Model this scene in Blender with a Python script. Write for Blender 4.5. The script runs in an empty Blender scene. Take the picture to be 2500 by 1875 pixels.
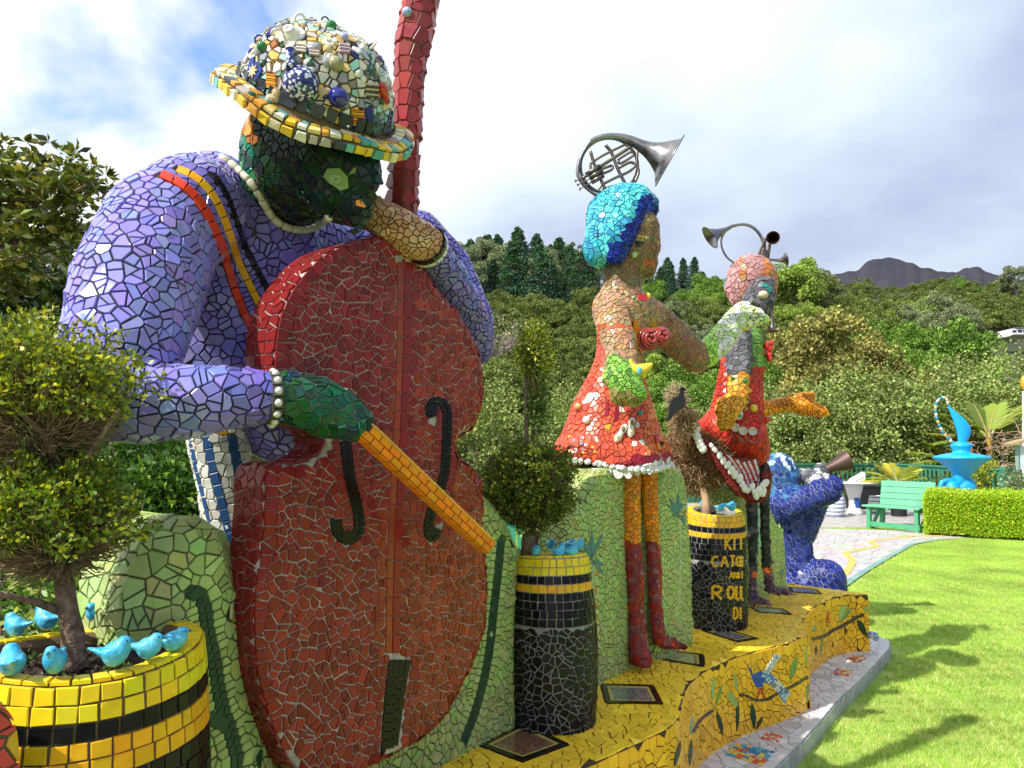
import bpy, bmesh, math, random
import numpy as np
from mathutils import Vector, Matrix, noise
from mathutils.bvhtree import BVHTree
from mathutils.kdtree import KDTree

R = math.radians
rnd = random.Random(7)
nr = np.random.RandomState(11)
scene = bpy.context.scene
COL = scene.collection

# ------------------------------------------------------------------ camera, sky, sun, exposure
F_PX, HOR = 1878.0, 1085.0                 # focal length and horizon row of the 2500 px wide photograph
PITCH = math.atan((HOR - 937.5) / F_PX)
CAMZ = 1.6
cam_d = bpy.data.cameras.new('camera')
cam = bpy.data.objects.new('camera', cam_d)
COL.objects.link(cam)
cam_d.sensor_width = 36.0
cam_d.lens = 36.0 * F_PX / 2500.0
cam_d.clip_start = 0.05
cam_d.clip_end = 6000
cam.location = (0, 0, CAMZ)
cam.rotation_euler = (R(90) + PITCH, 0, 0)
scene.camera = cam
scene.render.resolution_x, scene.render.resolution_y = 1024, 768
scene.view_settings.view_transform = 'Standard'
scene.view_settings.look = 'None'
scene.view_settings.exposure = 0.36
scene.view_settings.gamma = 1.0
scene.view_settings.use_curve_mapping = False

SH = (0.80, 0.60)                          # where the shadow of a point 1 m up falls
SUN_EL = math.atan2(1.0, math.hypot(*SH))
sun_vec = Vector((-SH[0], -SH[1], 1.0)).normalized()    # towards the sun
sd = bpy.data.lights.new('sun', 'SUN')
sd.energy = 4.9
sd.angle = R(0.55)
sd.color = (1.0, 0.955, 0.87)
sun = bpy.data.objects.new('sun', sd)
COL.objects.link(sun)
sun.location = (0, 0, 30)
sun.rotation_euler = sun_vec.to_track_quat('Z', 'Y').to_euler()

world = bpy.data.worlds.new('World')
scene.world = world
world.use_nodes = True
wt = world.node_tree
for n in list(wt.nodes):
    wt.nodes.remove(n)


def N(t, kind, **kw):
    n = t.nodes.new(kind)
    for k, v in kw.items():
        if k.startswith('i_'):
            n.inputs[k[2:].replace('_', ' ')].default_value = v
        else:
            setattr(n, k, v)
    return n


def ramp(t, stops, interp='LINEAR'):
    n = t.nodes.new('ShaderNodeValToRGB')
    cr = n.color_ramp
    cr.interpolation = interp
    while len(cr.elements) < len(stops):
        cr.elements.new(0.5)
    for e, (p, c) in zip(cr.elements, stops):
        e.position = p
        e.color = (c, c, c, 1) if isinstance(c, (int, float)) else (*c, 1)
    return n


def build_world():
    L = wt.links.new
    tc = N(wt, 'ShaderNodeTexCoord')
    nrm = N(wt, 'ShaderNodeVectorMath', operation='NORMALIZE')
    L(tc.outputs['Generated'], nrm.inputs[0])
    sky = N(wt, 'ShaderNodeTexSky', sky_type='NISHITA', sun_disc=False)
    sky.sun_elevation = SUN_EL
    sky.sun_rotation = math.atan2(sun_vec.x, sun_vec.y)
    sky.altitude = 100
    sky.air_density = 1.0
    sky.dust_density = 0.6
    sky.ozone_density = 2.5
    skm = N(wt, 'ShaderNodeVectorMath', operation='MULTIPLY')
    skm.inputs[1].default_value = (0.095, 0.185, 0.27)
    L(sky.outputs[0], skm.inputs[0])
    # cloud coordinates: a flat layer seen in perspective
    sep = N(wt, 'ShaderNodeSeparateXYZ')
    L(nrm.outputs[0], sep.inputs[0])
    zc = N(wt, 'ShaderNodeMath', operation='MAXIMUM')
    L(sep.outputs['Z'], zc.inputs[0]); zc.inputs[1].default_value = 0.0
    za = N(wt, 'ShaderNodeMath', operation='ADD')
    L(zc.outputs[0], za.inputs[0]); za.inputs[1].default_value = 0.30
    dv = N(wt, 'ShaderNodeVectorMath', operation='DIVIDE')
    cz = N(wt, 'ShaderNodeCombineXYZ')
    for k in range(3):
        L(za.outputs[0], cz.inputs[k])
    L(nrm.outputs[0], dv.inputs[0]); L(cz.outputs[0], dv.inputs[1])
    big = N(wt, 'ShaderNodeTexNoise', noise_dimensions='3D')
    big.inputs['Scale'].default_value = 1.35
    big.inputs['Detail'].default_value = 7
    big.inputs['Roughness'].default_value = 0.55
    big.inputs['Distortion'].default_value = 0.25
    off = N(wt, 'ShaderNodeVectorMath', operation='ADD')
    off.inputs[1].default_value = (3.1, 0.4, 0.0)
    L(dv.outputs[0], off.inputs[0]); L(off.outputs[0], big.inputs['Vector'])
    # a gap in the cloud deck, high to the left
    gap = N(wt, 'ShaderNodeVectorMath', operation='DISTANCE')
    g1 = Vector(((560 - 1250) / F_PX, math.cos(PITCH) - (937.5 - 60) / F_PX * math.sin(PITCH), math.sin(PITCH) + (937.5 - 60) / F_PX * math.cos(PITCH))).normalized()
    gap.inputs[1].default_value = g1
    wv = N(wt, 'ShaderNodeVectorMath', operation='MULTIPLY_ADD')
    wn = N(wt, 'ShaderNodeTexNoise')
    wn.inputs['Scale'].default_value = 3.2; wn.inputs['Detail'].default_value = 5
    L(nrm.outputs[0], wn.inputs['Vector'])
    wv.inputs[1].default_value = (0.5, 0.5, 0.5)
    L(wn.outputs['Color'], wv.inputs[0])
    w2 = N(wt, 'ShaderNodeVectorMath', operation='SUBTRACT'); w2.inputs[1].default_value = (0.25, 0.25, 0.25)
    L(nrm.outputs[0], wv.inputs[2]); L(wv.outputs[0], w2.inputs[0])
    L(w2.outputs[0], gap.inputs[0])
    gr = ramp(wt, [(0.07, 1.0), (0.23, 0.0)])
    L(gap.outputs['Value'], gr.inputs[0])
    cov = N(wt, 'ShaderNodeMath', operation='MULTIPLY_ADD')
    L(gr.outputs[0], cov.inputs[0]); cov.inputs[1].default_value = -0.42
    L(big.outputs['Fac'], cov.inputs[2])
    cm = ramp(wt, [(0.10, 0.0), (0.30, 1.0)])
    L(cov.outputs[0], cm.inputs[0])
    # cloud brightness: white billows and grey-lavender bellies
    n2 = N(wt, 'ShaderNodeTexNoise')
    n2.inputs['Scale'].default_value = 1.05; n2.inputs['Detail'].default_value = 6; n2.inputs['Roughness'].default_value = 0.5
    o2 = N(wt, 'ShaderNodeVectorMath', operation='ADD'); o2.inputs[1].default_value = (7.7, 2.2, 1.0)
    L(dv.outputs[0], o2.inputs[0]); L(o2.outputs[0], n2.inputs['Vector'])
    # the deck is thicker (greyer) towards the east
    xr = N(wt, 'ShaderNodeMath', operation='MULTIPLY_ADD')
    L(sep.outputs['X'], xr.inputs[0]); xr.inputs[1].default_value = -0.50
    L(n2.outputs['Fac'], xr.inputs[2])
    cc = ramp(wt, [(0.18, (0.34, 0.41, 0.62)), (0.30, (0.49, 0.56, 0.76)), (0.41, (0.66, 0.76, 0.90)), (0.50, (0.86, 0.95, 0.99)), (0.60, (0.95, 1.0, 1.0))])
    L(xr.outputs[0], cc.inputs[0])
    # brighter towards the horizon
    hz = ramp(wt, [(0.0, 1.0), (0.35, 0.0)])
    L(zc.outputs[0], hz.inputs[0])
    hm = N(wt, 'ShaderNodeMath', operation='MULTIPLY'); hm.inputs[1].default_value = 0.22
    L(hz.outputs[0], hm.inputs[0])
    mh = N(wt, 'ShaderNodeMixRGB'); mh.inputs[2].default_value = (0.93, 0.98, 1.0, 1)
    L(hm.outputs[0], mh.inputs[0]); L(cc.outputs[0], mh.inputs[1])
    mx = N(wt, 'ShaderNodeMixRGB')
    L(cm.outputs[0], mx.inputs[0]); L(skm.outputs[0], mx.inputs[1]); L(mh.outputs[0], mx.inputs[2])
    bg = N(wt, 'ShaderNodeBackground'); bg.inputs['Strength'].default_value = 0.88
    L(mx.outputs[0], bg.inputs[0])
    out = N(wt, 'ShaderNodeOutputWorld')
    L(bg.outputs[0], out.inputs[0])


build_world()
cy = scene.cycles
cy.max_bounces = 6
cy.diffuse_bounces = 3
cy.glossy_bounces = 3
cy.transmission_bounces = 3
cy.transparent_max_bounces = 6

# ------------------------------------------------------------------ from photograph pixels to the place
CP, SP_ = math.cos(PITCH), math.sin(PITCH)


def ray(px, py):
    a, b = (px - 1250.0) / F_PX, (937.5 - py) / F_PX
    return Vector((a, CP - b * SP_, SP_ + b * CP))


def P(px, py, d):
    r = ray(px, py)
    return Vector((r.x * d / r.y, d, CAMZ + r.z * d / r.y))


def onz(px, py, z):
    r = ray(px, py)
    k = (z - CAMZ) / r.z
    return Vector((r.x * k, r.y * k, z))


W0 = Vector((-0.33, 2.61, 0)); UH = Vector((0.58, 0.81, 0)).normalized(); VH = Vector((UH.y, -UH.x, 0))


def onv(px, py, v):
    """the point seen at that pixel on the upright plane v metres in front of the mosaic wall's line"""
    r = ray(px, py)
    k = (v - (Vector((0, 0, CAMZ)) - W0).dot(VH)) / r.dot(VH)
    return Vector((0, 0, CAMZ)) + r * k


def proj(p):
    v = Vector(p) - Vector((0, 0, CAMZ))
    z = v.y * CP + v.z * SP_
    if z <= 0.01:
        return (-9999, -9999, z)
    return (1250 + F_PX * v.x / z, 937.5 - F_PX * (v.z * CP - v.y * SP_) / z, z)


def pxm(d):
    return d / F_PX


# ------------------------------------------------------------------ materials
MATS = {}


def mat(name, col=(0.5, 0.5, 0.5), rough=0.5, metal=0.0, spec=0.5, coat=0.0, var=0.0, vscale=8.0, bump=0.0, bscale=40.0, attr=False, col2=None, trans=0.0, subs=0.0, rvar=0.0):
    if name in MATS:
        return MATS[name]
    m = bpy.data.materials.new(name)
    m.use_nodes = True
    t = m.node_tree
    b = t.nodes['Principled BSDF']
    L = t.links.new
    b.inputs['Roughness'].default_value = rough
    b.inputs['Metallic'].default_value = metal
    b.inputs['Specular IOR Level'].default_value = spec
    if coat:
        b.inputs['Coat Weight'].default_value = coat
        b.inputs['Coat Roughness'].default_value = 0.06
    src = None
    if attr:
        a = N(t, 'ShaderNodeAttribute', attribute_name='Col')
        src = a.outputs['Color']
    geo = N(t, 'ShaderNodeNewGeometry')
    if var or col2:
        n = N(t, 'ShaderNodeTexNoise')
        n.inputs['Scale'].default_value = vscale
        n.inputs['Detail'].default_value = 5
        n.inputs['Roughness'].default_value = 0.6
        L(geo.outputs['Position'], n.inputs['Vector'])
        r_ = ramp(t, [(0.32, 0.0), (0.68, 1.0)])
        L(n.outputs['Fac'], r_.inputs[0])
        mx = N(t, 'ShaderNodeMixRGB')
        L(r_.outputs[0], mx.inputs[0])
        if attr:
            lo = N(t, 'ShaderNodeVectorMath', operation='SCALE'); lo.inputs['Scale'].default_value = 1 - var
            hi = N(t, 'ShaderNodeVectorMath', operation='SCALE'); hi.inputs['Scale'].default_value = 1 + var
            L(src, lo.inputs[0]); L(src, hi.inputs[0])
            L(lo.outputs[0], mx.inputs[1]); L(hi.outputs[0], mx.inputs[2])
        else:
            c2 = col2 or tuple(c * (1 + var) for c in col)
            c1 = col if col2 else tuple(c * (1 - var) for c in col)
            mx.inputs[1].default_value = (*c1, 1); mx.inputs[2].default_value = (*c2, 1)
        src = mx.outputs[0]
    if src is None:
        b.inputs['Base Color'].default_value = (*col, 1)
    else:
        L(src, b.inputs['Base Color'])
    if rvar:
        n = N(t, 'ShaderNodeTexNoise'); n.inputs['Scale'].default_value = 25
        L(geo.outputs['Position'], n.inputs['Vector'])
        mr = N(t, 'ShaderNodeMapRange'); mr.inputs['To Min'].default_value = max(0.02, rough - rvar); mr.inputs['To Max'].default_value = rough + rvar
        mr.inputs['From Min'].default_value = 0.3; mr.inputs['From Max'].default_value = 0.7
        L(n.outputs['Fac'], mr.inputs['Value']); L(mr.outputs[0], b.inputs['Roughness'])
    if bump:
        n = N(t, 'ShaderNodeTexNoise'); n.inputs['Scale'].default_value = bscale; n.inputs['Detail'].default_value = 4
        L(geo.outputs['Position'], n.inputs['Vector'])
        bp = N(t, 'ShaderNodeBump'); bp.inputs['Strength'].default_value = bump; bp.inputs['Distance'].default_value = 0.01
        L(n.outputs['Fac'], bp.inputs['Height']); L(bp.outputs[0], b.inputs['Normal'])
    if trans:
        tr = N(t, 'ShaderNodeBsdfTranslucent')
        ad = N(t, 'ShaderNodeMixShader'); ad.inputs[0].default_value = trans
        if src is None:
            tr.inputs[0].default_value = (*col, 1)
        else:
            g = N(t, 'ShaderNodeMixRGB', blend_type='MULTIPLY'); g.inputs[0].default_value = 1; g.inputs[2].default_value = (1.3, 1.35, 0.5, 1)
            L(src, g.inputs[1]); L(g.outputs[0], tr.inputs[0])
        L(b.outputs[0], ad.inputs[1]); L(tr.outputs[0], ad.inputs[2])
        L(ad.outputs[0], t.nodes['Material Output'].inputs[0])
    MATS[name] = m
    return m


TILE = mat('glazed_tile', attr=True, rough=0.24, spec=0.24, var=0.10, vscale=30, rvar=0.10)
TILE_S = mat('shiny_tile', attr=True, rough=0.15, spec=0.5, coat=0.12, var=0.08, vscale=30, rvar=0.08)
GLAZE = mat('glazed_ceramic', attr=True, rough=0.12, coat=0.5, var=0.06, vscale=40)
PAVE_T = mat('marble_tile', attr=True, rough=0.38, spec=0.4, var=0.10, vscale=18, rvar=0.1)
LEAF = mat('leaf', attr=True, rough=0.42, spec=0.35, trans=0.28)
FARLEAF = mat('far_leaf', attr=True, rough=0.6, spec=0.2, trans=0.15)
BARK = mat('bark', (0.09, 0.055, 0.04), 0.9, col2=(0.30, 0.21, 0.15), vscale=55, bump=1.0, bscale=90)
TWIG = mat('twig', (0.22, 0.15, 0.09), 0.85, var=0.35, vscale=20)
SOIL = mat('soil', (0.035, 0.022, 0.015), 0.95, var=0.5, vscale=40, bump=1.0, bscale=90)


def grout(name, col=(0.2, 0.2, 0.2)):
    return mat('grout_' + name, col, 0.9, var=0.35, vscale=22, bump=0.7, bscale=160)


G_DARK = grout('dark', (0.045, 0.04, 0.038))
G_LIGHT = grout('light', (0.46, 0.39, 0.36))
G_GREEN = grout('olive', (0.11, 0.12, 0.055))
G_BROWN = grout('brown', (0.075, 0.04, 0.014))
G_GREY = grout('grey', (0.33, 0.32, 0.33))
G_TAN = grout('sand', (0.30, 0.25, 0.20))

# ------------------------------------------------------------------ objects
WL = {}                                     # world place of every Empty / parent


def place(o, parent, loc):
    loc = Vector(loc)
    if parent is not None:
        o.parent = parent
        o.location = loc - WL[parent.name]
    else:
        o.location = loc
    WL[o.name] = loc
    COL.objects.link(o)
    return o


def tag(o, label=None, cat=None, group=None, kind=None):
    if label: o['label'] = label
    if cat: o['category'] = cat
    if group: o['group'] = group
    if kind: o['kind'] = kind
    return o


def thing(name, label, cat, loc=(0, 0, 0), group=None):
    o = bpy.data.objects.new(name, None)
    o.empty_display_size = 0.1
    place(o, None, loc)
    return tag(o, label, cat, group)


def set_col(me, cols):
    a = me.color_attributes.new('Col', 'FLOAT_COLOR', 'POINT')
    c = np.ones((len(me.vertices), 4), np.float32)
    c[:, :3] = cols
    a.data.foreach_set('color', c.ravel())


def mobj(name, V, Fc, m, parent=None, loc=None, cols=None, smooth=False, world_space=True):
    """one mesh object; V given in world space, stored relative to loc"""
    if loc is None:
        loc = WL[parent.name] if parent is not None else Vector((0, 0, 0))
    loc = Vector(loc)
    A = np.asarray(V, dtype=float)
    if world_space:
        A = A - np.array(loc)
    me = bpy.data.meshes.new(name)
    me.from_pydata(A.tolist(), [], Fc)
    if smooth:
        me.polygons.foreach_set('use_smooth', [True] * len(me.polygons))
    if m: me.materials.append(m)
    if cols is not None:
        set_col(me, cols)
    o = bpy.data.objects.new(name, me)
    return place(o, parent, loc)


def quadmesh(name, V, nq, m, parent=None, cols=None, loc=(0, 0, 0)):
    """fast: V is (4*nq,3), nq separate quads"""
    V = np.asarray(V, np.float32) - np.array(loc, np.float32)
    me = bpy.data.meshes.new(name)
    me.vertices.add(4 * nq)
    me.vertices.foreach_set('co', V.ravel())
    me.loops.add(4 * nq)
    me.loops.foreach_set('vertex_index', np.arange(4 * nq, dtype=np.int32))
    me.polygons.add(nq)
    me.polygons.foreach_set('loop_start', np.arange(0, 4 * nq, 4, dtype=np.int32))
    me.polygons.foreach_set('loop_total', np.full(nq, 4, np.int32))
    me.update()
    if m: me.materials.append(m)
    if cols is not None:
        set_col(me, cols)
    o = bpy.data.objects.new(name, me)
    return place(o, parent, loc)


class MB:
    """collects simple shapes"""
    def __init__(s):
        s.V, s.F, s.C = [], [], []

    def add(s, V, F, col=None):
        b = len(s.V)
        s.V += [tuple(v) for v in V]
        s.F += [tuple(b + i for i in f) for f in F]
        s.C += [col or (0.5, 0.5, 0.5)] * len(V)

    def box(s, c, h, rot=None, col=None, taper=0):
        c = Vector(c)
        pts = []
        for z in (-1, 1):
            k = 1 - taper if z > 0 else 1
            for x, y in ((-1, -1), (1, -1), (1, 1), (-1, 1)):
                v = Vector((x * h[0] * k, y * h[1] * k, z * h[2]))
                if rot is not None: v = rot @ v
                pts.append(c + v)
        s.add(pts, [(3, 2, 1, 0), (4, 5, 6, 7), (0, 1, 5, 4), (1, 2, 6, 5), (2, 3, 7, 6), (3, 0, 4, 7)], col)

    def tube(s, pts, rad, n=8, col=None, caps=True, closed=False):
        pts = [Vector(p) for p in pts]
        if not hasattr(rad, '__len__'): rad = [rad] * len(pts)
        V, F = [], []
        t0 = (pts[1] - pts[0]).normalized()
        up = Vector((0, 0, 1)) if abs(t0.z) < 0.9 else Vector((1, 0, 0))
        e1 = t0.cross(up).normalized()
        m = len(pts)
        for i, p in enumerate(pts):
            if closed: t = (pts[(i + 1) % m] - pts[i - 1]).normalized()
            else: t = (pts[min(i + 1, m - 1)] - pts[max(i - 1, 0)]).normalized()
            e1 = (e1 - t * e1.dot(t)).normalized()
            e2 = t.cross(e1)
            for k in range(n):
                a = 2 * math.pi * k / n
                V.append(p + (e1 * math.cos(a) + e2 * math.sin(a)) * rad[i])
        for i in range(m if closed else m - 1):
            j = (i + 1) % m
            for k in range(n):
                k2 = (k + 1) % n
                F.append((i * n + k, i * n + k2, j * n + k2, j * n + k))
        if caps and not closed:
            F.append(tuple(range(n))[::-1]); F.append(tuple((m - 1) * n + k for k in range(n)))
        s.add(V, F, col)

    def lathe(s, prof, c=(0, 0, 0), axis=(0, 0, 1), n=24, col=None):
        """prof: list of (radius, height) along the axis"""
        c = Vector(c); ax = Vector(axis).normalized()
        q = ax.to_track_quat('Z', 'Y')
        V, F = [], []
        for r_, h in prof:
            for k in range(n):
                a = 2 * math.pi * k / n
                V.append(c + q @ Vector((r_ * math.cos(a), r_ * math.sin(a), h)))
        for i in range(len(prof) - 1):
            for k in range(n):
                k2 = (k + 1) % n
                F.append((i * n + k, i * n + k2, (i + 1) * n + k2, (i + 1) * n + k))
        if prof[0][0] > 1e-4: F.append(tuple(range(n))[::-1])
        if prof[-1][0] > 1e-4: F.append(tuple((len(prof) - 1) * n + k for k in range(n)))
        s.add(V, F, col)

    def sphere(s, c, r, n=12, m=8, col=None, rot=None):
        r = (r, r, r) if not hasattr(r, '__len__') else r
        c = Vector(c)
        V, F = [], []
        for i in range(m + 1):
            th = math.pi * i / m
            for k in range(n):
                a = 2 * math.pi * k / n
                v = Vector((r[0] * math.sin(th) * math.cos(a), r[1] * math.sin(th) * math.sin(a), r[2] * math.cos(th)))
                if rot is not None: v = rot @ v
                V.append(c + v)
        for i in range(m):
            for k in range(n):
                k2 = (k + 1) % n
                F.append((i * n + k, (i + 1) * n + k, (i + 1) * n + k2, i * n + k2))
        s.add(V, F, col)

    def prism(s, poly, off, col=None):
        """poly: 3D points, extruded by the vector off"""
        n = len(poly); off = Vector(off)
        V = [Vector(p) for p in poly] + [Vector(p) + off for p in poly]
        F = [tuple(range(n)), tuple(range(2 * n - 1, n - 1, -1))]
        for i in range(n):
            j = (i + 1) % n
            F.append((j, i, n + i, n + j))
        s.add(V, F, col)

    def build(s, name, m, parent=None, loc=None, smooth=False, cols=False):
        return mobj(name, s.V, s.F, m, parent, loc, cols=np.array(s.C) if cols else None, smooth=smooth)


def rotz(a):
    return Matrix.Rotation(a, 3, 'Z')


# ------------------------------------------------------------------ mosaic bodies
OCC_V, OCC_F = [], []                       # every solid body, to know which tiles are in view
ALL_TILES = {}                              # thing -> list of tiles, made into objects at the very end


class Body:
    def __init__(s, o, smooth=True):
        me = o.data
        me.calc_loop_triangles()
        n = len(me.vertices)
        V = np.empty(n * 3, np.float32); me.vertices.foreach_get('co', V)
        s.V = V.reshape(-1, 3).astype(float) + np.array(WL[o.name])
        T = np.empty(len(me.loop_triangles) * 3, np.int32); me.loop_triangles.foreach_get('vertices', T)
        s.T = T.reshape(-1, 3)
        a, b, c = s.V[s.T[:, 0]], s.V[s.T[:, 1]], s.V[s.T[:, 2]]
        cr = np.cross(b - a, c - a)
        s.area = np.linalg.norm(cr, axis=1) * 0.5
        s.fn = cr / (2 * s.area[:, None] + 1e-12)
        vn = np.zeros_like(s.V)
        for k in range(3): np.add.at(vn, s.T[:, k], cr)
        s.vn = vn / (np.linalg.norm(vn, axis=1)[:, None] + 1e-12)
        s.bvh = BVHTree.FromPolygons(s.V.tolist(), s.T.tolist())
        s.o = o; s.smooth = smooth; s.edges = None
        b0 = len(OCC_V)
        OCC_V.extend(s.V.tolist())
        OCC_F.extend((s.T + b0).tolist())

    def snap(s, p):
        loc, nn, idx, dist = s.bvh.find_nearest(p)
        return loc, s.normal(idx)

    def normal(s, idx):
        if s.smooth:
            return Vector(s.vn[s.T[idx]].mean(0)).normalized()
        return Vector(s.fn[idx])

    def px(s, x, y):
        """what that photograph pixel shows of the body"""
        loc, nn, idx, dist = s.bvh.ray_cast(Vector((0, 0, CAMZ)), ray(x, y).normalized())
        if loc is None: return None
        return loc, s.normal(idx)


def blob(name, chains, m, parent, voxel=0.015, it=4, extra=None, keep=None):
    """one continuous body grown round chains of (point, radius) or (point,(rx,ry,rz))"""
    mb = MB()
    for ch in chains:
        for i in range(len(ch)):
            p, r = ch[i]
            p = Vector(p); rr = Vector((r, r, r)) if not hasattr(r, '__len__') else Vector(r)
            mb.sphere(p, rr, 14, 9)
            if i + 1 < len(ch):
                p2, r2 = ch[i + 1]; p2 = Vector(p2); r2 = Vector((r2, r2, r2)) if not hasattr(r2, '__len__') else Vector(r2)
                L_ = (p2 - p).length
                n = int(L_ / (0.28 * min(min(rr), min(r2)))) + 1
                for k in range(1, n):
                    t = k / n
                    mb.sphere(p.lerp(p2, t), rr.lerp(r2, t), 14, 9)
    if extra: extra(mb)
    tmp = mobj('tmp', mb.V, mb.F, None)
    md = tmp.modifiers.new('r', 'REMESH'); md.mode = 'VOXEL'; md.voxel_size = voxel
    sm = tmp.modifiers.new('s', 'SMOOTH'); sm.factor = 0.5; sm.iterations = it
    dg = bpy.context.evaluated_depsgraph_get()
    me = bpy.data.meshes.new_from_object(tmp.evaluated_get(dg))
    bpy.data.objects.remove(tmp)
    V = np.empty(len(me.vertices) * 3, np.float32); me.vertices.foreach_get('co', V)
    V = V.reshape(-1, 3) - np.array(WL[parent.name], np.float32)
    me.vertices.foreach_set('co', V.ravel())
    me.polygons.foreach_set('use_smooth', [True] * len(me.polygons))
    me.update()
    me.materials.clear(); me.materials.append(m)
    me.name = name
    o = bpy.data.objects.new(name, me)
    place(o, parent, WL[parent.name])
    return Body(o, True)


def slab(name, outline, nrm_dir, thick, m, parent, bevel=0.03, steps=3, back_bevel=False, bulge=0.0):
    """a thick plate with rounded front edges: outline = 3D points of the widest section, nrm_dir = towards the front.
    the outline lies on the front plane; the rounding cuts into it"""
    n_ = Vector(nrm_dir).normalized()
    O = Vector(outline[0])
    e1 = n_.cross(Vector((0, 0, 1)))
    if e1.length < 0.1: e1 = Vector((1, 0, 0))
    e1.normalize(); e2 = n_.cross(e1) * -1
    P2 = [Vector(((Vector(p) - O).dot(e1), (Vector(p) - O).dot(e2))) for p in outline]
    n = len(P2)
    area = sum(P2[i].x * P2[(i + 1) % n].y - P2[(i + 1) % n].x * P2[i].y for i in range(n))
    sgn = 1 if area > 0 else -1
    nin = []
    for i in range(n):
        a = (P2[i] - P2[i - 1]).normalized(); b = (P2[(i + 1) % n] - P2[i]).normalized()
        na = Vector((-a.y, a.x)) * sgn; nb = Vector((-b.y, b.x)) * sgn
        v = (na + nb)
        v = v / max(v.length, 1e-6)
        nin.append(v / max(0.6, v.dot(na)))
    rings = []
    for k in range(steps + 1):
        a = math.pi / 2 * k / steps
        ins = bevel * (1 - math.sin(a)); dep = bevel * (1 - math.cos(a))
        rings.append((ins, dep))
    rings.append((0, thick))
    V = []
    for ins, dep in rings:
        for i in range(n):
            q = P2[i] + nin[i] * ins
            V.append(O + e1 * q.x + e2 * q.y - n_ * dep)
    F = []
    m_ = len(rings)
    for r_ in range(m_ - 1):
        for i in range(n):
            j = (i + 1) % n
            f = (r_ * n + i, r_ * n + j, (r_ + 1) * n + j, (r_ + 1) * n + i)
            F.append(f)
    F.append(tuple(range(n))); F.append(tuple((m_ - 1) * n + i for i in range(n)))
    me = bpy.data.meshes.new('t')
    me.from_pydata([tuple(v) for v in V], [], F)
    bm = bmesh.new(); bm.from_mesh(me)
    bmesh.ops.recalc_face_normals(bm, faces=bm.faces)
    bmesh.ops.triangulate(bm, faces=[f for f in bm.faces if len(f.verts) > 4])
    V = [v.co[:] for v in bm.verts]; F = [tuple(v.index for v in f.verts) for f in bm.faces]
    bm.free(); bpy.data.meshes.remove(me)
    o = mobj(name, V, F, m, parent)
    b_ = Body(o, False)
    if bevel < 0.03:
        b_.edges = []
        for i in range(n):
            a, c = P2[i], P2[(i + 1) % n]
            if (c - a).length < 1e-5: continue
            t2 = (c - a).normalized(); ni = Vector((-t2.y, t2.x)) * sgn
            b_.edges.append((O + e1 * a.x + e2 * a.y, O + e1 * c.x + e2 * c.y, e1 * ni.x + e2 * ni.y))
        b_.front = (O, n_, thick)
        b_.poly = ([(q.x, q.y) for q in P2], e1, e2)
    return b_


def smooth_poly(pts, n=3, closed=True):
    """Catmull-Rom through 2D/3D points"""
    pts = [Vector(p) for p in pts]
    out = []
    m = len(pts)
    rng = range(m) if closed else range(m - 1)
    for i in rng:
        if closed:
            p0, p1, p2, p3 = pts[i - 1], pts[i], pts[(i + 1) % m], pts[(i + 2) % m]
        else:
            p0, p1, p2, p3 = pts[max(i - 1, 0)], pts[i], pts[i + 1], pts[min(i + 2, m - 1)]
        for k in range(n):
            t = k / n
            out.append(0.5 * ((2 * p1) + (p2 - p0) * t + (2 * p0 - 5 * p1 + 4 * p2 - p3) * t * t + (3 * p1 - p0 - 3 * p2 + p3) * t ** 3))
    if not closed: out.append(pts[-1])
    return out


def resample(pts, step, closed=False):
    pts = [Vector(p) for p in pts]
    if closed: pts = pts + [pts[0]]
    Ls = [0]
    for a, b in zip(pts, pts[1:]): Ls.append(Ls[-1] + (b - a).length)
    n = max(2, int(round(Ls[-1] / step)))
    out = []; j = 0
    for k in range(n if closed else n + 1):
        s_ = Ls[-1] * k / n
        while j < len(Ls) - 2 and Ls[j + 1] < s_: j += 1
        t = (s_ - Ls[j]) / max(1e-9, Ls[j + 1] - Ls[j])
        out.append(pts[j].lerp(pts[j + 1], t))
    return out


def px_rows(body, pts, step, rows, closed=False, cols=None, jitter=0.0):
    """rows of tile seeds beside a line drawn in the photograph; rows: (offset px, colour or None=ghost)"""
    out = []
    L2 = resample([Vector((p[0], p[1])) for p in pts], step, closed)
    m = len(L2)
    for off, c in rows:
        for i, p in enumerate(L2):
            if closed: t = (L2[(i + 1) % m] - L2[i - 1])
            else: t = (L2[min(i + 1, m - 1)] - L2[max(i - 1, 0)])
            t.normalize()
            q = p + Vector((-t.y, t.x)) * off + t * rnd.uniform(-jitter, jitter) * step
            h = body.px(q.x, q.y)
            if h: out.append((h[0], h[1], c))
    return out


def inside(p, poly):
    c = False
    j = len(poly) - 1
    for i in range(len(poly)):
        if (poly[i][1] > p[1]) != (poly[j][1] > p[1]) and p[0] < (poly[j][0] - poly[i][0]) * (p[1] - poly[i][1]) / (poly[j][1] - poly[i][1]) + poly[i][0]:
            c = not c
        j = i
    return c


def parea(q):
    return abs(sum(q[k][0] * q[(k + 1) % len(q)][1] - q[(k + 1) % len(q)][0] * q[k][1] for k in range(len(q)))) * 0.5


def clip(poly, ax, ay, c):
    out = []
    n = len(poly)
    for i in range(n):
        x1, y1 = poly[i]; x2, y2 = poly[(i + 1) % n]
        d1 = ax * x1 + ay * y1 - c; d2 = ax * x2 + ay * y2 - c
        if d1 <= 0: out.append((x1, y1))
        if (d1 < 0 < d2) or (d2 < 0 < d1):
            t = d1 / (d1 - d2)
            out.append((x1 + (x2 - x1) * t, y1 + (y2 - y1) * t))
    return out


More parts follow.
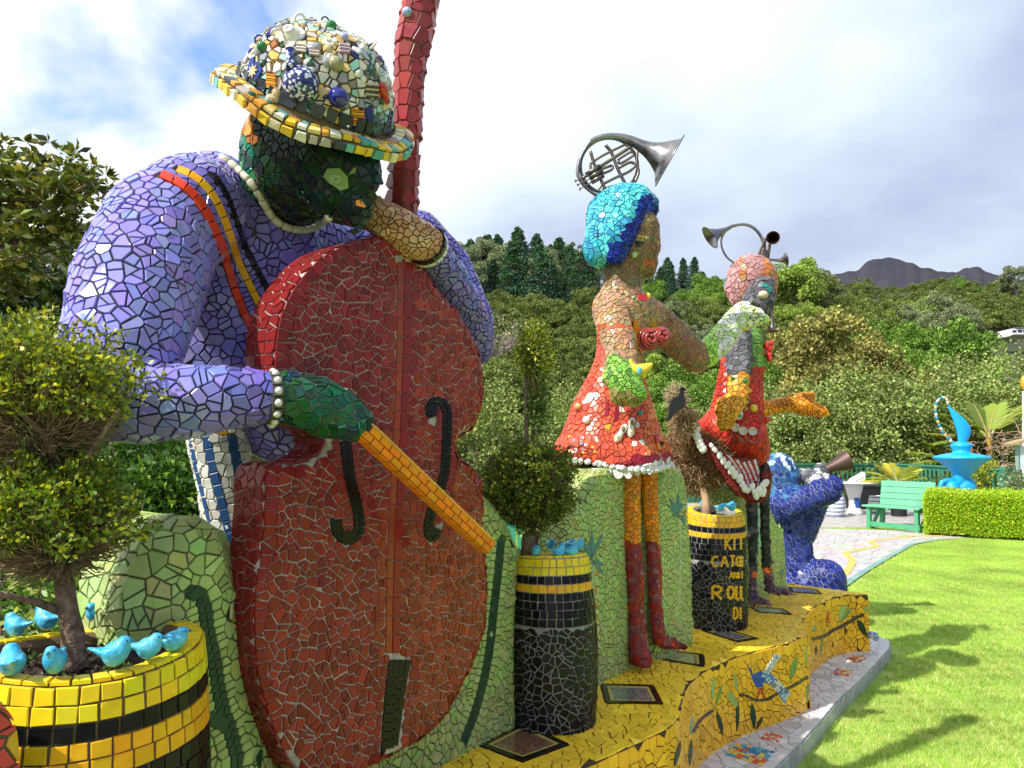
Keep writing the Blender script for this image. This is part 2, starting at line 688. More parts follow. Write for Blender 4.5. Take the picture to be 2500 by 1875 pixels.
def mosaic(th, body, size, colfn, seeds=(), fill=True, mask=None, sizefn=None, gap=0.004, h=0.005, parent=None, name='tile',
           shard=0.35, tilt=2.2, matl=None, irregular=0.58, jit=0.10, limit=1.25, cull=-0.45, stretch=None):
    """breaks the body's surface into glazed shards"""
    S = []                                   # pos, normal, colour, weight, size
    if fill: size *= 1.02
    mxs = size if sizefn is None else size * 1.6
    g = {}
    cell = mxs

    def near(p, r):
        cx, cy_, cz = int(p[0] // cell), int(p[1] // cell), int(p[2] // cell)
        for i in (-1, 0, 1):
            for j in (-1, 0, 1):
                for k in (-1, 0, 1):
                    for q in g.get((cx + i, cy_ + j, cz + k), ()):
                        if (q[0] - p[0]) ** 2 + (q[1] - p[1]) ** 2 + (q[2] - p[2]) ** 2 < r * r: return True
        return False

    def put(p):
        g.setdefault((int(p[0] // cell), int(p[1] // cell), int(p[2] // cell)), []).append(p)

    for sd_ in seeds:
        p, n_, c = sd_[:3]
        pt = (p[0], p[1], p[2])
        if near(pt, size * 0.12): continue
        S.append((Vector(p), Vector(n_), c, 0.0, sd_[3] if len(sd_) > 3 else size, False))
        put(pt)
    if fill:
        A = body.area.copy()
        cams = np.array([0, 0, CAMZ]) - body.V[body.T[:, 0]]
        cams /= np.linalg.norm(cams, axis=1)[:, None]
        A[(body.fn * cams).sum(1) < cull] = 0
        tot = A.sum()
        n = int(tot / (size * size) * 5) + 10
        idx = nr.choice(len(A), n, p=A / tot)
        u, v = nr.rand(n), nr.rand(n)
        fl = u + v > 1; u[fl] = 1 - u[fl]; v[fl] = 1 - v[fl]
        T = body.T[idx]
        Pp = body.V[T[:, 0]] * (1 - u - v)[:, None] + body.V[T[:, 1]] * u[:, None] + body.V[T[:, 2]] * v[:, None]
        if body.smooth:
            Nn = body.vn[T].mean(1)
        else:
            Nn = body.fn[idx]
        for i in range(n):
            p = tuple(Pp[i])
            if mask and not mask(p, Nn[i]): continue
            if body.edges and 0.15 < Nn[i].dot(np.array(body.front[1])) < 0.9: continue
            sz = size * (sizefn(p) if sizefn else 1.0)
            if near(p, sz * (irregular * 0.72 + 0.62 * rnd.random() ** 1.3)): continue
            put(p)
            S.append((Vector(p), Vector(Nn[i]).normalized(), 'fill', rnd.uniform(-0.14, 0.14) * sz * sz, sz, True))
    kd = KDTree(len(S))
    for i, s_ in enumerate(S): kd.insert(s_[0], i)
    kd.balance()
    out = ALL_TILES.setdefault(th.name, [])
    par = parent or body.o
    for i, (p, n_, c, w, sz, isfill) in enumerate(S):
        if c is None: continue
        e1 = n_.orthogonal().normalized(); e2 = n_.cross(e1)
        L_ = sz * limit
        poly = [(-L_, -L_), (L_, -L_), (L_, L_), (-L_, L_)]
        mxr = L_ * L_ * 2
        nb = kd.find_range(p, sz * 2.6)
        nb.sort(key=lambda q: q[2])
        for (co, j, dist) in nb[1:26]:
            if j == i or dist < 1e-6: continue
            if S[j][1].dot(n_) < -0.1: continue
            dvx = S[j][0] - p
            a, b = dvx.dot(e1), dvx.dot(e2)
            l2 = math.hypot(a, b)
            if l2 < dist * 0.3: continue
            cc = (dist * dist + w - S[j][3]) * 0.5
            if cc > l2 * math.sqrt(mxr): continue
            cc -= gap * (0.5 if isfill else 0.36) * l2 * rnd.uniform(0.7, 1.4)
            poly = clip(poly, a, b, cc)
            if len(poly) < 3: break
            mxr = max(x * x + y * y for x, y in poly)
        if len(poly) < 3: continue
        if body.edges:
            fo, fn_, tk = body.front
            dn = n_.dot(fn_)
            if dn > 0.7 and not inside(((p - fo).dot(body.poly[1]), (p - fo).dot(body.poly[2])), body.poly[0]): continue
            if dn > 0.7:
                for (ea, eb, ein) in body.edges:
                    ed = eb - ea; tt = max(0.0, min(1.0, (p - ea).dot(ed) / ed.length_squared))
                    if (ea + ed * tt - p).length > L_ * 1.5: continue
                    dd = (p - ea).dot(ein) - 0.002
                    if dd < 0: continue
                    poly = clip(poly, -e1.dot(ein), -e2.dot(ein), dd)
                    if len(poly) < 3: break
            elif abs(dn) < 0.3:
                poly = clip(poly, e1.dot(fn_), e2.dot(fn_), -(p - fo).dot(fn_) - 0.001)
                if len(poly) > 2: poly = clip(poly, -e1.dot(fn_), -e2.dot(fn_), (p - fo).dot(fn_) + tk)
                for (ea, eb, ein) in body.edges:
                    if ein.dot(n_) < -0.97 or len(poly) < 3: continue
                    ed = eb - ea; pf = p - fn_ * (p - fo).dot(fn_)
                    tt = max(0.0, min(1.0, (pf - ea).dot(ed) / ed.length_squared))
                    if (ea + ed * tt - pf).length > L_ * 1.5: continue
                    dd = (pf - ea).dot(ein)
                    if dd > 0.002: poly = clip(poly, -e1.dot(ein), -e2.dot(ein), dd)
            if len(poly) < 3: continue
        # drop slivers
        q = [poly[0]]
        for v in poly[1:]:
            if math.hypot(v[0] - q[-1][0], v[1] - q[-1][1]) > sz * 0.07: q.append(v)
        if len(q) > 3 and math.hypot(q[0][0] - q[-1][0], q[0][1] - q[-1][1]) < sz * 0.07: q.pop()
        poly = q
        if len(poly) < 3: continue
        ar = abs(sum(poly[k][0] * poly[(k + 1) % len(poly)][1] - poly[(k + 1) % len(poly)][0] * poly[k][1] for k in range(len(poly)))) * 0.5
        if ar < sz * sz * 0.03: continue
        col = colfn(p, n_) if c == 'fill' else c
        if col is None: continue
        polys = [poly]
        if isfill and rnd.random() < shard * 1.7:
            polys = []
            stack = [(poly, 0)]
            while stack:
                q_, dep = stack.pop()
                qa = parea(q_)
                if dep > 2 or qa < sz * sz * rnd.uniform(0.26, 1.0):
                    if qa > sz * sz * 0.035: polys.append(q_)
                    continue
                cx = sum(x for x, y in q_) / len(q_); cy2 = sum(y for x, y in q_) / len(q_)
                far = max(q_, key=lambda v: (v[0] - cx) ** 2 + (v[1] - cy2) ** 2)
                a0 = math.atan2(far[1] - cy2, far[0] - cx) + rnd.gauss(0, 0.55)
                ax, ay = math.cos(a0), math.sin(a0)
                c0 = ax * cx + ay * cy2 + rnd.uniform(-.16, .16) * sz
                for sg in (1, -1):
                    A1 = clip(q_, ax * sg, ay * sg, c0 * sg - gap * 0.5)
                    if len(A1) > 2: stack.append((A1, dep + 1))
        for pl in polys:
            k_ = 1 + rnd.gauss(0, jit)
            cj = tuple(max(0.002, min(1, x * k_ * (1 + rnd.gauss(0, jit * 0.3)))) for x in col)
            tx, ty = math.tan(R(rnd.gauss(0, tilt))), math.tan(R(rnd.gauss(0, tilt)))
            hh = h * rnd.uniform(0.8, 1.2)
            mx_ = sum(x for x, y in pl) / len(pl); my_ = sum(y for x, y in pl) / len(pl)
            ring0, ring1, ring2 = [], [], []
            rr = max(1e-5, max(math.hypot(x - mx_, y - my_) for x, y in pl))
            bv = min(0.0016, 0.08 * rr)
            kk = 1 - bv / rr * 1.3
            for x, y in pl:
                t_ = tx * (x - mx_) + ty * (y - my_)
                ring0.append(p + e1 * x + e2 * y - n_ * h * 0.9)
                ring1.append(p + e1 * x + e2 * y + n_ * (hh + t_ - bv))
                x2, y2 = mx_ + (x - mx_) * kk, my_ + (y - my_) * kk
                ring2.append(p + e1 * x2 + e2 * y2 + n_ * (hh + t_))
            cen = p + e1 * mx_ + e2 * my_
            out.append((par, name, cen, n_, ring0, ring1, ring2, cj, matl or TILE, rr))
    return


def plate_tile(th, par, pts, n_, h, col, matl=None, name='tile', base=0.004):
    """a hand-placed piece: pts in order round its face, already on the surface"""
    n_ = Vector(n_); pts = [Vector(p) for p in pts]
    cen = sum(pts, Vector()) / len(pts)
    nn = (pts[1] - pts[0]).cross(pts[2] - pts[1])
    if nn.dot(n_) < 0: pts = pts[::-1]
    rr = max((q - cen).length for q in pts)
    bv = min(0.0015, 0.08 * rr)
    ALL_TILES.setdefault(th.name, []).append((par, name, cen, n_, [q - n_ * base for q in pts], [q + n_ * (h - bv) for q in pts],
                                              [cen + (q - cen) * (1 - bv / rr * 1.3) + n_ * h for q in pts], col, matl or TILE, rr))


def px_plate(th, body, poly, h, col, name='tile', parent=None, matl=None, ns=None):
    """a cut-out tile whose outline is traced over the body, wrapped on its surface"""
    pts = []; nn = Vector()
    for x, y in poly:
        r_ = body.px(x, y)
        if r_ is None: continue
        pts.append(r_[0]); nn += r_[1]
    if len(pts) < 3: return
    plate_tile(th, parent or body.o, pts, nn.normalized(), h, col, matl, name)


def px_ribbon(th, body, line, w, seg, h, col, name='tile', parent=None, gap=1.2, matl=None):
    """a row of small cut tiles along a line traced over the body (w, seg, gap in photograph pixels)"""
    L2 = resample([Vector((p[0], p[1])) for p in line], seg)
    for a, b in zip(L2, L2[1:]):
        t = (b - a).normalized(); nv = Vector((-t.y, t.x)) * w / 2
        a2, b2 = a + t * gap / 2, b - t * gap / 2
        c_ = col if not callable(col) else col()
        px_plate(th, body, [(q.x, q.y) for q in (a2 - nv, b2 - nv, b2 + nv, a2 + nv)], h, c_, name, parent, matl)


def emit_tiles():
    """every tile in view that shows largest becomes an object of its own (300 a thing), the rest one part"""
    occ = BVHTree.FromPolygons(OCC_V, OCC_F)
    C0 = Vector((0, 0, CAMZ))
    total = 0
    for thn, tiles in ALL_TILES.items():
        th = bpy.data.objects[thn]
        sc = []
        for i, tl in enumerate(tiles):
            par, name, cen, n_, r0, r1, r2, col, m, rr = tl
            px, py, z = proj(cen)
            s_ = 0
            if 0 < px < 2500 and 0 < py < 1875 and z > 0:
                v = (C0 - cen); dist = v.length; v.normalize()
                f = n_.dot(v)
                if f > 0.08:
                    o_ = cen + n_ * 0.012 + v * 0.01
                    hit = occ.ray_cast(o_, v, dist - 0.1)
                    if hit[0] is None:
                        s_ = f * rr * rr / (z * z)
            sc.append(s_)
        order = sorted(range(len(tiles)), key=lambda i: -sc[i])
        single = set(i for i in order[:298] if sc[i] > 0)
        rest = {}
        for i, tl in enumerate(tiles):
            par, name, cen, n_, r0, r1, r2, col, m, rr = tl
            k = len(r0)
            Fc = [tuple(2 * k + j for j in range(k))]
            for j in range(k):
                j2 = (j + 1) % k
                Fc.append((j, j2, k + j2, k + j)); Fc.append((k + j, k + j2, 2 * k + j2, 2 * k + j))
            Vt = r0 + r1 + r2
            if i in single:
                mobj(name, [tuple(v) for v in Vt], Fc, m, par, loc=cen, cols=col)
            else:
                q = rest.setdefault(m.name, ([], [], [], m))
                b0 = len(q[0])
                q[0].extend(tuple(v) for v in Vt)
                q[1].extend(tuple(b0 + j for j in f) for f in Fc)
                q[2].extend([col] * len(Vt))
        for mn, (V, Fc, Cc, m) in rest.items():
            o = mobj('small_tiles' if m is not TILE else 'tile_field', V, Fc, m, th, cols=np.array(Cc))
            o['kind'] = 'stuff'
        total += len(tiles)
    print('TILES', total)


# ------------------------------------------------------------------ foliage
def leaf_quads(C, size, cols, up=0.3, nrm=None, aspect=0.5, fold=0.25):
    """one rhombic leaf per point: returns V (4n,3), colours"""
    n = len(C)
    d = nr.normal(size=(n, 3))
    if nrm is not None: d = d * 0.8 + nrm
    d[:, 2] += up * 0.5
    d /= np.linalg.norm(d, axis=1)[:, None] + 1e-9
    s_ = nr.normal(size=(n, 3)); s_[:, 2] -= 0.0
    s_ -= (s_ * d).sum(1)[:, None] * d
    s_ /= np.linalg.norm(s_, axis=1)[:, None] + 1e-9
    L_ = np.asarray(size)
    if L_.ndim == 0: L_ = np.full(n, float(L_))
    L_ = L_ * nr.uniform(0.65, 1.3, n)
    nn = np.cross(d, s_)
    V = np.empty((n, 4, 3))
    V[:, 0] = C
    V[:, 2] = C + d * L_[:, None]
    mid = C + d * (L_ * 0.5)[:, None] + nn * (L_ * fold * 0.3)[:, None]
    V[:, 1] = mid + s_ * (L_ * aspect * 0.5)[:, None]
    V[:, 3] = mid - s_ * (L_ * aspect * 0.5)[:, None]
    cc = np.repeat(np.clip(cols, 0, 1), 4, axis=0)
    return V.reshape(-1, 3), cc


def leaf_cols(n, base, var=0.25, alt=None, p=0.0):
    b = np.array(base)
    c = b * (1 + nr.normal(0, var, (n, 1))) * (1 + nr.normal(0, var * 0.25, (n, 3)))
    if alt is not None:
        m = nr.rand(n) < p
        c[m] = np.array(alt) * (1 + nr.normal(0, var, (m.sum(), 1)))
    return np.clip(c, 0.004, 0.9)

# ================================================================== THE SETTING
def sm(a, b, x):
    t = max(0.0, min(1.0, (x - a) / (b - a)))
    return t * t * (3 - 2 * t)


def hgt(x, y):
    if y < 22: return -0.03
    z = -0.03 - 1.3 * sm(22, 26, y)
    t = max(0.0, min(1.0, (y - 30) / 95))
    z += 28.5 * (0.32 * t + 0.68 * t ** 1.25)
    z += 2.2 * noise.noise(Vector((x * 0.025, y * 0.025, 1.3))) * sm(30, 60, y)
    if y > 125: z -= (y - 125) * 0.12
    z += 4.0 * sm(10, -60, x) * sm(50, 110, y) * 0.6
    return z


def terrain():
    xs = [-420 + i * 14 for i in range(61)]
    ys = [-60, -30, -10, 0, 5, 10, 15, 20, 22, 23, 24, 25, 26] + [28 + 4 * i for i in range(30)] + [150 + 25 * i for i in range(30)]
    V = [(x, y, hgt(x, y) if y < 300 else hgt(x, 300)) for y in ys for x in xs]
    nx = len(xs)
    F = [(j * nx + i, j * nx + i + 1, (j + 1) * nx + i + 1, (j + 1) * nx + i) for j in range(len(ys) - 1) for i in range(nx - 1)]
    m = mat('hill_ground', (0.035, 0.045, 0.018), 0.95, col2=(0.06, 0.07, 0.025), vscale=0.35)
    o = mobj('hillside_terrain', V, F, m, smooth=True)
    tag(o, kind='structure')


terrain()


def mountain():
    prof = [(1700, 760), (1800, 735), (1860, 708), (1900, 690), (1960, 676), (2010, 664), (2060, 657), (2095, 650), (2108, 640), (2120, 627), (2150, 621), (2185, 621), (2215, 630),
            (2240, 640), (2290, 652), (2335, 657), (2355, 646), (2375, 641), (2392, 646), (2410, 655), (2440, 664), (2480, 672), (2600, 690), (2900, 700)]
    D = 1500
    line = resample([Vector((a, b)) for a, b in prof], 9)
    top = [P(p.x, p.y + 9 + 5 * noise.noise(Vector((p.x * 0.05, 0, 0))), D) for p in line]
    rows = []
    n = len(top)
    for k, (t, dy) in enumerate(((0, 0), (0.12, -25), (0.3, -70), (0.55, -170), (0.8, -320), (1.0, -520))):
        rows.append([Vector((p.x * (1 + dy / D), p.y + dy, p.z * (1 - t) + 14 * noise.noise(Vector((p.x * 0.012, k * 2.3, 5))) * (1 if 0 < t < 1 else 0))) for p in top])
    back = [Vector((p.x, p.y + 300, p.z * 0.3)) for p in top]
    rows = [back] + rows
    V = [v for r_ in rows for v in r_]
    F = [(j * n + i, j * n + i + 1, (j + 1) * n + i + 1, (j + 1) * n + i) for j in range(len(rows) - 1) for i in range(n - 1)]
    m = mat('mountain_rock', (0.022, 0.026, 0.045), 0.95, col2=(0.05, 0.046, 0.06), vscale=0.02)
    tag(mobj('distant_mountain', V, F, m, smooth=False), kind='structure')


mountain()


# ---------------------------------------------------------------- trees
def crown_mesh(name, kind, seed, n=5200, leaf=0.30):
    """crown about 1 unit tall above its base, as a bank of leaves; returns a mesh"""
    global nr
    keep = nr; nr = np.random.RandomState(seed)
    r_ = random.Random(seed)
    C, NR, CO = [], [], []
    pal = {'kanuka': (0.145, 0.185, 0.047), 'broad': (0.14, 0.25, 0.038), 'gum': (0.20, 0.24, 0.13), 'conifer': (0.060, 0.115, 0.065),
           'gold': (0.25, 0.235, 0.07), 'lime': (0.22, 0.31, 0.055), 'bare': (0.34, 0.28, 0.22), 'fence': (0.20, 0.27, 0.07)}[kind]
    if kind == 'conifer':
        H, Rr = 9.0, 2.5 + 0.6 * (seed % 3)
        k = n // 90
        for i in range(k):
            t = (i + 0.5) / k
            z = 0.6 + t * (H - 0.6)
            a0 = i * 2.4
            rad = Rr * (1 - t) ** 0.7 * r_.uniform(0.45, 1.25) + 0.25
            m_ = 90
            rr = rad * nr.rand(m_) ** 0.7
            a = a0 + nr.normal(0, 0.45, m_)
            C.append(np.stack([np.cos(a) * rr, np.sin(a) * rr, z - rr * 0.28 + nr.normal(0, 0.12, m_)], 1))
            NR.append(np.stack([np.cos(a), np.sin(a), np.full(m_, -0.2)], 1))
            CO.append(leaf_cols(m_, tuple(c * r_.uniform(0.75, 1.35) for c in pal), 0.2))
    else:
        shape = {'kanuka': (3.0, 2.1, 3.0, 46, 0.66), 'broad': (2.8, 2.6, 3.4, 44, 0.72), 'gum': (2.3, 3.8, 6.0, 34, 0.68), 'gold': (2.3, 3.6, 4.3, 44, 0.72),
                 'lime': (2.0, 2.4, 3.0, 26, 0.7), 'bare': (2.0, 2.4, 3.5, 20, 0.8), 'fence': (2.0, 2.7, 2.9, 70, 0.5)}[kind]
        Rx, Rz, zc, k, cr = shape
        for i in range(k):
            while True:
                v = Vector((r_.gauss(0, 1), r_.gauss(0, 1), r_.gauss(0.15, 1))).normalized()
                if v.z > -0.55: break
            q = r_.uniform(0.5, 1.12) if kind != 'fence' else r_.uniform(0.55, 1.05)
            c = np.array((v.x * Rx * q, v.y * Rx * q, zc + v.z * Rz * q))
            rr = cr * r_.uniform(0.65, 1.25)
            m_ = n // k
            d = nr.normal(size=(m_, 3)); d[:, 2] = np.abs(d[:, 2]) * 1.1 - 0.35
            d /= np.linalg.norm(d, axis=1)[:, None]
            rad = rr * (1 - 0.35 * nr.rand(m_) ** 2)
            pt = c + d * rad[:, None] * np.array((1, 1, 0.72 if kind == 'kanuka' else 1.0))
            if kind in ('gold', 'fence'): pt[:, 2] += 0.5 * nr.rand(m_) * (nr.rand(m_) < 0.35)
            C.append(pt); NR.append(d)
            b = r_.uniform(0.6, 1.4)
            CO.append(leaf_cols(m_, tuple(x * b for x in pal), 0.22, alt=(0.42, 0.46, 0.18) if kind == 'fence' else tuple(x * 1.8 for x in pal), p=0.16))
    C = np.concatenate(C); NR = np.concatenate(NR); CO = np.concatenate(CO)
    V, cc = leaf_quads(C, leaf, CO, nrm=NR * 0.5, aspect=0.75)
    o = quadmesh('tmp', V, len(C), FARLEAF, cols=cc)
    me = o.data; me.name = name
    bpy.data.objects.remove(o); nr = keep
    return me


def trunk_mesh(name, kind, seed, col=None):
    r_ = random.Random(seed)
    mb = MB()
    H = {'kanuka': 3.0, 'broad': 3.4, 'gum': 7.5, 'conifer': 8.6, 'gold': 5.5, 'lime': 3.4, 'bare': 3, 'fence': 3.4}[kind]
    b = {'gum': 0.17, 'conifer': 0.17}.get(kind, 0.2)
    pts = [Vector((r_.uniform(-.1, .1) * i, r_.uniform(-.1, .1) * i, H * i / 5 - 0.4)) for i in range(6)]
    mb.tube(pts, [b * (1 - 0.8 * i / 5) for i in range(6)], 6)
    for k in range({'conifer': 0, 'bare': 16}.get(kind, 7)):
        s_ = pts[r_.choice((2, 3, 4))]
        a = r_.uniform(0, 6.28); L_ = r_.uniform(1.2, 2.6) * (1.2 if kind == 'bare' else 1)
        e = s_ + Vector((math.cos(a) * L_ * 0.7, math.sin(a) * L_ * 0.7, L_ * 0.8))
        mid = s_.lerp(e, 0.5) + Vector((0, 0, -0.15))
        mb.tube([s_, mid, e], [b * 0.45, b * 0.3, b * 0.1], 5)
        if kind == 'bare':
            for q in range(5):
                a2 = r_.uniform(0, 6.28)
                e2 = mid.lerp(e, r_.random()) + Vector((math.cos(a2) * 0.9, math.sin(a2) * 0.9, 0.9))
                mb.tube([mid.lerp(e, 0.4), e2], [0.05, 0.02], 4)
    m = mat('pale_bark', (0.34, 0.29, 0.24), 0.9, var=0.3, vscale=4) if kind in ('gum', 'bare', 'fence') else mat('far_bark', (0.10, 0.075, 0.055), 0.9, var=0.3, vscale=4)
    me = bpy.data.meshes.new(name)
    me.from_pydata([tuple(v) for v in mb.V], [], mb.F)
    me.materials.append(m)
    return me


PROTO = {}
for kd_, vs in (('kanuka', 3), ('broad', 2), ('gum', 2), ('conifer', 3), ('gold', 2), ('lime', 1), ('fence', 2), ('bare', 1)):
    for i in range(vs):
        big = kd_ in ('fence', 'gold')
        cm = crown_mesh(kd_ + '_crown', kd_, 100 + i * 7 + len(kd_), n={'fence': 22000, 'gold': 11000, 'bare': 250, 'conifer': 7200}.get(kd_, 9500),
                        leaf={'fence': 0.095, 'gold': 0.2, 'conifer': 0.27, 'gum': 0.20, 'bare': 0.2}.get(kd_, 0.185))
        PROTO[(kd_, i)] = (cm, trunk_mesh(kd_ + '_trunk', kd_, 50 + i))
NVAR = {'kanuka': 3, 'broad': 2, 'gum': 2, 'conifer': 3, 'gold': 2, 'lime': 1, 'fence': 2, 'bare': 1}
KNAME = {'kanuka': ('kanuka_tree', 'dark olive domed bush tree', 'tree'), 'broad': ('broadleaf_tree', 'mid green leafy tree', 'tree'), 'gum': ('gum_tree', 'tall airy grey green gum tree', 'tree'),
         'conifer': ('conifer_tree', 'dark pointed conifer', 'tree'), 'gold': ('golden_tree', 'golden olive loose tree', 'tree'), 'lime': ('lime_green_tree', 'bright lime green young tree', 'tree'),
         'fence': ('garden_tree', 'pale leafed bushy tree', 'tree'), 'bare': ('bare_tree', 'bare grey twiggy tree', 'tree')}


def add_tree(kind, x, y, s, z=None, rz=None, label=None, group=None, sz=1.0):
    i = rnd.randrange(NVAR[kind])
    nm, lb, cat = KNAME[kind]
    if z is None: z = hgt(x, y) - 0.3
    t = thing(nm, label or lb, cat, (x, y, z), group)
    rz = rnd.uniform(0, 6.28) if rz is None else rz
    t.rotation_euler = (0, 0, rz); t.scale = (s, s, s * sz)
    for me, nm2 in zip(PROTO[(kind, i)], ('crown', 'trunk')):
        o = bpy.data.objects.new(nm2, me)
        o.parent = t
        COL.objects.link(o)
    return t


def landmark(px):
    for a, b in ((60, 'at the left edge of the view'), (300, 'left of the purple shoulder'), (1240, 'just right of the purple sleeve'), (1330, 'behind the tall clipped column shrub'),
                 (1450, 'left of the blue haired figure'), (1640, 'behind the blue haired figure'), (1760, 'between the two skirted figures'), (1900, 'behind the pink headed figure'),
                 (2050, 'above the kneeling blue figure'), (2220, 'above the white round table'), (2380, 'above the bright blue sculpture'), (9999, 'at the right edge of the view')):
        if px < a: return b
    return b


def forest():
    pts = []
    y = 29.0
    cells = {}
    tries = 0
    spots = []
    while tries < 16000:
        tries += 1
        y = 29 + (135 - 29) * math.sqrt(rnd.random())
        x = rnd.uniform(-0.74 * y - 3, 0.74 * y + 3)
        sp = 2.15 + 0.013 * y
        ok = True
        ci, cj = int(x // 5), int(y // 5)
        for i in (-1, 0, 1):
            for j in (-1, 0, 1):
                for q in cells.get((ci + i, cj + j), ()):
                    if (q[0] - x) ** 2 + (q[1] - y) ** 2 < sp * sp: ok = False
        if not ok: continue
        cells.setdefault((ci, cj), []).append((x, y))
        spots.append((x, y))
    spots.sort(key=lambda p: p[1])
    things, rest = [], {}
    cnt = 0
    for (x, y) in spots:
        px = proj((x, y, hgt(x, y) + 4))[0]
        nz = noise.noise(Vector((x * 0.045, y * 0.045, 3)))
        n2 = noise.noise(Vector((x * 0.09, y * 0.09, 9)))
        k = 'kanuka'
        if nz > 0.2: k = 'broad'
        if n2 > 0.43: k = 'lime'
        if n2 < -0.36: k = 'gum' if y > 60 else 'broad'
        if px > 1880 and y < 62 and nz < 0.12: k = 'gold'
        s = rnd.uniform(0.42, 0.86)
        if k in ('gold',): s *= 0.8
        if k == 'gum': s *= 0.8
        if y > 96 and 1100 < px < 1480: k = 'conifer' if rnd.random() < 0.72 else 'gum'; s = rnd.uniform(0.7, 1.12) if k == 'conifer' else rnd.uniform(0.7, 0.95)
        if y > 108 and 1470 < px < 1720: k = 'conifer'; s = rnd.uniform(0.45, 0.7)
        if y > 112 and px >= 1720: s *= 0.7; k = 'kanuka' if k == 'gum' else k
        if y > 100 and 120 < px < 420: k = 'gum'; s = rnd.uniform(0.8, 1.0)
        if y > 90 and px < 120: s *= 0.8
        if 2400 < px < 2570 and 45 < y < 82: continue
        if px > 1880 and y < 40 and rnd.random() < 0.5: s *= 0.8
        vis = -60 < px < 2560 and not (520 < px < 1000)
        if vis and cnt < 280 and (y < 70 or rnd.random() < 0.35):
            row = ['at the hill foot', 'low on the hill', 'below midslope', 'at midslope', 'above midslope', 'high on the hill', 'just under the ridge', 'on the ridge'][min(7, int((y - 29) / 12.5))]
            big = 'small ' if s < 0.55 else ('large ' if s > 0.74 else '')
            lb = '%s%s %s, %s' % (big, KNAME[k][1], row, landmark(px))
            lb = ' '.join(lb.split()[:16])
            add_tree(k, x, y, s, label=lb, group=big + KNAME[k][1] + 's ' + row + ' ' + landmark(px))
            cnt += 1
        else:
            rest.setdefault((k, rnd.randrange(NVAR[k])), []).append((x, y, hgt(x, y) - 0.3, s))
    # the rest of the wood reads as one mass
    for (k, i), L_ in rest.items():
        src = bpy.data.objects.new('far_wood_crown', PROTO[(k, i)][0])
        x, y, z, s = L_[0]
        src.location = (x, y, z); src.scale = (s, s, s)
        COL.objects.link(src); src['kind'] = 'stuff'
        gn_instances('far_wood', L_[1:], src, rot=True)
    print('TREES', cnt, len(spots))


def gn_instances(name, L_, src, rot=True):
    me = bpy.data.meshes.new(name)
    me.from_pydata([p[:3] for p in L_], [], [])
    a = me.attributes.new('sc', 'FLOAT', 'POINT')
    for i, p in enumerate(L_): a.data[i].value = p[3]
    b = me.attributes.new('rt', 'FLOAT_VECTOR', 'POINT')
    for i, p in enumerate(L_): b.data[i].vector = (0, 0, rnd.uniform(0, 6.28) if rot is True else rnd.randrange(4) * math.pi / 2)
    o = bpy.data.objects.new(name, me)
    COL.objects.link(o); o['kind'] = 'stuff'
    ng = bpy.data.node_groups.new(name, 'GeometryNodeTree')
    ng.interface.new_socket('Geometry', in_out='INPUT', socket_type='NodeSocketGeometry')
    ng.interface.new_socket('Geometry', in_out='OUTPUT', socket_type='NodeSocketGeometry')
    gi = ng.nodes.new('NodeGroupInput'); go = ng.nodes.new('NodeGroupOutput')
    m2p = ng.nodes.new('GeometryNodeMeshToPoints')
    ins = ng.nodes.new('GeometryNodeInstanceOnPoints')
    oi = ng.nodes.new('GeometryNodeObjectInfo'); oi.transform_space = 'ORIGINAL'
    oi.inputs['Object'].default_value = src; oi.inputs['As Instance'].default_value = True
    s_ = ng.nodes.new('GeometryNodeInputNamedAttribute'); s_.data_type = 'FLOAT'; s_.inputs['Name'].default_value = 'sc'
    r_ = ng.nodes.new('GeometryNodeInputNamedAttribute'); r_.data_type = 'FLOAT_VECTOR'; r_.inputs['Name'].default_value = 'rt'
    L = ng.links.new
    L(gi.outputs[0], m2p.inputs['Mesh']); L(m2p.outputs[0], ins.inputs['Points'])
    L(oi.outputs['Geometry'], ins.inputs['Instance'])
    L(s_.outputs['Attribute'], ins.inputs['Scale']); L(r_.outputs['Attribute'], ins.inputs['Rotation'])
    L(ins.outputs[0], go.inputs[0])
    md = o.modifiers.new('scatter', 'NODES'); md.node_group = ng
    return o


forest()

# hand-placed trees that stand out
for px, py, d, s, lb in ((1183, 560, 112, 1.0, 'tall airy gum tree on the ridge beside the purple sleeve'), (1385, 600, 118, 0.9, 'pale gum tree on the ridge left of the blue haired head')):
    x = P(px, 700, d).x
    add_tree('gum', x, d, s, label=lb, sz=1.0)
for px, d, s, lb in ((1215, 116, 1.1, 'leftmost tall conifer of the dark stand on the ridge'), (1265, 118, 1.25, 'tallest pointed conifer in the dark stand on the ridge'),
                     (1310, 115, 1.15, 'dark broad conifer right of the tallest one on the ridge'), (1365, 116, 1.1, 'rightmost big conifer on the ridge before the blue head')):
    add_tree('conifer', P(px, 700, d).x, d, s, label=lb)
add_tree('gold', P(2020, 900, 38).x, 38, 0.95, label='large golden olive tree above the white round table', z=0.2)
add_tree('gold', P(1940, 900, 44).x, 44, 0.85, label='golden olive tree beside the pink headed figure', z=1.2)
add_tree('gold', P(2130, 900, 42).x, 42, 0.7, label='smaller golden olive tree right of the largest one', z=1.5)
add_tree('broad', P(2330, 900, 46).x, 46, 0.9, label='large mid green tree above the bright blue sculpture', z=3.0)
add_tree('bare', P(1215, 800, 62).x, 62, 1.0, label='bare grey twiggy tree right of the purple sleeve', z=6.5)
add_tree('bare', P(1255, 800, 64).x, 64, 0.9, label='second bare grey tree, behind the column shrub', z=6.5)
add_tree('gum', P(2480, 700, 105).x, 105, 0.95, label='flat topped gum tree on the skyline at the right edge', z=19.5, sz=0.75)
add_tree('kanuka', P(1985, 700, 108).x, 108, 1.1, label='dark wide tree on the skyline behind the horn player')
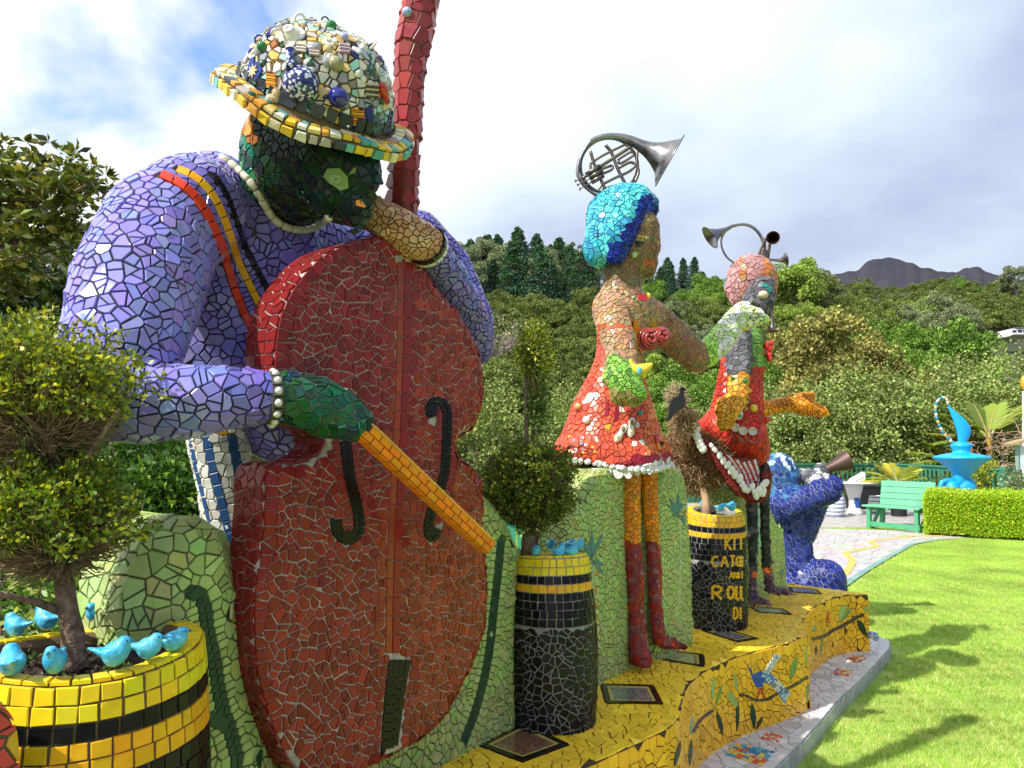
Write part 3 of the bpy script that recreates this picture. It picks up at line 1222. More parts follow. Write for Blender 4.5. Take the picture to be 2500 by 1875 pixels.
add_tree('lime', P(1945, 700, 92).x, 92, 1.5, label='pale yellow green round tree on the slope by the horn bell')
# the bushy trees right behind the deck fence
for i, (px, d, s, w) in enumerate(((1870, 25, 0.95, 'behind the kneeling blue figure'), (1960, 23.6, 0.9, 'behind the fence left of the round table'), (2060, 24.6, 1.0, 'behind the fence over the round table'),
                                   (2150, 23.8, 0.98, 'behind the fence over the palm'), (2245, 25.5, 0.95, 'behind the fence left of the blue sculpture'), (2330, 24.0, 0.98, 'right behind the bright blue sculpture'),
                                   (2420, 26.5, 1.12, 'behind the banana plant'), (2500, 25.0, 1.1, 'at the right edge behind the wooden rail'), (1800, 24.2, 0.85, 'behind the red skirt of the pink headed figure'),
                                   (1400, 30.0, 1.0, 'left of the blue haired figure low down'), (1150, 21, 0.9, 'low beside the red double bass'), (2280, 30, 1.15, 'above the blue sculpture, second row'), (2130, 31, 1.0, 'above the palm, second row'))):
    add_tree('fence', P(px, 1000, d).x, d, s, z=-2.1, label='pale leafed bushy tree ' + w)

# ---------------------------------------------------------------- lawn, path, deck
def flat(name, pts, z, m, kind='structure', n=0):
    V = [(p[0], p[1], z) for p in pts]
    o = mobj(name, V, [tuple(range(len(V)))], m)
    if kind: o['kind'] = kind
    return o


LAWN_M = mat('lawn_green', (0.22, 0.38, 0.045), 0.9, col2=(0.46, 0.52, 0.13), vscale=2.2, bump=0.8, bscale=150)
flat('lawn', [(-1.5, -4), (16, -4), (16, 16.5), (7, 16.5), (2.0, 10.5), (0.8, 7.0), (-1.5, 3)], 0.0, LAWN_M)
flat('garden_soil', [(-14, -4), (-1.5, -4), (-1.5, 3), (0.8, 7), (2.0, 10.5), (0.5, 22), (-14, 22)], -0.004, SOIL)


def blade_patch():
    n = 2600
    C = np.stack([nr.rand(n) * 0.5 - 0.25, nr.rand(n) * 0.5 - 0.25, np.full(n, -0.002)], 1)
    co = leaf_cols(n, (0.27, 0.46, 0.045), 0.25, alt=(0.62, 0.62, 0.22), p=0.28)
    d = nr.normal(size=(n, 3)) * np.array((0.55, 0.55, 0.1)); d[:, 2] += 1
    d /= np.linalg.norm(d, axis=1)[:, None]
    a = nr.rand(n) * 6.28
    s_ = np.stack([np.cos(a), np.sin(a), np.zeros(n)], 1)
    h = nr.uniform(0.014, 0.032, n)[:, None]
    V = np.empty((n, 4, 3))
    V[:, 0] = C - s_ * 0.0013; V[:, 1] = C + s_ * 0.0013
    V[:, 2] = C + d * h + s_ * 0.0004; V[:, 3] = C + d * h - s_ * 0.0004
    return V.reshape(-1, 3), np.repeat(co, 4, 0), n


# edge of the lawn against the far paving, and against the bench terrace
LE = [onz(*q, 0) for q in ((2040, 1447), (2067, 1433), (2121, 1395), (2194, 1352), (2230, 1332), (2248, 1327), (2300, 1319), (2385, 1312), (2500, 1309))]
PV_EDGE = [(1800, 1960), (1905, 1861), (1958, 1809), (2003, 1760), (2048, 1707), (2109, 1650), (2150, 1606), (2171, 1583), (2173, 1566), (2141, 1552)]
PV = [onz(x, y, 0.09) for x, y in PV_EDGE]
PV0 = PV[0]
PV = [PV0 - UH * 2.2, PV0 - UH * 1.0] + PV
TERR = [Vector(p) for p in PV] + [W0 + UH * 4.4 - VH * 0.4, W0 - UH * 2.4 - VH * 0.4]
FARPAVE = [LE[0] + Vector((-0.3, -0.7, 0))] + LE[1:] + [Vector((10.5, 13.9, 0)), Vector((6.2, 14.6, 0)), Vector((5.2, 14.9, 0)), Vector((1.2, 14.6, 0)), Vector((1.8, 9.0, 0))]
Vb, Cb, nb_ = blade_patch()
tp = [(p.x, p.y) for p in TERR]; fp = [(p.x, p.y) for p in FARPAVE]
keep_ = np.abs(Vb.reshape(-1, 4, 3)[:, 0, :2]).max(1) < 0.10
Vs = Vb.reshape(-1, 4, 3)[keep_].reshape(-1, 3); Cs = Cb.reshape(-1, 4, 3)[keep_].reshape(-1, 3)
spots = []
for i in range(0, 88):
    for j in range(0, 84):
        x, y = -0.3 + i * 0.17 + rnd.uniform(-.01, .01), 2.3 + j * 0.17 + rnd.uniform(-.01, .01)
        if y > 15: continue
        q = proj((x, y, 0))
        if not (-120 < q[0] < 2720 and q[1] < 2060): continue
        if y < 6.4 and ((x - W0.x) * VH.x + (y - W0.y) * VH.y) < 0.3: continue
        if any(inside(c, tp) or inside(c, fp) for c in ((x - .05, y), (x + .06, y), (x, y + .06), (x, y - .05), (x, y))): continue
        spots.append((x, y, 0.0, rnd.uniform(0.92, 1.15)))
gsrc = quadmesh('grass', Vs, int(keep_.sum()), mat('grass_blade', attr=True, rough=0.5, spec=0.3, trans=0.2, var=0.32, vscale=1.2), cols=Cs)
gsrc.location = (spots[0][0], spots[0][1], 0); gsrc['kind'] = 'stuff'
gn_instances('grass_sward', spots[1:], gsrc, rot=False)
print('SPOTS', len(spots), int(keep_.sum()))

# far crazy paving with its winding yellow ribbon
th_path = thing('garden_path', '', '', (0, 0, 0))
th_path['kind'] = 'structure'
pb = slab('path_bed', [Vector((p.x, p.y, 0.012)) for p in FARPAVE], (0, 0, 1), 0.05, grout('path', (0.20, 0.18, 0.17)), th_path, bevel=0.004, steps=1)
white = (0.50, 0.47, 0.47)
edge_rows = [(onz(px, py, 0.012), Vector((0, 0, 1)), (0.24, 0.42, 0.40), 0.1) for px, py in
             [(q.x, q.y) for q in resample([Vector(p) for p in ((2044, 1442), (2068, 1429), (2122, 1391), (2195, 1348), (2230, 1329), (2250, 1324))], 9)]]
mosaic(th_path, pb, 0.20, lambda p, n: tuple(c * rnd.uniform(0.85, 1.1) for c in white), mask=lambda p, n: n[2] > 0.5, gap=0.012, h=0.004, shard=0.5, tilt=0.6, matl=PAVE_T, name='stone', jit=0.05)
er_ = resample(smooth_poly([onz(x, y, 0.018) for x, y in ((2042, 1445), (2068, 1430), (2122, 1392), (2195, 1349), (2232, 1329), (2250, 1325), (2300, 1317))], 3, False), 0.16)
for a, b in zip(er_, er_[1:]):
    t = (b - a).normalized(); nv = Vector((-t.y, t.x, 0)) * 0.075
    plate_tile(th_path, pb.o, [a + t * .005, b - t * .005, b - t * .005 + nv, a + t * .005 + nv], (0, 0, 1), 0.002, tuple(c * rnd.uniform(.8, 1.1) for c in (0.20, 0.36, 0.34)), name='stone', matl=PAVE_T)
rib = smooth_poly([Vector(p) for p in ((2040, 1412), (2052, 1412), (2082, 1371), (2065, 1352), (2085, 1344), (2140, 1333), (2125, 1322), (2160, 1316), (2200, 1313), (2225, 1308), (2262, 1308), (2305, 1307), (2315, 1302))], 4, False)
rw = [onz(p.x, p.y, 0.021) for p in rib]
rw = resample(rw, 0.14)
for a, b in zip(rw, rw[1:]):
    t = (b - a).normalized(); nv = Vector((-t.y, t.x, 0)) * 0.045
    a2, b2 = a + t * 0.006, b - t * 0.006
    plate_tile(th_path, pb.o, [a2 - nv, b2 - nv, b2 + nv, a2 + nv], (0, 0, 1), 0.002, (0.66, 0.45, 0.10), name='stone', matl=PAVE_T)

# deck boards beyond the paving
deck_m = mat('weathered_deck', (0.42, 0.38, 0.37), 0.55, var=0.35, vscale=7)
deck = flat('deck', [(0.8, 14.6), (12, 14.6), (12, 21.6), (0.8, 21.6)], -0.02, mat('deck_shadow', (0.03, 0.03, 0.03), 0.9))
y = 14.95
while y < 21.4:
    mb = MB(); mb.box((5.3, y, -0.001 + rnd.uniform(-.002, .002)), (4.4, 0.085, 0.018))
    o = mb.build('plank', deck_m, deck, loc=(5.3, y, 0)); y += 0.19

# ---------------------------------------------------------------- deck fence
GREEN_D = mat('fence_green_paint', (0.022, 0.13, 0.075), 0.5, var=0.15, vscale=5)
GREEN_L = mat('pale_green_paint', (0.13, 0.42, 0.26), 0.5, var=0.15, vscale=5)


def fence(name, a, b, H, step, m, label, posts=3, bal=0.022, cap=None):
    a, b = Vector(a), Vector(b)
    t = thing(name, label, 'fence', a.lerp(b, 0.5))
    d = b - a; L_ = d.length; u = d.normalized(); ang = math.atan2(u.y, u.x); rm = rotz(ang)
    c = a.lerp(b, 0.5)
    mb = MB(); mb.box(c + Vector((0, 0, H - 0.02)), (L_ / 2 + 0.04, 0.055, 0.022), rm); mb.build('top_rail', cap or m, t, loc=c)
    mb = MB(); mb.box(c + Vector((0, 0, H - 0.085)), (L_ / 2, 0.02, 0.035), rm); mb.build('rail', m, t, loc=c)
    mb = MB(); mb.box(c + Vector((0, 0, 0.10)), (L_ / 2, 0.02, 0.035), rm); mb.build('rail', m, t, loc=c)
    for i in range(posts):
        p = a.lerp(b, i / (posts - 1))
        mb = MB(); mb.box(p + Vector((0, 0, H / 2 - 0.02)) + rm @ Vector((0, 0.03, 0)), (0.055, 0.055, H / 2 - 0.02), rm); mb.build('post', m, t, loc=p)
    n = int(L_ / step)
    for i in range(1, n):
        p = a.lerp(b, i / n)
        mb = MB(); mb.box(p + Vector((0, 0, H / 2 - 0.03)) - rm @ Vector((0, 0.034, 0)), (bal, 0.012, H / 2 - 0.06), rm); mb.build('baluster', m, t, loc=p)
    return t


FA = P(1600, 1100, 21.0); FB = P(2180, 1130, 21.0); FC = P(2440, 1143, 16.4)
for q in (FA, FB, FC): q.z = 0
fence('deck_fence', FA, FB, 1.09, 0.125, GREEN_D, 'dark green baluster fence at the far side of the deck, left of the corner', posts=4)
fence('deck_fence', FB, FC, 1.09, 0.19, mat('mid_green_paint', (0.05, 0.22, 0.14), 0.5, var=0.15), 'mid green baluster fence running from the deck corner behind the blue sculpture', posts=3, bal=0.035)
FD = FC + Vector((1.6, 1.0, 0))
WOODCAP = mat('bare_timber', (0.36, 0.27, 0.15), 0.8, var=0.3, vscale=9)
fence('ramp_fence', FC + Vector((0.12, 0, 0)), FD, 1.17, 0.16, mat('mid_green_paint'), 'short green fence with bare timber handrail at the right edge', posts=2, bal=0.06, cap=WOODCAP)
# the green fence glimpsed behind the middle pot
ga, gb = P(1240, 1300, 5.6), P(1420, 1300, 5.6)
ga.z = gb.z = 0
fence('garden_fence', ga, gb, 1.12, 0.1, mat('teal_paint', (0.04, 0.30, 0.20), 0.5), 'teal green fence behind the middle barrel pot', posts=2, bal=0.035)

# ---------------------------------------------------------------- bench, table, pots on the deck
bt = onz(2190, 1300, 0)
t = thing('garden_bench', 'pale green wooden bench with slatted back in front of the hedge', 'bench', bt)
a_, b_ = onz(2120, 1291, 0), onz(2244, 1303, 0)
u = (b_ - a_).normalized(); ang = math.atan2(u.y, u.x); rm = rotz(ang); L_ = 1.0 * (b_ - a_).length + 0.05
c0 = (a_ + b_) / 2


def bb(name, off, h, m=GREEN_L, tilt=0):
    mb = MB(); r_ = rm @ Matrix.Rotation(tilt, 3, 'X')
    c = c0 + rm @ Vector(off)
    mb.box(c, h, r_); mb.build(name, m, t, loc=c)


GREEN_B = mat('bench_green_paint', (0.07, 0.34, 0.17), 0.5, var=0.15, vscale=5)
for sx in (-1, 1):
    bb('leg', (sx * (L_ / 2 - 0.05), 0, 0.21), (0.035, 0.035, 0.21), GREEN_B)
    bb('leg', (sx * (L_ / 2 - 0.05), 0.45, 0.22), (0.035, 0.04, 0.22), GREEN_B, -0.18)
    bb('side_rail', (sx * (L_ / 2 - 0.05), 0.22, 0.39), (0.025, 0.24, 0.03), GREEN_B)
    bb('brace', (sx * (L_ / 2 - 0.05), 0.24, 0.22), (0.02, 0.03, 0.24), GREEN_B, -0.7)
bb('stretcher', (0, 0, 0.10), (L_ / 2, 0.022, 0.045), GREEN_B)
for k in range(3): bb('seat_slat', (0, -0.02 + 0.15 * k, 0.44), (L_ / 2 + 0.04, 0.07, 0.015), GREEN_L)
for k in range(4): bb('back_slat', (0, 0.50 + 0.022 * k, 0.50 + 0.115 * k), (L_ / 2 + 0.01, 0.014, 0.054), GREEN_L, -0.2)
for sx in (-1, 1): bb('back_post', (sx * (L_ / 2 - 0.12), 0.56, 0.62), (0.03, 0.02, 0.3), GREEN_B, -0.2)

CER_W = mat('white_ceramic', (0.72, 0.72, 0.73), 0.25, coat=0.4, var=0.05)
CER_B = mat('cobalt_paint', (0.03, 0.10, 0.42), 0.3, coat=0.4, var=0.2)
tp_ = onz(2087, 1258, 0)
t = thing('round_table', 'white round ceramic topped table standing on the deck by the fence', 'table', tp_)
mb = MB(); mb.lathe([(0.19, 0), (0.17, 0.08), (0.12, 0.2), (0.12, 0.36), (0.17, 0.55), (0.20, 0.66), (0.19, 0.71)], tp_, n=24); mb.build('pedestal', CER_W, t, tp_, True)
mb = MB(); mb.lathe([(0.0, 0.715), (0.50, 0.72), (0.515, 0.735), (0.50, 0.75), (0, 0.752)], tp_, n=36); mb.build('tabletop', CER_W, t, tp_, True)
for k in range(9):
    a = -1.9 + k * 0.1
    q = tp_ + Vector((math.cos(a) * 0.125, math.sin(a) * 0.125, 0.3 + 0.06 * math.sin(k * 2.1)))
    mb = MB(); mb.box(q, (0.02, 0.01, 0.03 + 0.02 * (k % 3)), rotz(a + R(90))); mb.build('painted_motif', CER_B, t, q)
s_ = tp_ + Vector((0.10, -0.1, 0.75))
t = thing('ceramic_ornament', 'white pointed ceramic ornament with blue dots on the round table', 'ornament', s_)
mb = MB(); mb.prism([s_ + Vector(v) for v in ((-0.24, 0, 0.0), (0.12, 0, 0.0), (0.13, 0, 0.20), (0.10, 0, 0.23), (-0.02, 0, 0.16), (-0.18, 0, 0.08))], (0, 0.12, 0)); mb.build('ornament_body', CER_W, t, s_)
for dx, dz in ((0.0, 0.06), (0.06, 0.1), (-0.08, 0.04)):
    mb = MB(); mb.sphere(s_ + Vector((dx, -0.002, dz)), (0.014, 0.006, 0.014), 8, 5); mb.build('dot', CER_B, t, s_)


def striped_pot(px, py, hh, rr, label, n=6):
    p = onz(px, py, 0)
    t = thing('striped_pot', label, 'pot', p)
    prof = [(0.70, 0), (0.82, 0.10), (0.96, 0.35), (1.0, 0.55), (0.95, 0.78), (0.82, 0.95), (0.80, 1.0), (0.72, 1.0), (0.72, 0.9), (0, 0.9)]
    mb = MB(); mb.lathe([(r_ * rr, h_ * hh) for r_, h_ in prof], p, n=28); mb.build('pot_body', CER_W, t, p, True)
    for k in range(n):
        h_ = 0.1 + 0.82 * k / (n - 1)
        r_ = np.interp(h_, [0, .1, .35, .55, .78, .95], [.7, .82, .96, 1.0, .95, .82]) * rr
        mb = MB(); mb.lathe([(r_ - 0.01, h_ * hh - 0.012), (r_ + 0.004, h_ * hh - 0.01), (r_ + 0.004, h_ * hh + 0.01), (r_ - 0.01, h_ * hh + 0.012)], p, n=28); mb.build('stripe', CER_B, t, p, True)
    return p


def tuft(name, label, cat, p, n, L_, w, col, spread=1.0, parts='blade', droop=0.5):
    t = thing(name, label, cat, p)
    for k in range(n):
        a = rnd.uniform(0, 6.28); el = rnd.uniform(0.35, 1.35)
        d = Vector((math.cos(a) * math.cos(el) * spread, math.sin(a) * math.cos(el) * spread, math.sin(el)))
        l = L_ * rnd.uniform(0.7, 1.1)
        s_ = d.cross(Vector((0, 0, 1))); s_ = s_.normalized() * w
        V = []
        for i in range(5):
            q = i / 4
            c = Vector(p) + d * l * q + Vector((0, 0, -droop * l * q * q * 0.5))
            ww = s_ * (1 - q) ** 0.6
            V += [c - ww + Vector((0, 0, .002)), c + Vector((0, 0, -w * 0.4)), c + ww + Vector((0, 0, .002))]
        F = []
        for i in range(4):
            for j in (0, 1): F.append((i * 3 + j, i * 3 + j + 1, i * 3 + 4 + j, i * 3 + 3 + j))
        cc = tuple(x * rnd.uniform(0.75, 1.25) for x in col)
        mobj(parts, V, F, LEAF, t, loc=p, cols=cc)
    return t


q = striped_pot(2038, 1263, 0.52, 0.235, 'white pot with blue stripes left of the round table')
tuft('grass_plant', 'yellow green spiky plant in the striped pot left of the table', 'plant', q + Vector((0, 0, 0.46)), 60, 0.28, 0.012, (0.40, 0.50, 0.03))
striped_pot(2142, 1255, 0.42, 0.19, 'white stool with wavy blue bands half hidden by the green bench', n=5)
t = thing('black_planter', 'black square planter behind the round table', 'planter', onz(2115, 1245, 0))
q = onz(2115, 1245, 0); mb = MB(); mb.box(q + Vector((0, 0.2, 0.28)), (0.34, 0.3, 0.28)); mb.box(q + Vector((0, 0.2, 0.57)), (0.36, 0.32, 0.02)); mb.build('planter_box', mat('black_paint', (0.012, 0.012, 0.014), 0.5), t, q)


# fan palm behind the bench: fronds with separate leaflets
def palm(name, label, base, n, L_, col, leafw, H=0.0, arch=0.6, stemcol=(0.35, 0.33, 0.08), dirs=None, nl=22, ll=0.5):
    t = thing(name, label, 'palm', base)
    if H:
        mb = MB(); mb.tube([base, base + Vector((0.03, 0, H * 0.5)), base + Vector((0, 0, H))], [0.10, 0.085, 0.08], 8); mb.build('trunk', mat('banana_stem', (0.40, 0.25, 0.05), 0.6, var=0.4, vscale=14), t, base)
    top = base + Vector((0, 0, H))
    for k in range(n):
        a, el = dirs[k] if dirs else (6.28 * k / n + rnd.uniform(-.2, .2), rnd.uniform(0.4, 1.1))
        d = Vector((math.cos(a) * math.cos(el), math.sin(a) * math.cos(el), math.sin(el)))
        side = d.cross(Vector((0, 0, 1))).normalized()
        l = L_ * rnd.uniform(0.85, 1.1)
        pts = [top + d * l * q + Vector((0, 0, -arch * l * q * q * 0.5)) for q in [i / 8 for i in range(9)]]
        mb = MB(); mb.tube(pts, [0.018 * (1 - 0.8 * i / 8) * (2 if H else 1) for i in range(9)], 5); f = mb.build('frond', mat('frond_stem', stemcol, 0.5), t, base)
        V, F = [], []
        for i in range(nl):
            q = 0.18 + 0.8 * i / nl
            j = min(7, int(q * 8)); p = pts[j].lerp(pts[j + 1], q * 8 - j); tv = (pts[j + 1] - pts[j]).normalized()
            for sg in (-1, 1):
                dr = (side * sg * 0.8 + tv * 0.6 + Vector((0, 0, -0.15 + rnd.uniform(-.1, .1)))).normalized()
                lf = ll * l * (1 - 0.5 * abs(q - 0.4) * 2) * rnd.uniform(0.8, 1.1)
                w = tv * leafw
                b0 = len(V)
                V += [p, p + dr * lf * 0.4 + w * 0.5 + Vector((0, 0, 0.01)), p + dr * lf, p + dr * lf * 0.4 - w * 0.5]
                F.append((b0, b0 + 1, b0 + 2, b0 + 3))
        mobj('leaflets', V, F, LEAF, f, loc=base, cols=tuple(x * rnd.uniform(0.8, 1.2) for x in col))['kind'] = 'stuff'
    return t


q = onz(2195, 1262, 0); q.z = 0.72
mb = MB(); tpp = thing('palm_tub', 'low dark tub holding the yellow palm behind the bench', 'pot', (q.x, q.y, 0)); mb.lathe([(0.16, 0), (0.2, 0.68), (0.17, 0.68), (0.17, 0.66), (0, 0.66)], (q.x, q.y, 0), n=20); mb.build('tub', mat('black_paint'), tpp)
palm('fan_palm', 'yellow green young palm spreading behind the pale green bench', q, 9, 0.80, (0.45, 0.42, 0.05), 0.03, dirs=[(2.9, 0.35), (2.7, 0.7), (3.4, 0.5), (0.2, 0.5), (0.0, 0.85), (0.4, 0.65), (1.6, 1.1), (-1.4, 0.9), (3.1, 1.0)], nl=20, ll=0.42)
palm('banana_plant', 'banana plant with yellow ribbed arching leaves behind the fence', P(2423, 1290, 22.0) * 1.0, 8, 1.6, (0.24, 0.32, 0.05), 0.13, H=2.55, arch=0.55, dirs=[(3.05, 0.75), (2.6, 0.95), (3.4, 0.35), (0.2, 0.65), (-0.1, 0.95), (0.5, 1.2), (2.0, 1.3), (3.0, 0.12)], nl=26, ll=0.42, stemcol=(0.50, 0.42, 0.09))
for px in (2290, 2330):
    palm('banana_plant', 'banana leaf clump left of the blue sculpture, ' + ('lower' if px == 2290 else 'upper'), P(px + 40, 1180, 21.6), 4, 1.3, (0.24, 0.32, 0.05), 0.12, H=0.55 if px == 2290 else 1.1, arch=0.5, dirs=[(3.0, 0.5), (2.8, 0.9), (3.3, 0.25), (2.6, 1.1)], nl=22, ll=0.4, stemcol=(0.50, 0.42, 0.09))

# clipped hedge
def hedge():
    a = onz(2262, 1308, 0); b = onz(2600, 1328, 0)
    pts = [a + Vector((0, 0.0, 0)), a.lerp(b, 0.35) + Vector((0, 0.05, 0)), b]
    H = 0.715; D_ = 0.75
    t = thing('clipped_hedge', 'bright yellow green clipped hedge right of the bench', 'hedge', a)
    u = (b - a); L_ = u.length; u.normalize(); v = Vector((-u.y, u.x, 0))
    mb = MB(); mb.box(a + u * (L_ / 2) + v * (D_ / 2) + Vector((0, 0, H / 2)), (L_ / 2 - 0.06, D_ / 2 - 0.07, H / 2 - 0.06), rotz(math.atan2(u.y, u.x)))
    mb.build('hedge_core', mat('hedge_inside', (0.03, 0.035, 0.015), 0.9), t, a)
    n = 60000
    U = nr.rand(n) * L_; r_ = nr.rand(n)
    W = np.zeros(n); Z = np.zeros(n); NR = np.zeros((n, 3))
    f = r_ < 0.60; tp2 = (r_ >= 0.60) & (r_ < 0.90); en = r_ >= 0.90
    Z[f] = nr.rand(f.sum()) ** 0.9 * H * 0.93 + 0.05; W[f] = nr.normal(0, 0.035, f.sum()); NR[f] = (-v.x, -v.y, 0.3)
    Z[tp2] = H + nr.normal(0, 0.032, tp2.sum()); W[tp2] = nr.rand(tp2.sum()) * D_; NR[tp2] = (0, 0, 1)
    U[en] = nr.normal(0.0, 0.02, en.sum()); Z[en] = nr.rand(en.sum()) * H; W[en] = nr.rand(en.sum()) * D_; NR[en] = (-u.x, -u.y, 0.2)
    wav = 0.03 * np.sin(U * 2.1) + 0.02 * np.sin(U * 5.3 + 1)
    Z[tp2] += wav[tp2]; W[f] += wav[f] * 0.8
    C = np.array(a) + U[:, None] * np.array(u) + W[:, None] * np.array(v); C[:, 2] = Z
    co = leaf_cols(n, (0.36, 0.56, 0.03), 0.25, alt=(0.66, 0.66, 0.05), p=0.22)
    V, cc = leaf_quads(C, 0.03, co, nrm=NR * 0.8, aspect=0.6)
    o = quadmesh('hedge_leaves', V, n, LEAF, t, cols=cc, loc=a); o['kind'] = 'stuff'


hedge()

# the bright blue abstract sculpture
BLU = mat('sky_blue_paint', (0.006, 0.36, 0.80), 0.4, var=0.08, vscale=3, coat=0.1)
bs = P(2340, 1225, 15.6); bs.z = 0
def bp(px, py, dd=0.0): return P(px, py, 15.6 + dd)
t = thing('blue_sculpture', 'bright blue abstract sculpture with a looped striped tail behind the hedge', 'sculpture', bs)
mb = MB()
c = bp(2348, 1115)
zz = lambda py: bp(2348, py).z - c.z
prof = [(0.0, zz(1200)), (0.11, zz(1185)), (0.12, zz(1165)), (0.20, zz(1153)), (0.31, zz(1139)), (0.42, zz(1128)), (0.51, zz(1120)), (0.53, zz(1117)), (0.50, zz(1114)), (0.34, zz(1109)), (0.17, zz(1105)), (0.155, zz(1098)), (0.20, zz(1091)), (0.205, zz(1088)), (0.20, zz(1085)), (0.12, zz(1080)), (0.0, zz(1076))]
mb.lathe(prof, c, n=40)
mb.sphere(bp(2324, 1192), (0.15, 0.15, 0.17), 20, 12); mb.sphere(bp(2354, 1192, 0.05), (0.23, 0.22, 0.27), 22, 14)
mb.sphere(bp(2342, 1165), (0.12, 0.13, 0.30), 18, 10)
mb.tube([bp(2297, 1215), bp(2297, 1185), bp(2300, 1177), bp(2310, 1174), bp(2335, 1172)], [0.05, 0.05, 0.05, 0.05, 0.06], 12)
mb.build('body', BLU, t, bs, True)
# the leaf shaped upper half, built as stacked elliptic rings
rings = [((2312, 990), 2), ((2320, 1000), 6), ((2330, 1012), 11), ((2340, 1025), 16), ((2347, 1038), 19), ((2351, 1050), 19), ((2352, 1062), 17), ((2349, 1074), 13), ((2346, 1084), 10), ((2346, 1094), 11)]
V = []; nn_ = 18
for (px, py), w in rings:
    cc_ = bp(px + 2, py)
    for k in range(nn_):
        a = 6.283 * k / nn_
        V.append(cc_ + Vector((math.cos(a) * w * pxm(15.6) * 0.95, math.sin(a) * w * pxm(15.6) * 0.45, 0)))
F = [(i * nn_ + k, i * nn_ + (k + 1) % nn_, (i + 1) * nn_ + (k + 1) % nn_, (i + 1) * nn_ + k) for i in range(len(rings) - 1) for k in range(nn_)]
mobj('flame', V, F, BLU, t, smooth=True)
tail = smooth_poly([Vector(p) for p in ((2315, 988), (2312, 974), (2304, 970), (2294, 973), (2286, 985), (2284, 1005), (2290, 1030), (2302, 1055), (2318, 1073), (2332, 1085))], 4, False)
tr_ = resample([bp(p.x, p.y) for p in tail], 0.075)
TCOL = [mat('cream_paint', (0.70, 0.60, 0.45), 0.5), mat('deep_teal_paint', (0.01, 0.25, 0.42), 0.4), mat('gold_paint', (0.65, 0.42, 0.08), 0.5), mat('deep_teal_paint')]
for k, (a, b) in enumerate(zip(tr_, tr_[1:])):
    mb = MB(); mb.tube([a, b], 0.026, 10); mb.build('tail_ring', TCOL[0] if k < 3 else TCOL[k % 4], t, a, True)
# plants round the sculpture
def leafy(name, label, cat, c, r3, n, leaf, col, alt=None, p=0.15, up=0.4, m=LEAF, core=None, stems=8, aspect=0.5, clumps=14, base=None, cl=0.42, part='leaves'):
    c = Vector(c)
    t = thing(name, label, cat, base or (c.x, c.y, max(0, c.z - r3[2])))
    C, NR = [], []
    CO = []
    for i in range(clumps):
        v = Vector((rnd.gauss(0, 1), rnd.gauss(0, 1), rnd.gauss(0.1, 1))).normalized() * rnd.uniform(0.35, 0.8)
        cc = np.array((c.x + v.x * r3[0], c.y + v.y * r3[1], c.z + v.z * r3[2]))
        m_ = n // clumps
        d = nr.normal(size=(m_, 3)); d /= np.linalg.norm(d, axis=1)[:, None]
        rr = cl * (0.55 + 0.5 * nr.rand(m_) ** 0.5)
        C.append(cc + d * rr[:, None] * np.array(r3)); NR.append(d)
        b = rnd.uniform(0.75, 1.25)
        CO.append(leaf_cols(m_, tuple(x * b for x in col), 0.22, alt=alt, p=p))
    C = np.concatenate(C); NR = np.concatenate(NR); CO = np.concatenate(CO)
    V, q = leaf_quads(C, leaf, CO, up=up, nrm=NR * 0.7, aspect=aspect)
    o = quadmesh(part, V, len(C), m, t, cols=q, loc=WL[t.name]); o['kind'] = 'stuff'
    if stems:
        mb = MB()
        b0 = Vector(base or (c.x, c.y, max(0, c.z - r3[2])))
        for k in range(stems):
            e = c + Vector((rnd.uniform(-.6, .6) * r3[0], rnd.uniform(-.6, .6) * r3[1], rnd.uniform(-.2, .7) * r3[2]))
            w = min(r3) * 0.035
            mb.tube([b0, b0.lerp(e, 0.5) + Vector((rnd.uniform(-.1, .1) * r3[0], 0, 0)), e], [w, w * 0.7, w * 0.3], 5)
        mb.build('stems', TWIG, t, WL[t.name])
    return t


q = P(2415, 1190, 16.8); leafy('flowering_shrub', 'loose yellow and orange leafed shrub right of the blue sculpture', 'shrub', (q.x, q.y, 0.75), (0.55, 0.4, 0.5), 1500, 0.07, (0.20, 0.30, 0.03), alt=(0.60, 0.45, 0.04), p=0.3)
q = P(2490, 1190, 14.5); leafy('grey_shrub', 'grey green fine leafed shrub at the right edge behind the hedge', 'shrub', (q.x, q.y, 0.75), (0.35, 0.3, 0.4), 1800, 0.05, (0.18, 0.24, 0.12), alt=(0.4, 0.45, 0.3), p=0.2)
q = P(2310, 1190, 17.5); leafy('small_shrub', 'low green shrub behind the fence beside the blue sculpture', 'shrub', (q.x, q.y, 0.5), (0.6, 0.4, 0.4), 1200, 0.07, (0.08, 0.15, 0.03))
t = thing('bare_brush', 'tangle of bare brown twigs behind the timber rail at right', 'brush', P(2475, 1100, 20) )
mb = MB()
c = P(2475, 1080, 20)
for k in range(130):
    a = c + Vector((rnd.gauss(0, .55), rnd.gauss(0, .3), rnd.gauss(-0.1, .35))); d = Vector((rnd.gauss(0, 1), rnd.gauss(0, 1), rnd.gauss(0, .7))).normalized() * rnd.uniform(.2, .5)
    mb.tube([a, a + d * 0.5 + Vector((0, 0, .05)), a + d], [0.014, 0.01, 0.005], 4)
mb.build('twigs', mat('dry_twig', (0.33, 0.20, 0.15), 0.9, var=0.3, vscale=3), t)['kind'] = 'stuff'
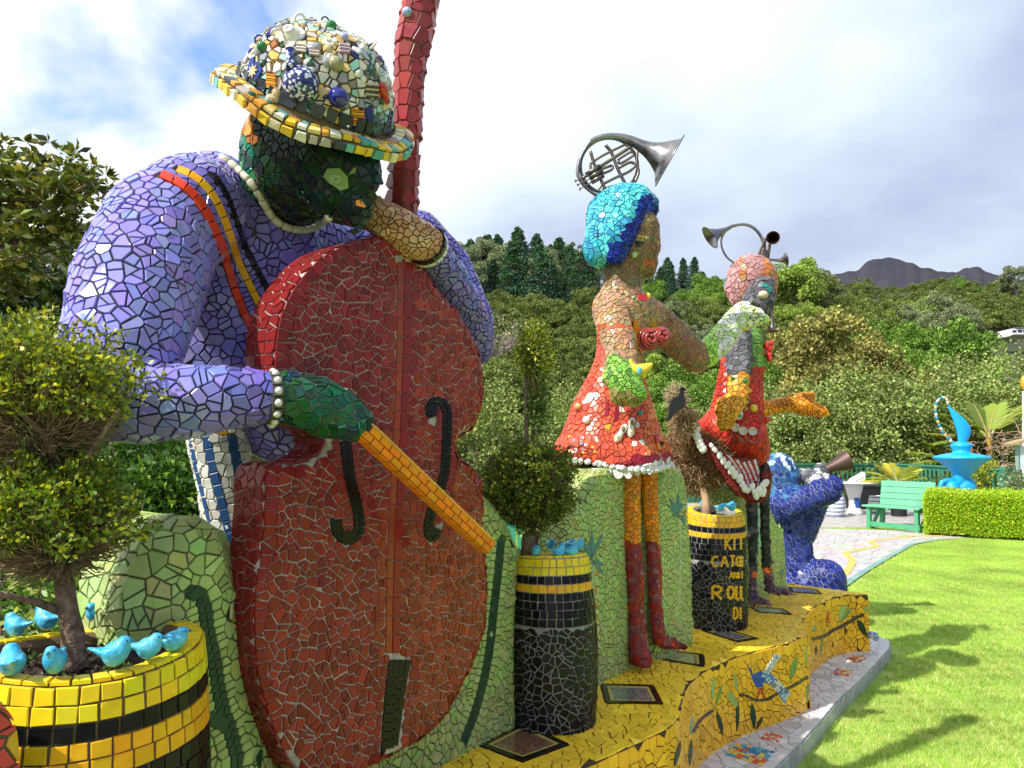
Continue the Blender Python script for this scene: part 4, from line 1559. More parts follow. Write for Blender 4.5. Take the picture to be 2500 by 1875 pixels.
# information board under a small timber roof
ib = P(2497, 1200, 14.8); ib.z = 0
t = thing('information_board', 'pale framed board under a sloping timber cap at the right edge', 'sign', ib)
mb = MB(); mb.box(P(2498, 1118, 14.8), (0.06, 0.02, 0.225)); mb.build('board', mat('pale_board', (0.55, 0.66, 0.76), 0.4, var=0.1), t)
mb = MB(); mb.box(P(2483, 1118, 14.8), (0.02, 0.025, 0.26)); mb.build('frame', mat('grey_green_paint', (0.28, 0.38, 0.34), 0.5), t)
mb = MB(); mb.box(P(2488, 1078, 14.8), (0.24, 0.14, 0.025), Matrix.Rotation(-0.25, 3, 'Y')); mb.build('timber_cap', WOODCAP, t)
mb = MB(); mb.box(Vector((ib.x, ib.y + 0.05, 0.60)), (0.03, 0.02, 0.60)); mb.build('post', WOODCAP, t)
t = thing('ochre_figure', 'ochre capped white figure just entering at the right edge', 'sculpture', P(2504, 1010, 16))
mb = MB(); mb.tube([P(2507, 1200, 16), P(2507, 1010, 16), P(2503, 955, 16)], [0.10, 0.08, 0.06], 12); mb.build('body', CER_W, t)
mb = MB(); mb.sphere(P(2504, 935, 16), (0.10, 0.10, 0.17), 12, 8); mb.build('cap', mat('ochre_glaze', (0.55, 0.33, 0.03), 0.3), t)

# houses on the hillside
def house(label, c, w, d_, h_, nw):
    t = thing('hillside_house', label, 'house', c)
    c = Vector(c)
    mb = MB(); mb.box(c + Vector((0, 0, h_ / 2)), (w / 2, d_ / 2, h_ / 2)); mb.build('wall', mat('white_render', (0.75, 0.76, 0.78), 0.7), t)
    mb = MB(); mb.box(c + Vector((w * .08, -0.1, h_ + 0.07)), (w * .44, d_ / 2 + 0.15, 0.06)); mb.build('roof', mat('slate_roof', (0.10, 0.11, 0.13), 0.5), t)
    mb = MB(); mb.box(c + Vector((0, -d_ / 2 - 0.3, 0.1)), (w / 2 + 0.15, 0.3, 0.07)); mb.build('balcony', mat('white_render'), t)
    for k in range(nw):
        x = -w / 2 + w * (k + 0.5) / nw
        p = c + Vector((x, -d_ / 2 - 0.01, h_ * 0.52)); mb = MB(); mb.box(p, (w / nw * 0.33, 0.04, h_ * 0.28)); mb.build('window', mat('dark_glass', (0.03, 0.04, 0.05), 0.1), t, p)


house('white flat roofed house on the hillside at the right edge', P(2486, 823, 70), 2.5, 2, 0.62, 5)
house('small pale roofed house peeping from trees above the trumpet', P(1972, 797, 88), 1.6, 2, 0.7, 2)

# ---------------------------------------------------------------- shrubs behind the mosaic wall
def rosette_tree():
    base = P(-260, 900, 5.4); base.z = 0
    t = thing('magnolia_tree', 'glossy large leafed tree reaching in at the upper left', 'tree', base)
    mb = MB()
    fork = P(-160, 620, 5.3)
    mb.tube([base, base.lerp(fork, 0.5) + Vector((0.05, 0, 0)), fork], [0.09, 0.075, 0.055], 8)
    tips = []
    targets = [(60, 430), (150, 420), (215, 425), (190, 470), (120, 470), (40, 500), (150, 540), (100, 580), (30, 590), (180, 600), (-20, 420), (-10, 530), (60, 620), (0, 650), (90, 520), (150, 500), (-40, 600), (40, 560), (20, 460), (225, 445), (165, 570), (110, 430), (-60, 480), (20, 680), (80, 390), (10, 390)]
    for px, py in targets:
        e = P(px, py, 5.3 + rnd.uniform(-.35, .35))
        m1 = fork.lerp(e, 0.5) + Vector((0, rnd.uniform(-.1, .1), -0.1))
        mb.tube([fork, m1, e], [0.03, 0.018, 0.007], 6)
        tips.append(e)
        for k in range(9): tips.append(e + Vector((rnd.uniform(-.17, .14), rnd.uniform(-.2, .2), rnd.uniform(-.16, .12))))
    mb.build('trunk', BARK, t)
    C, NR = [], []
    for e in tips:
        k = 13
        a = nr.rand(k) * 6.28; el = nr.uniform(-0.3, 0.9, k)
        d = np.stack([np.cos(a) * np.cos(el), np.sin(a) * np.cos(el), np.sin(el)], 1)
        C.append(np.array(e) + d * 0.01); NR.append(d)
    C = np.concatenate(C); NR = np.concatenate(NR)
    n = len(C)
    co = leaf_cols(n, (0.13, 0.165, 0.028), 0.35, alt=(0.32, 0.27, 0.06), p=0.2)
    V, q = leaf_quads(C, 0.082, co, up=0, nrm=NR * 4, aspect=0.42, fold=0.35)
    o = quadmesh('crown', V, n, mat('glossy_leaf', attr=True, rough=0.28, spec=0.5, trans=0.15), t, cols=q, loc=WL[t.name]); o['kind'] = 'stuff'


rosette_tree()
GL = MATS['glossy_leaf']
for nm, lb, px, py, d, r3, n, leaf, col, alt, p in (
        ('broadleaf_shrub', 'dark big leafed shrub under the magnolia at the left edge', 60, 760, 6.6, (0.75, 0.5, 0.55), 3600, 0.10, (0.04, 0.07, 0.016), (0.15, 0.2, 0.03), 0.15),
        ('broadleaf_shrub', 'dark leafed shrub left of the purple elbow', 190, 800, 7.2, (0.6, 0.5, 0.55), 2600, 0.10, (0.05, 0.085, 0.018), (0.14, 0.2, 0.03), 0.15),
        ('broadleaf_shrub', 'deep green shrub behind the near clipped bush', 60, 900, 5.2, (0.75, 0.4, 0.5), 3200, 0.075, (0.055, 0.11, 0.02), (0.15, 0.25, 0.03), 0.15),
        ('evergreen_shrub', 'dark evergreen shrub under the purple forearm', 400, 1180, 4.4, (0.42, 0.35, 0.42), 6500, 0.042, (0.05, 0.12, 0.02), (0.14, 0.28, 0.04), 0.15),
        ('evergreen_shrub', 'dark evergreen shrub behind the near barrel pot', 250, 1330, 3.9, (0.5, 0.3, 0.5), 7000, 0.042, (0.06, 0.14, 0.02), (0.30, 0.45, 0.06), 0.22),
        ('evergreen_shrub', 'leafy shrub at the left edge above the near pot', -30, 1250, 3.6, (0.5, 0.3, 0.6), 5200, 0.042, (0.08, 0.17, 0.022), (0.4, 0.5, 0.1), 0.2),
        ('evergreen_shrub', 'shaded shrub below the striped trousers', 470, 1330, 4.9, (0.55, 0.35, 0.5), 4200, 0.045, (0.05, 0.12, 0.02), (0.12, 0.25, 0.04), 0.15),
        ('evergreen_shrub', 'light leafed low shrub left of the first green hump', 200, 1480, 3.2, (0.33, 0.22, 0.3), 3600, 0.042, (0.12, 0.24, 0.04), (0.55, 0.62, 0.2), 0.25),
        ('evergreen_shrub', 'tall dark shrub behind the near clipped bush, further back', 300, 1060, 6.5, (1.1, 0.5, 0.75), 5200, 0.06, (0.045, 0.10, 0.02), (0.12, 0.22, 0.03), 0.12)):
    q = P(px, py, d)
    leafy(nm, lb, 'shrub', q, r3, n, leaf, col, alt=alt, p=p, m=GL if leaf > 0.07 else LEAF, stems=7, aspect=0.5, clumps=22, base=(q.x, q.y, 0))

# ================================================================== THE MOSAIC TERRACE
UP = Vector((0, 0, 1))
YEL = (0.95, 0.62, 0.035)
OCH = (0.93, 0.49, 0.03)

# paving slab in front of the bench
th_pv = thing('mosaic_pavement', '', '', (0, 0, 0)); th_pv['kind'] = 'structure'
pvb = slab('pavement_bed', [Vector((p.x, p.y, 0.09)) for p in TERR], UP, 0.13, G_GREY, th_pv, bevel=0.008, steps=2)
# nearly square tiles along the edge
er = []
edge_pts = [Vector((p.x, p.y, 0.09)) for p in PV]
rs = resample(edge_pts, 0.07)
for i, p in enumerate(rs):
    t = (rs[min(i + 1, len(rs) - 1)] - rs[max(0, i - 1)]).normalized(); nv = Vector((-t.y, t.x, 0))
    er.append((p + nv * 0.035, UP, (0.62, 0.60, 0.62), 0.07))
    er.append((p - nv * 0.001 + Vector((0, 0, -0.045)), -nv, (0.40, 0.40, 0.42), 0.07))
PCOL = [(0.66, 0.63, 0.64), (0.58, 0.56, 0.58), (0.72, 0.70, 0.70), (0.50, 0.47, 0.48)]


def pvmask(p, n):
    if n[2] < 0.5: return False
    q = proj(p)
    return q[1] < 2050 and q[0] > 900


mosaic(th_pv, pvb, 0.075, lambda p, n: rnd.choice(PCOL), seeds=[e_ for e_ in er if e_[1].z < .5 or True], mask=pvmask, gap=0.006, h=0.003, shard=0.3, tilt=0.5, matl=PAVE_T, jit=0.06, irregular=0.6)
# bright square mosaic pictures set in the paving (abstract)
for quad, cols in (([(1768, 1842), (1798, 1815), (1893, 1835), (1862, 1871)], [(0.05, 0.35, 0.45), (0.65, 0.12, 0.03), (0.7, 0.5, 0.1), (0.03, 0.2, 0.4)]),
                   ([(1856, 1803), (1872, 1788), (1913, 1798), (1901, 1812)], [(0.65, 0.05, 0.03), (0.7, 0.12, 0.06), (0.7, 0.6, 0.5)]),
                   ([(2030, 1646), (2044, 1632), (2086, 1637), (2072, 1652)], [(0.7, 0.55, 0.2), (0.2, 0.1, 0.4), (0.7, 0.2, 0.05), (0.7, 0.65, 0.5)]),
                   ([(2060, 1613), (2082, 1600), (2120, 1604), (2098, 1617)], [(0.7, 0.62, 0.55), (0.75, 0.3, 0.1), (0.4, 0.1, 0.05)])):
    A, B, Cq, Dq = [onz(*q, 0.094) for q in quad]
    n_ = 7
    for i in range(n_):
        for j in range(n_):
            if rnd.random() < 0.06: continue
            def bl(u, v): return A.lerp(B, u).lerp(Dq.lerp(Cq, u), v)
            g_ = 0.08
            jj = lambda: rnd.uniform(-.18, .18)
            u0, v0 = (i + g_) / n_, (j + g_) / n_; u1, v1 = (i + 1 - g_) / n_, (j + 1 - g_) / n_
            c_ = cols[int((i * 0.35 + j * 0.2 + rnd.random() * 2.2)) % len(cols)]
            plate_tile(th_pv, pvb.o, [bl(u0, v0), bl(u1, v0 + jj() / n_), bl(u1 + jj() / n_, v1), bl(u0, v1)], UP, 0.004, c_)

# the bench: curved front edge
FE = [(1414, 1878), (1460, 1861), (1498, 1841), (1540, 1823), (1580, 1803), (1617, 1786), (1645, 1765), (1660, 1745), (1665, 1728), (1663, 1711), (1668, 1694), (1680, 1677), (1702, 1652), (1737, 1629),
      (1770, 1614), (1810, 1600), (1860, 1586), (1905, 1575), (1945, 1562), (1972, 1550), (1966, 1532), (1960, 1514), (1968, 1500), (1980, 1488), (2000, 1475), (2025, 1463), (2056, 1455), (2085, 1452), (2119, 1451)]
ZT = 0.50
front = [onz(x, y, ZT) for x, y in FE]
pre = [W0 - UH * 2.2 + VH * 0.62, W0 - UH * 1.6 + VH * 0.52, W0 - UH * 1.1 + VH * 0.60, W0 - UH * 0.7 + VH * 0.50, W0 - UH * 0.35 + VH * 0.50]
for p in pre: p.z = ZT
front = pre + front
backc = onz(1917, 1424, ZT)
outline = front + [backc, Vector((*(W0 + UH * 4.15 - VH * 0.12).xy, ZT)), Vector((*(W0 - UH * 2.2 - VH * 0.12).xy, ZT))]
th_b = thing('mosaic_bench', 'long wavy yellow mosaic bench running under the statues', 'bench', (W0 + UH * 1.0 + VH * 0.3))
bench = slab('bench_body', outline, UP, ZT - 0.06, G_BROWN, th_b, bevel=0.012, steps=2)
# a tidy row along the front edge
er = []
rs = resample(front, 0.06)
for i, p in enumerate(rs):
    if i in (0, len(rs) - 1): continue
    t = (rs[min(i + 1, len(rs) - 1)] - rs[max(0, i - 1)]).normalized(); nv = Vector((-t.y, t.x, 0))
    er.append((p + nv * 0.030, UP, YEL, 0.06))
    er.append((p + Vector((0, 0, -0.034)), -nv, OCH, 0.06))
# framed plaques set flush into the seat
PLQ = [[(1168, 1822), (1278, 1767), (1389, 1820), (1275, 1862)], [(1467, 1672), (1594, 1675), (1618, 1721), (1480, 1719)], [(1598, 1584), (1717, 1600), (1720, 1630), (1610, 1611)],
       [(1713, 1541), (1772, 1537), (1852, 1561), (1800, 1569)], [(1826, 1480), (1912, 1488), (1935, 1502), (1852, 1496)], [(1925, 1434), (1994, 1440), (2007, 1452), (1932, 1447)]]
plq_w = [[onz(x, y, ZT) for x, y in q] for q in PLQ]


def inpl(p, grow=0.02):
    for q in plq_w:
        c = sum(q, Vector()) / 4
        if inside((p[0], p[1]), [((v - c) * (1 + grow / 0.12) + c).xy[:] for v in q]): return True
    return False


# ghost + real seeds round each plaque so that the yellow pieces are cut to its edge
for q in plq_w:
    c = sum(q, Vector()) / 4
    for a, b in zip(q, q[1:] + q[:1]):
        k = max(2, int((b - a).length / 0.05))
        for i in range(k):
            p = a.lerp(b, (i + 0.5) / k); o_ = p - c; nv = (b - a).normalized().cross(UP)
            if nv.dot(o_) < 0: nv = -nv
            er.append((p + nv * 0.026, UP, YEL, 0.05)); er.append((p - nv * 0.018, UP, None, 0.05))


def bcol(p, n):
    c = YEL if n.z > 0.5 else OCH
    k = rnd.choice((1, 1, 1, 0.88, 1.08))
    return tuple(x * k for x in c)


def bmask(p, n):
    if n[2] > 0.5 and inpl(p): return False
    if n[2] < -0.5: return False
    q = proj(p)
    return -200 < q[0] < 2600 and 0 < q[1] < 2150


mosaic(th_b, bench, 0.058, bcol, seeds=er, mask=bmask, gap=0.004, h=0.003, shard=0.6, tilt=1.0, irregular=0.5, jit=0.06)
DK = mat('dark_ceramic_frame', (0.012, 0.008, 0.006), 0.2, coat=0.3)
GD = mat('gilt_border', (0.55, 0.42, 0.10), 0.35)
for q, inner, lb in zip(plq_w, ((0.12, 0.055, 0.03), (0.10, 0.11, 0.09), (0.20, 0.18, 0.08), (0.13, 0.11, 0.10), (0.13, 0.13, 0.12), (0.16, 0.17, 0.17)),
                        ('reddish', 'grey', 'yellow bordered', 'brown framed', 'silver', 'small far')):
    c = sum(q, Vector()) / 4
    pq = bpy.data.objects.new('framed_plaque', None); place(pq, th_b, c); pq['label'] = lb + ' glazed plaque set in the yellow seat'

    def ring(k0, k1, z, th_, nm, m):
        mb = MB()
        for i in range(4):
            a, b = q[i] - c, q[(i + 1) % 4] - c
            mb.prism([c + a * k0 + Vector((0, 0, z)), c + b * k0 + Vector((0, 0, z)), c + b * k1 + Vector((0, 0, z)), c + a * k1 + Vector((0, 0, z))], (0, 0, -th_))
        mb.build(nm, m, pq, c)

    ring(1.0, 0.80, 0.007, 0.02, 'frame', DK)
    ring(0.80, 0.70, 0.005, 0.02, 'border', GD)
    mb = MB(); mb.prism([c + (v - c) * 0.70 + Vector((0, 0, 0.003)) for v in q], (0, 0, -0.015))
    gm = mat('plaque_glass_' + lb.split()[0], inner, 0.07, col2=tuple(min(1, x * 2.6 + 0.03) for x in inner), vscale=60, coat=1.0)
    mb.build('glass', gm, pq, c)

# leaves, branches and a bird on the front of the bench: large cut pieces laid over the ground
GRN1, GRN2, DGR, BRN, LGR = (0.20, 0.33, 0.07), (0.33, 0.48, 0.14), (0.015, 0.045, 0.025), (0.07, 0.045, 0.045), (0.25, 0.42, 0.30)


def leafpiece(x0, y0, x1, y1, w, col, nm='leaf_piece'):
    a, b = Vector((x0, y0)), Vector((x1, y1)); t = (b - a); nv = Vector((-t.y, t.x)).normalized() * w
    pts = [a, a + t * .25 + nv * .8, a + t * .55 + nv, a + t * .82 + nv * .55, b, a + t * .82 - nv * .55, a + t * .55 - nv, a + t * .25 - nv * .8]
    mid = [a + t * f for f in (0, .5, 1)]
    px_plate(th_b, bench, [(p.x, p.y) for p in (pts[0], pts[1], pts[2], pts[3], pts[4])], 0.0065, col, nm)
    px_plate(th_b, bench, [(p.x, p.y) for p in (pts[4], pts[5], pts[6], pts[7], pts[0])], 0.0065, tuple(c * 0.9 for c in col), nm)


def z7(x, y): return (1600 + x * 0.4069, 1300 + y * 0.4069)


def br(pts, w=7):
    px_ribbon(th_b, bench, [z7(*p) for p in pts], w, 13, 0.006, BRN, 'branch_piece')


br([(215, 1200), (260, 1130), (300, 1090), (345, 1065)]); br([(500, 975), (530, 972), (565, 990), (600, 1008), (650, 1005), (700, 985), (730, 960), (790, 935), (850, 905), (912, 862)])
br([(935, 640), (985, 630), (1030, 612), (1060, 585), (1110, 565), (1160, 538), (1200, 510), (1250, 492)], 8)
for args in ((350, 860, 335, 1010, 7, GRN2), (395, 915, 355, 1040, 7, GRN1), (470, 840, 485, 950, 7, GRN2), (430, 950, 490, 1050, 16, GRN2), (845, 740, 805, 890, 13, GRN1), (900, 680, 905, 800, 6, GRN2),
             (365, 1070, 400, 1215, 10, DGR), (492, 1010, 485, 1195, 7, DGR), (575, 1020, 590, 1180, 12, DGR), (640, 1100, 600, 1180, 8, (0.05, 0.05, 0.02)), (1135, 425, 1100, 535, 13, GRN2), (1175, 450, 1110, 530, 10, GRN1),
             (1210, 520, 1265, 625, 14, DGR), (1255, 440, 1265, 480, 8, GRN2), (955, 555, 950, 600, 6, LGR), (1035, 465, 1025, 560, 6, (0.65, 0.13, 0.03)), (1020, 500, 1045, 545, 5, (0.65, 0.13, 0.03)),
             (1000, 615, 985, 740, 4, GRN1), (962, 680, 958, 735, 5, DGR), (215, 1100, 205, 1215, 6, LGR), (210, 1240, 200, 1400, 8, DGR), (145, 1250, 110, 1400, 9, DGR), (912, 900, 905, 1020, 5, (0.2, 0.3, 0.2))):
    x0, y0, x1, y1, w, c_ = args
    leafpiece(*z7(x0, y0), *z7(x1, y1), w * 0.55, c_)
# the blue and white pigeon
BP = (0.02, 0.09, 0.40)
for poly, c_ in (([(550, 800), (570, 815), (585, 860), (612, 900), (645, 905), (640, 925), (605, 930), (585, 900), (570, 850)], BP), ([(585, 850), (630, 830), (655, 850), (650, 900), (612, 900)], BP),
                 ([(650, 850), (685, 845), (715, 880), (690, 905), (655, 900)], (0.05, 0.15, 0.45)), ([(735, 955), (780, 965), (775, 1025), (755, 1005)], (0.10, 0.33, 0.60))):
    px_plate(th_b, bench, [z7(*p) for p in poly], 0.0065, c_, 'bird_piece')
for i in range(7):
    for j in range(3):
        x = 655 + i * 16 - j * 10; y = 840 - i * 17 + j * 12 + (0)
        x2 = 630 + i * 13 + j * 12; y2 = 865 - i * 20 + j * 4
        px_plate(th_b, bench, [z7(x2, y2), z7(x2 + 11, y2 + 2), z7(x2 + 13, y2 - 16), z7(x2 + 4, y2 - 17)], 0.007, rnd.choice([(0.45, 0.58, 0.66), (0.6, 0.68, 0.7), (0.3, 0.42, 0.55)]), 'bird_piece')
for i in range(9):
    for j in range(4):
        x2 = 655 + i * 13 + j * 11; y2 = 880 + i * 14 - j * 9
        px_plate(th_b, bench, [z7(x2, y2), z7(x2 + 10, y2 - 6), z7(x2 + 17, y2 + 4), z7(x2 + 6, y2 + 11)], 0.007, rnd.choice([(0.45, 0.58, 0.66), (0.62, 0.70, 0.72), (0.15, 0.28, 0.45)]), 'bird_piece')
px_ribbon(th_b, bench, [z7(625, 930), z7(615, 975), z7(600, 1000)], 4, 9, 0.007, (0.55, 0.06, 0.02), 'bird_piece'); px_ribbon(th_b, bench, [z7(635, 930), z7(640, 975), z7(655, 995)], 4, 9, 0.007, (0.55, 0.06, 0.02), 'bird_piece')

# ---------------------------------------------------------------- green humps of the back wall
HG = (0.37, 0.47, 0.16)


def hump(outl, v, thick, label, size=0.048, extra_seeds=None, cf=None, bevel=0.06, base=0.45, sm_=3, tint=(1, 1, 1)):
    pts = smooth_poly([Vector(p) for p in outl], sm_, False)
    w3 = [onv(p.x, p.y, v) for p in pts]
    a, b = w3[0].copy(), w3[-1].copy()
    a.z = b.z = base
    w3 = [a] + [p for p in w3 if p.z > base + 0.02] + [b]
    c = sum(w3, Vector()) / len(w3); c.z = base
    th = thing('mosaic_hump', label, 'mosaic wall', c)
    bd = slab('hump_body', w3, VH, thick, G_GREEN, th, bevel=bevel, steps=3)
    ex = extra_seeds(bd) if extra_seeds else []
    mosaic(th, bd, size, cf or (lambda p, n: tuple(x * t_ * rnd.choice((1, 1, 0.9, 1.12)) for x, t_ in zip(HG, tint))), seeds=ex, gap=0.004, h=0.0035, shard=0.45, tilt=1.4, irregular=0.52, cull=-0.05, jit=0.07)
    return th, bd


DGT = (0.025, 0.065, 0.035)


def stem_rows(line, w, step, col=DGT, base=HG, inner=True):
    def f(bd):
        rows = [(-w * 1.5, base), (-w * 0.5, col), (w * 0.5, col), (w * 1.5, base)] if inner else [(-w, base), (0, col), (w, base)]
        return px_rows(bd, [(q.x, q.y) for q in smooth_poly([Vector(p) for p in line], 5, False)], step, rows, jitter=0.12)
    return f


# H1, left, with the dark green stalk
st1 = [(465, 1445), (485, 1450), (500, 1490), (508, 1550), (520, 1600), (528, 1650), (540, 1720), (560, 1780), (578, 1850)]
th, bd = hump([(300, 1950), (310, 1700), (314, 1530), (323, 1480), (348, 1398), (378, 1328), (413, 1289), (472, 1268), (537, 1276), (567, 1313), (592, 1388), (605, 1470), (618, 1580), (640, 1700), (690, 1840), (740, 1950)],
              0.075, 0.20, 'rounded green mosaic hump with a dark stalk, left of the double bass', size=0.043, extra_seeds=stem_rows(st1, 17, 20), base=0.42, bevel=0.075)
for pl in ([(455, 1455), (478, 1430), (492, 1452), (470, 1470)], [(485, 1740), (520, 1735), (560, 1755), (548, 1790), (505, 1770)], [(620, 1850), (632, 1828), (655, 1826), (630, 1880)]):
    px_plate(th, bd, pl, 0.006, DGT, 'leaf_piece')
# H2 right of the double bass, stretches behind it
st2 = [(1222, 1325), (1215, 1400), (1205, 1480), (1195, 1580), (1180, 1660), (1158, 1740), (1135, 1800)]
hump([(640, 1960), (740, 1700), (900, 1500), (1060, 1260), (1140, 1200), (1180, 1212), (1225, 1250), (1254, 1294), (1272, 1345), (1268, 1450), (1266, 1600), (1270, 1760), (1272, 1800)],
     0.0, 0.18, 'green mosaic hump with a thin dark stalk, right of the double bass', size=0.040, extra_seeds=stem_rows(st2, 10, 18), bevel=0.05)
# H4 the wide one behind the blue haired figure
orn = (0.62, 0.24, 0.02)
TEALT = (0.06, 0.20, 0.22)
th4, b4 = hump([(1378, 1760), (1380, 1500), (1378, 1320), (1384, 1270), (1400, 1240), (1428, 1226), (1440, 1180), (1470, 1150), (1560, 1130), (1605, 1150), (1614, 1250), (1622, 1400), (1622, 1600), (1622, 1640)],
               0.0, 0.18, 'wide green mosaic hump behind the red stockinged legs', size=0.036, bevel=0.03)
th5, b5 = hump([(1607, 1640), (1606, 1500), (1606, 1300), (1605, 1200), (1612, 1160), (1637, 1138), (1662, 1150), (1676, 1190), (1682, 1280), (1690, 1400), (1692, 1600)],
               0.06, 0.16, 'narrow green mosaic hump left of the lettered barrel pot', size=0.036, bevel=0.04)
th6, b6 = hump([(1800, 1560), (1800, 1400), (1795, 1250), (1798, 1190), (1830, 1160), (1868, 1195), (1888, 1262), (1912, 1295), (1919, 1360), (1922, 1470)],
               0.0, 0.16, 'green mosaic hump behind the dark legs of the horn player', size=0.036, bevel=0.04)


def palmmotif(th, bd, x, y, s, col, trunk):
    for dx0, dy0, dx, dy, w in ((0, 0, 0, -75, 6), (0, -5, 26, -62, 6), (0, -5, -30, -55, 6), (0, 0, -34, -28, 6), (0, 5, 34, 15, 6), (0, 0, -26, 8, 5), (5, 10, 30, 40, 5)):
        a = Vector((x + dx0 * s, y + dy0 * s)); b = Vector((x + dx * s, y + dy * s)); t = b - a; nv = Vector((-t.y, t.x)).normalized() * w * s
        px_plate(th, bd, [tuple(q) for q in (a, a + t * .4 + nv, b)] if False else [tuple(a + nv * .4), tuple(a + t * .5 + nv), tuple(b), tuple(a + t * .5 - nv * .1), tuple(a - nv * .1)], 0.006, col, 'leaf_piece')
        px_plate(th, bd, [tuple(a - nv * .4), tuple(a - nv * .15), tuple(a + t * .5 - nv * .2), tuple(b), tuple(a + t * .5 - nv)], 0.006, tuple(c * 0.8 for c in col), 'leaf_piece')
    px_ribbon(th, bd, trunk, 7 * s, 16, 0.005, lambda: rnd.choice([(0.33, 0.40, 0.22), (0.42, 0.45, 0.28)]), 'trunk_piece')


palmmotif(th4, b4, 1443, 1365, 1.0, TEALT, [(1448, 1380), (1447, 1430), (1441, 1520), (1440, 1600)])
palmmotif(th5, b5, 1654, 1255, 0.75, TEALT, [(1658, 1268), (1662, 1330), (1658, 1420), (1655, 1520)])
for k in range(12):
    px_plate(th4, b4, [(1452 + rnd.uniform(-3, 6), y_ + 0) for y_ in (0,)] if False else [(1452, 1375 + k * 19), (1458, 1377 + k * 19), (1457, 1386 + k * 19), (1451, 1384 + k * 19)], 0.006, orn if k % 2 else (0.5, 0.5, 0.2), 'petal_piece')
for pl, c_ in (([(1818, 1300), (1826, 1280), (1836, 1300), (1834, 1340), (1826, 1370), (1818, 1340)], (0.14, 0.33, 0.26)), ([(1852, 1230), (1858, 1260), (1860, 1310), (1852, 1360), (1846, 1310), (1846, 1260)], (0.18, 0.40, 0.33)),
               ([(1902, 1392), (1912, 1388), (1914, 1400), (1906, 1412)], (0.03, 0.13, 0.16))):
    px_plate(th6, b6, pl, 0.006, c_, 'leaf_piece')

# a red panel with a yellow edge enters at the lower left corner
thp, bp_ = hump([(-60, 1950), (-60, 1740), (-20, 1715), (10, 1722), (34, 1752), (46, 1800), (52, 1880), (54, 1950)], 0.36, 0.12, 'red and yellow mosaic panel at the lower left corner', size=0.034, bevel=0.02, base=0.3,
                cf=lambda p, n: (0.62, 0.36, 0.03) if proj(p)[0] > 24 or proj(p)[1] < 1735 else ((0.55, 0.06, 0.06) if rnd.random() < 0.93 else (0.6, 0.6, 0.6)))

# ---------------------------------------------------------------- barrel pots
BLK = (0.005, 0.005, 0.007)
PY = (0.82, 0.60, 0.02); PO = (0.80, 0.40, 0.015)


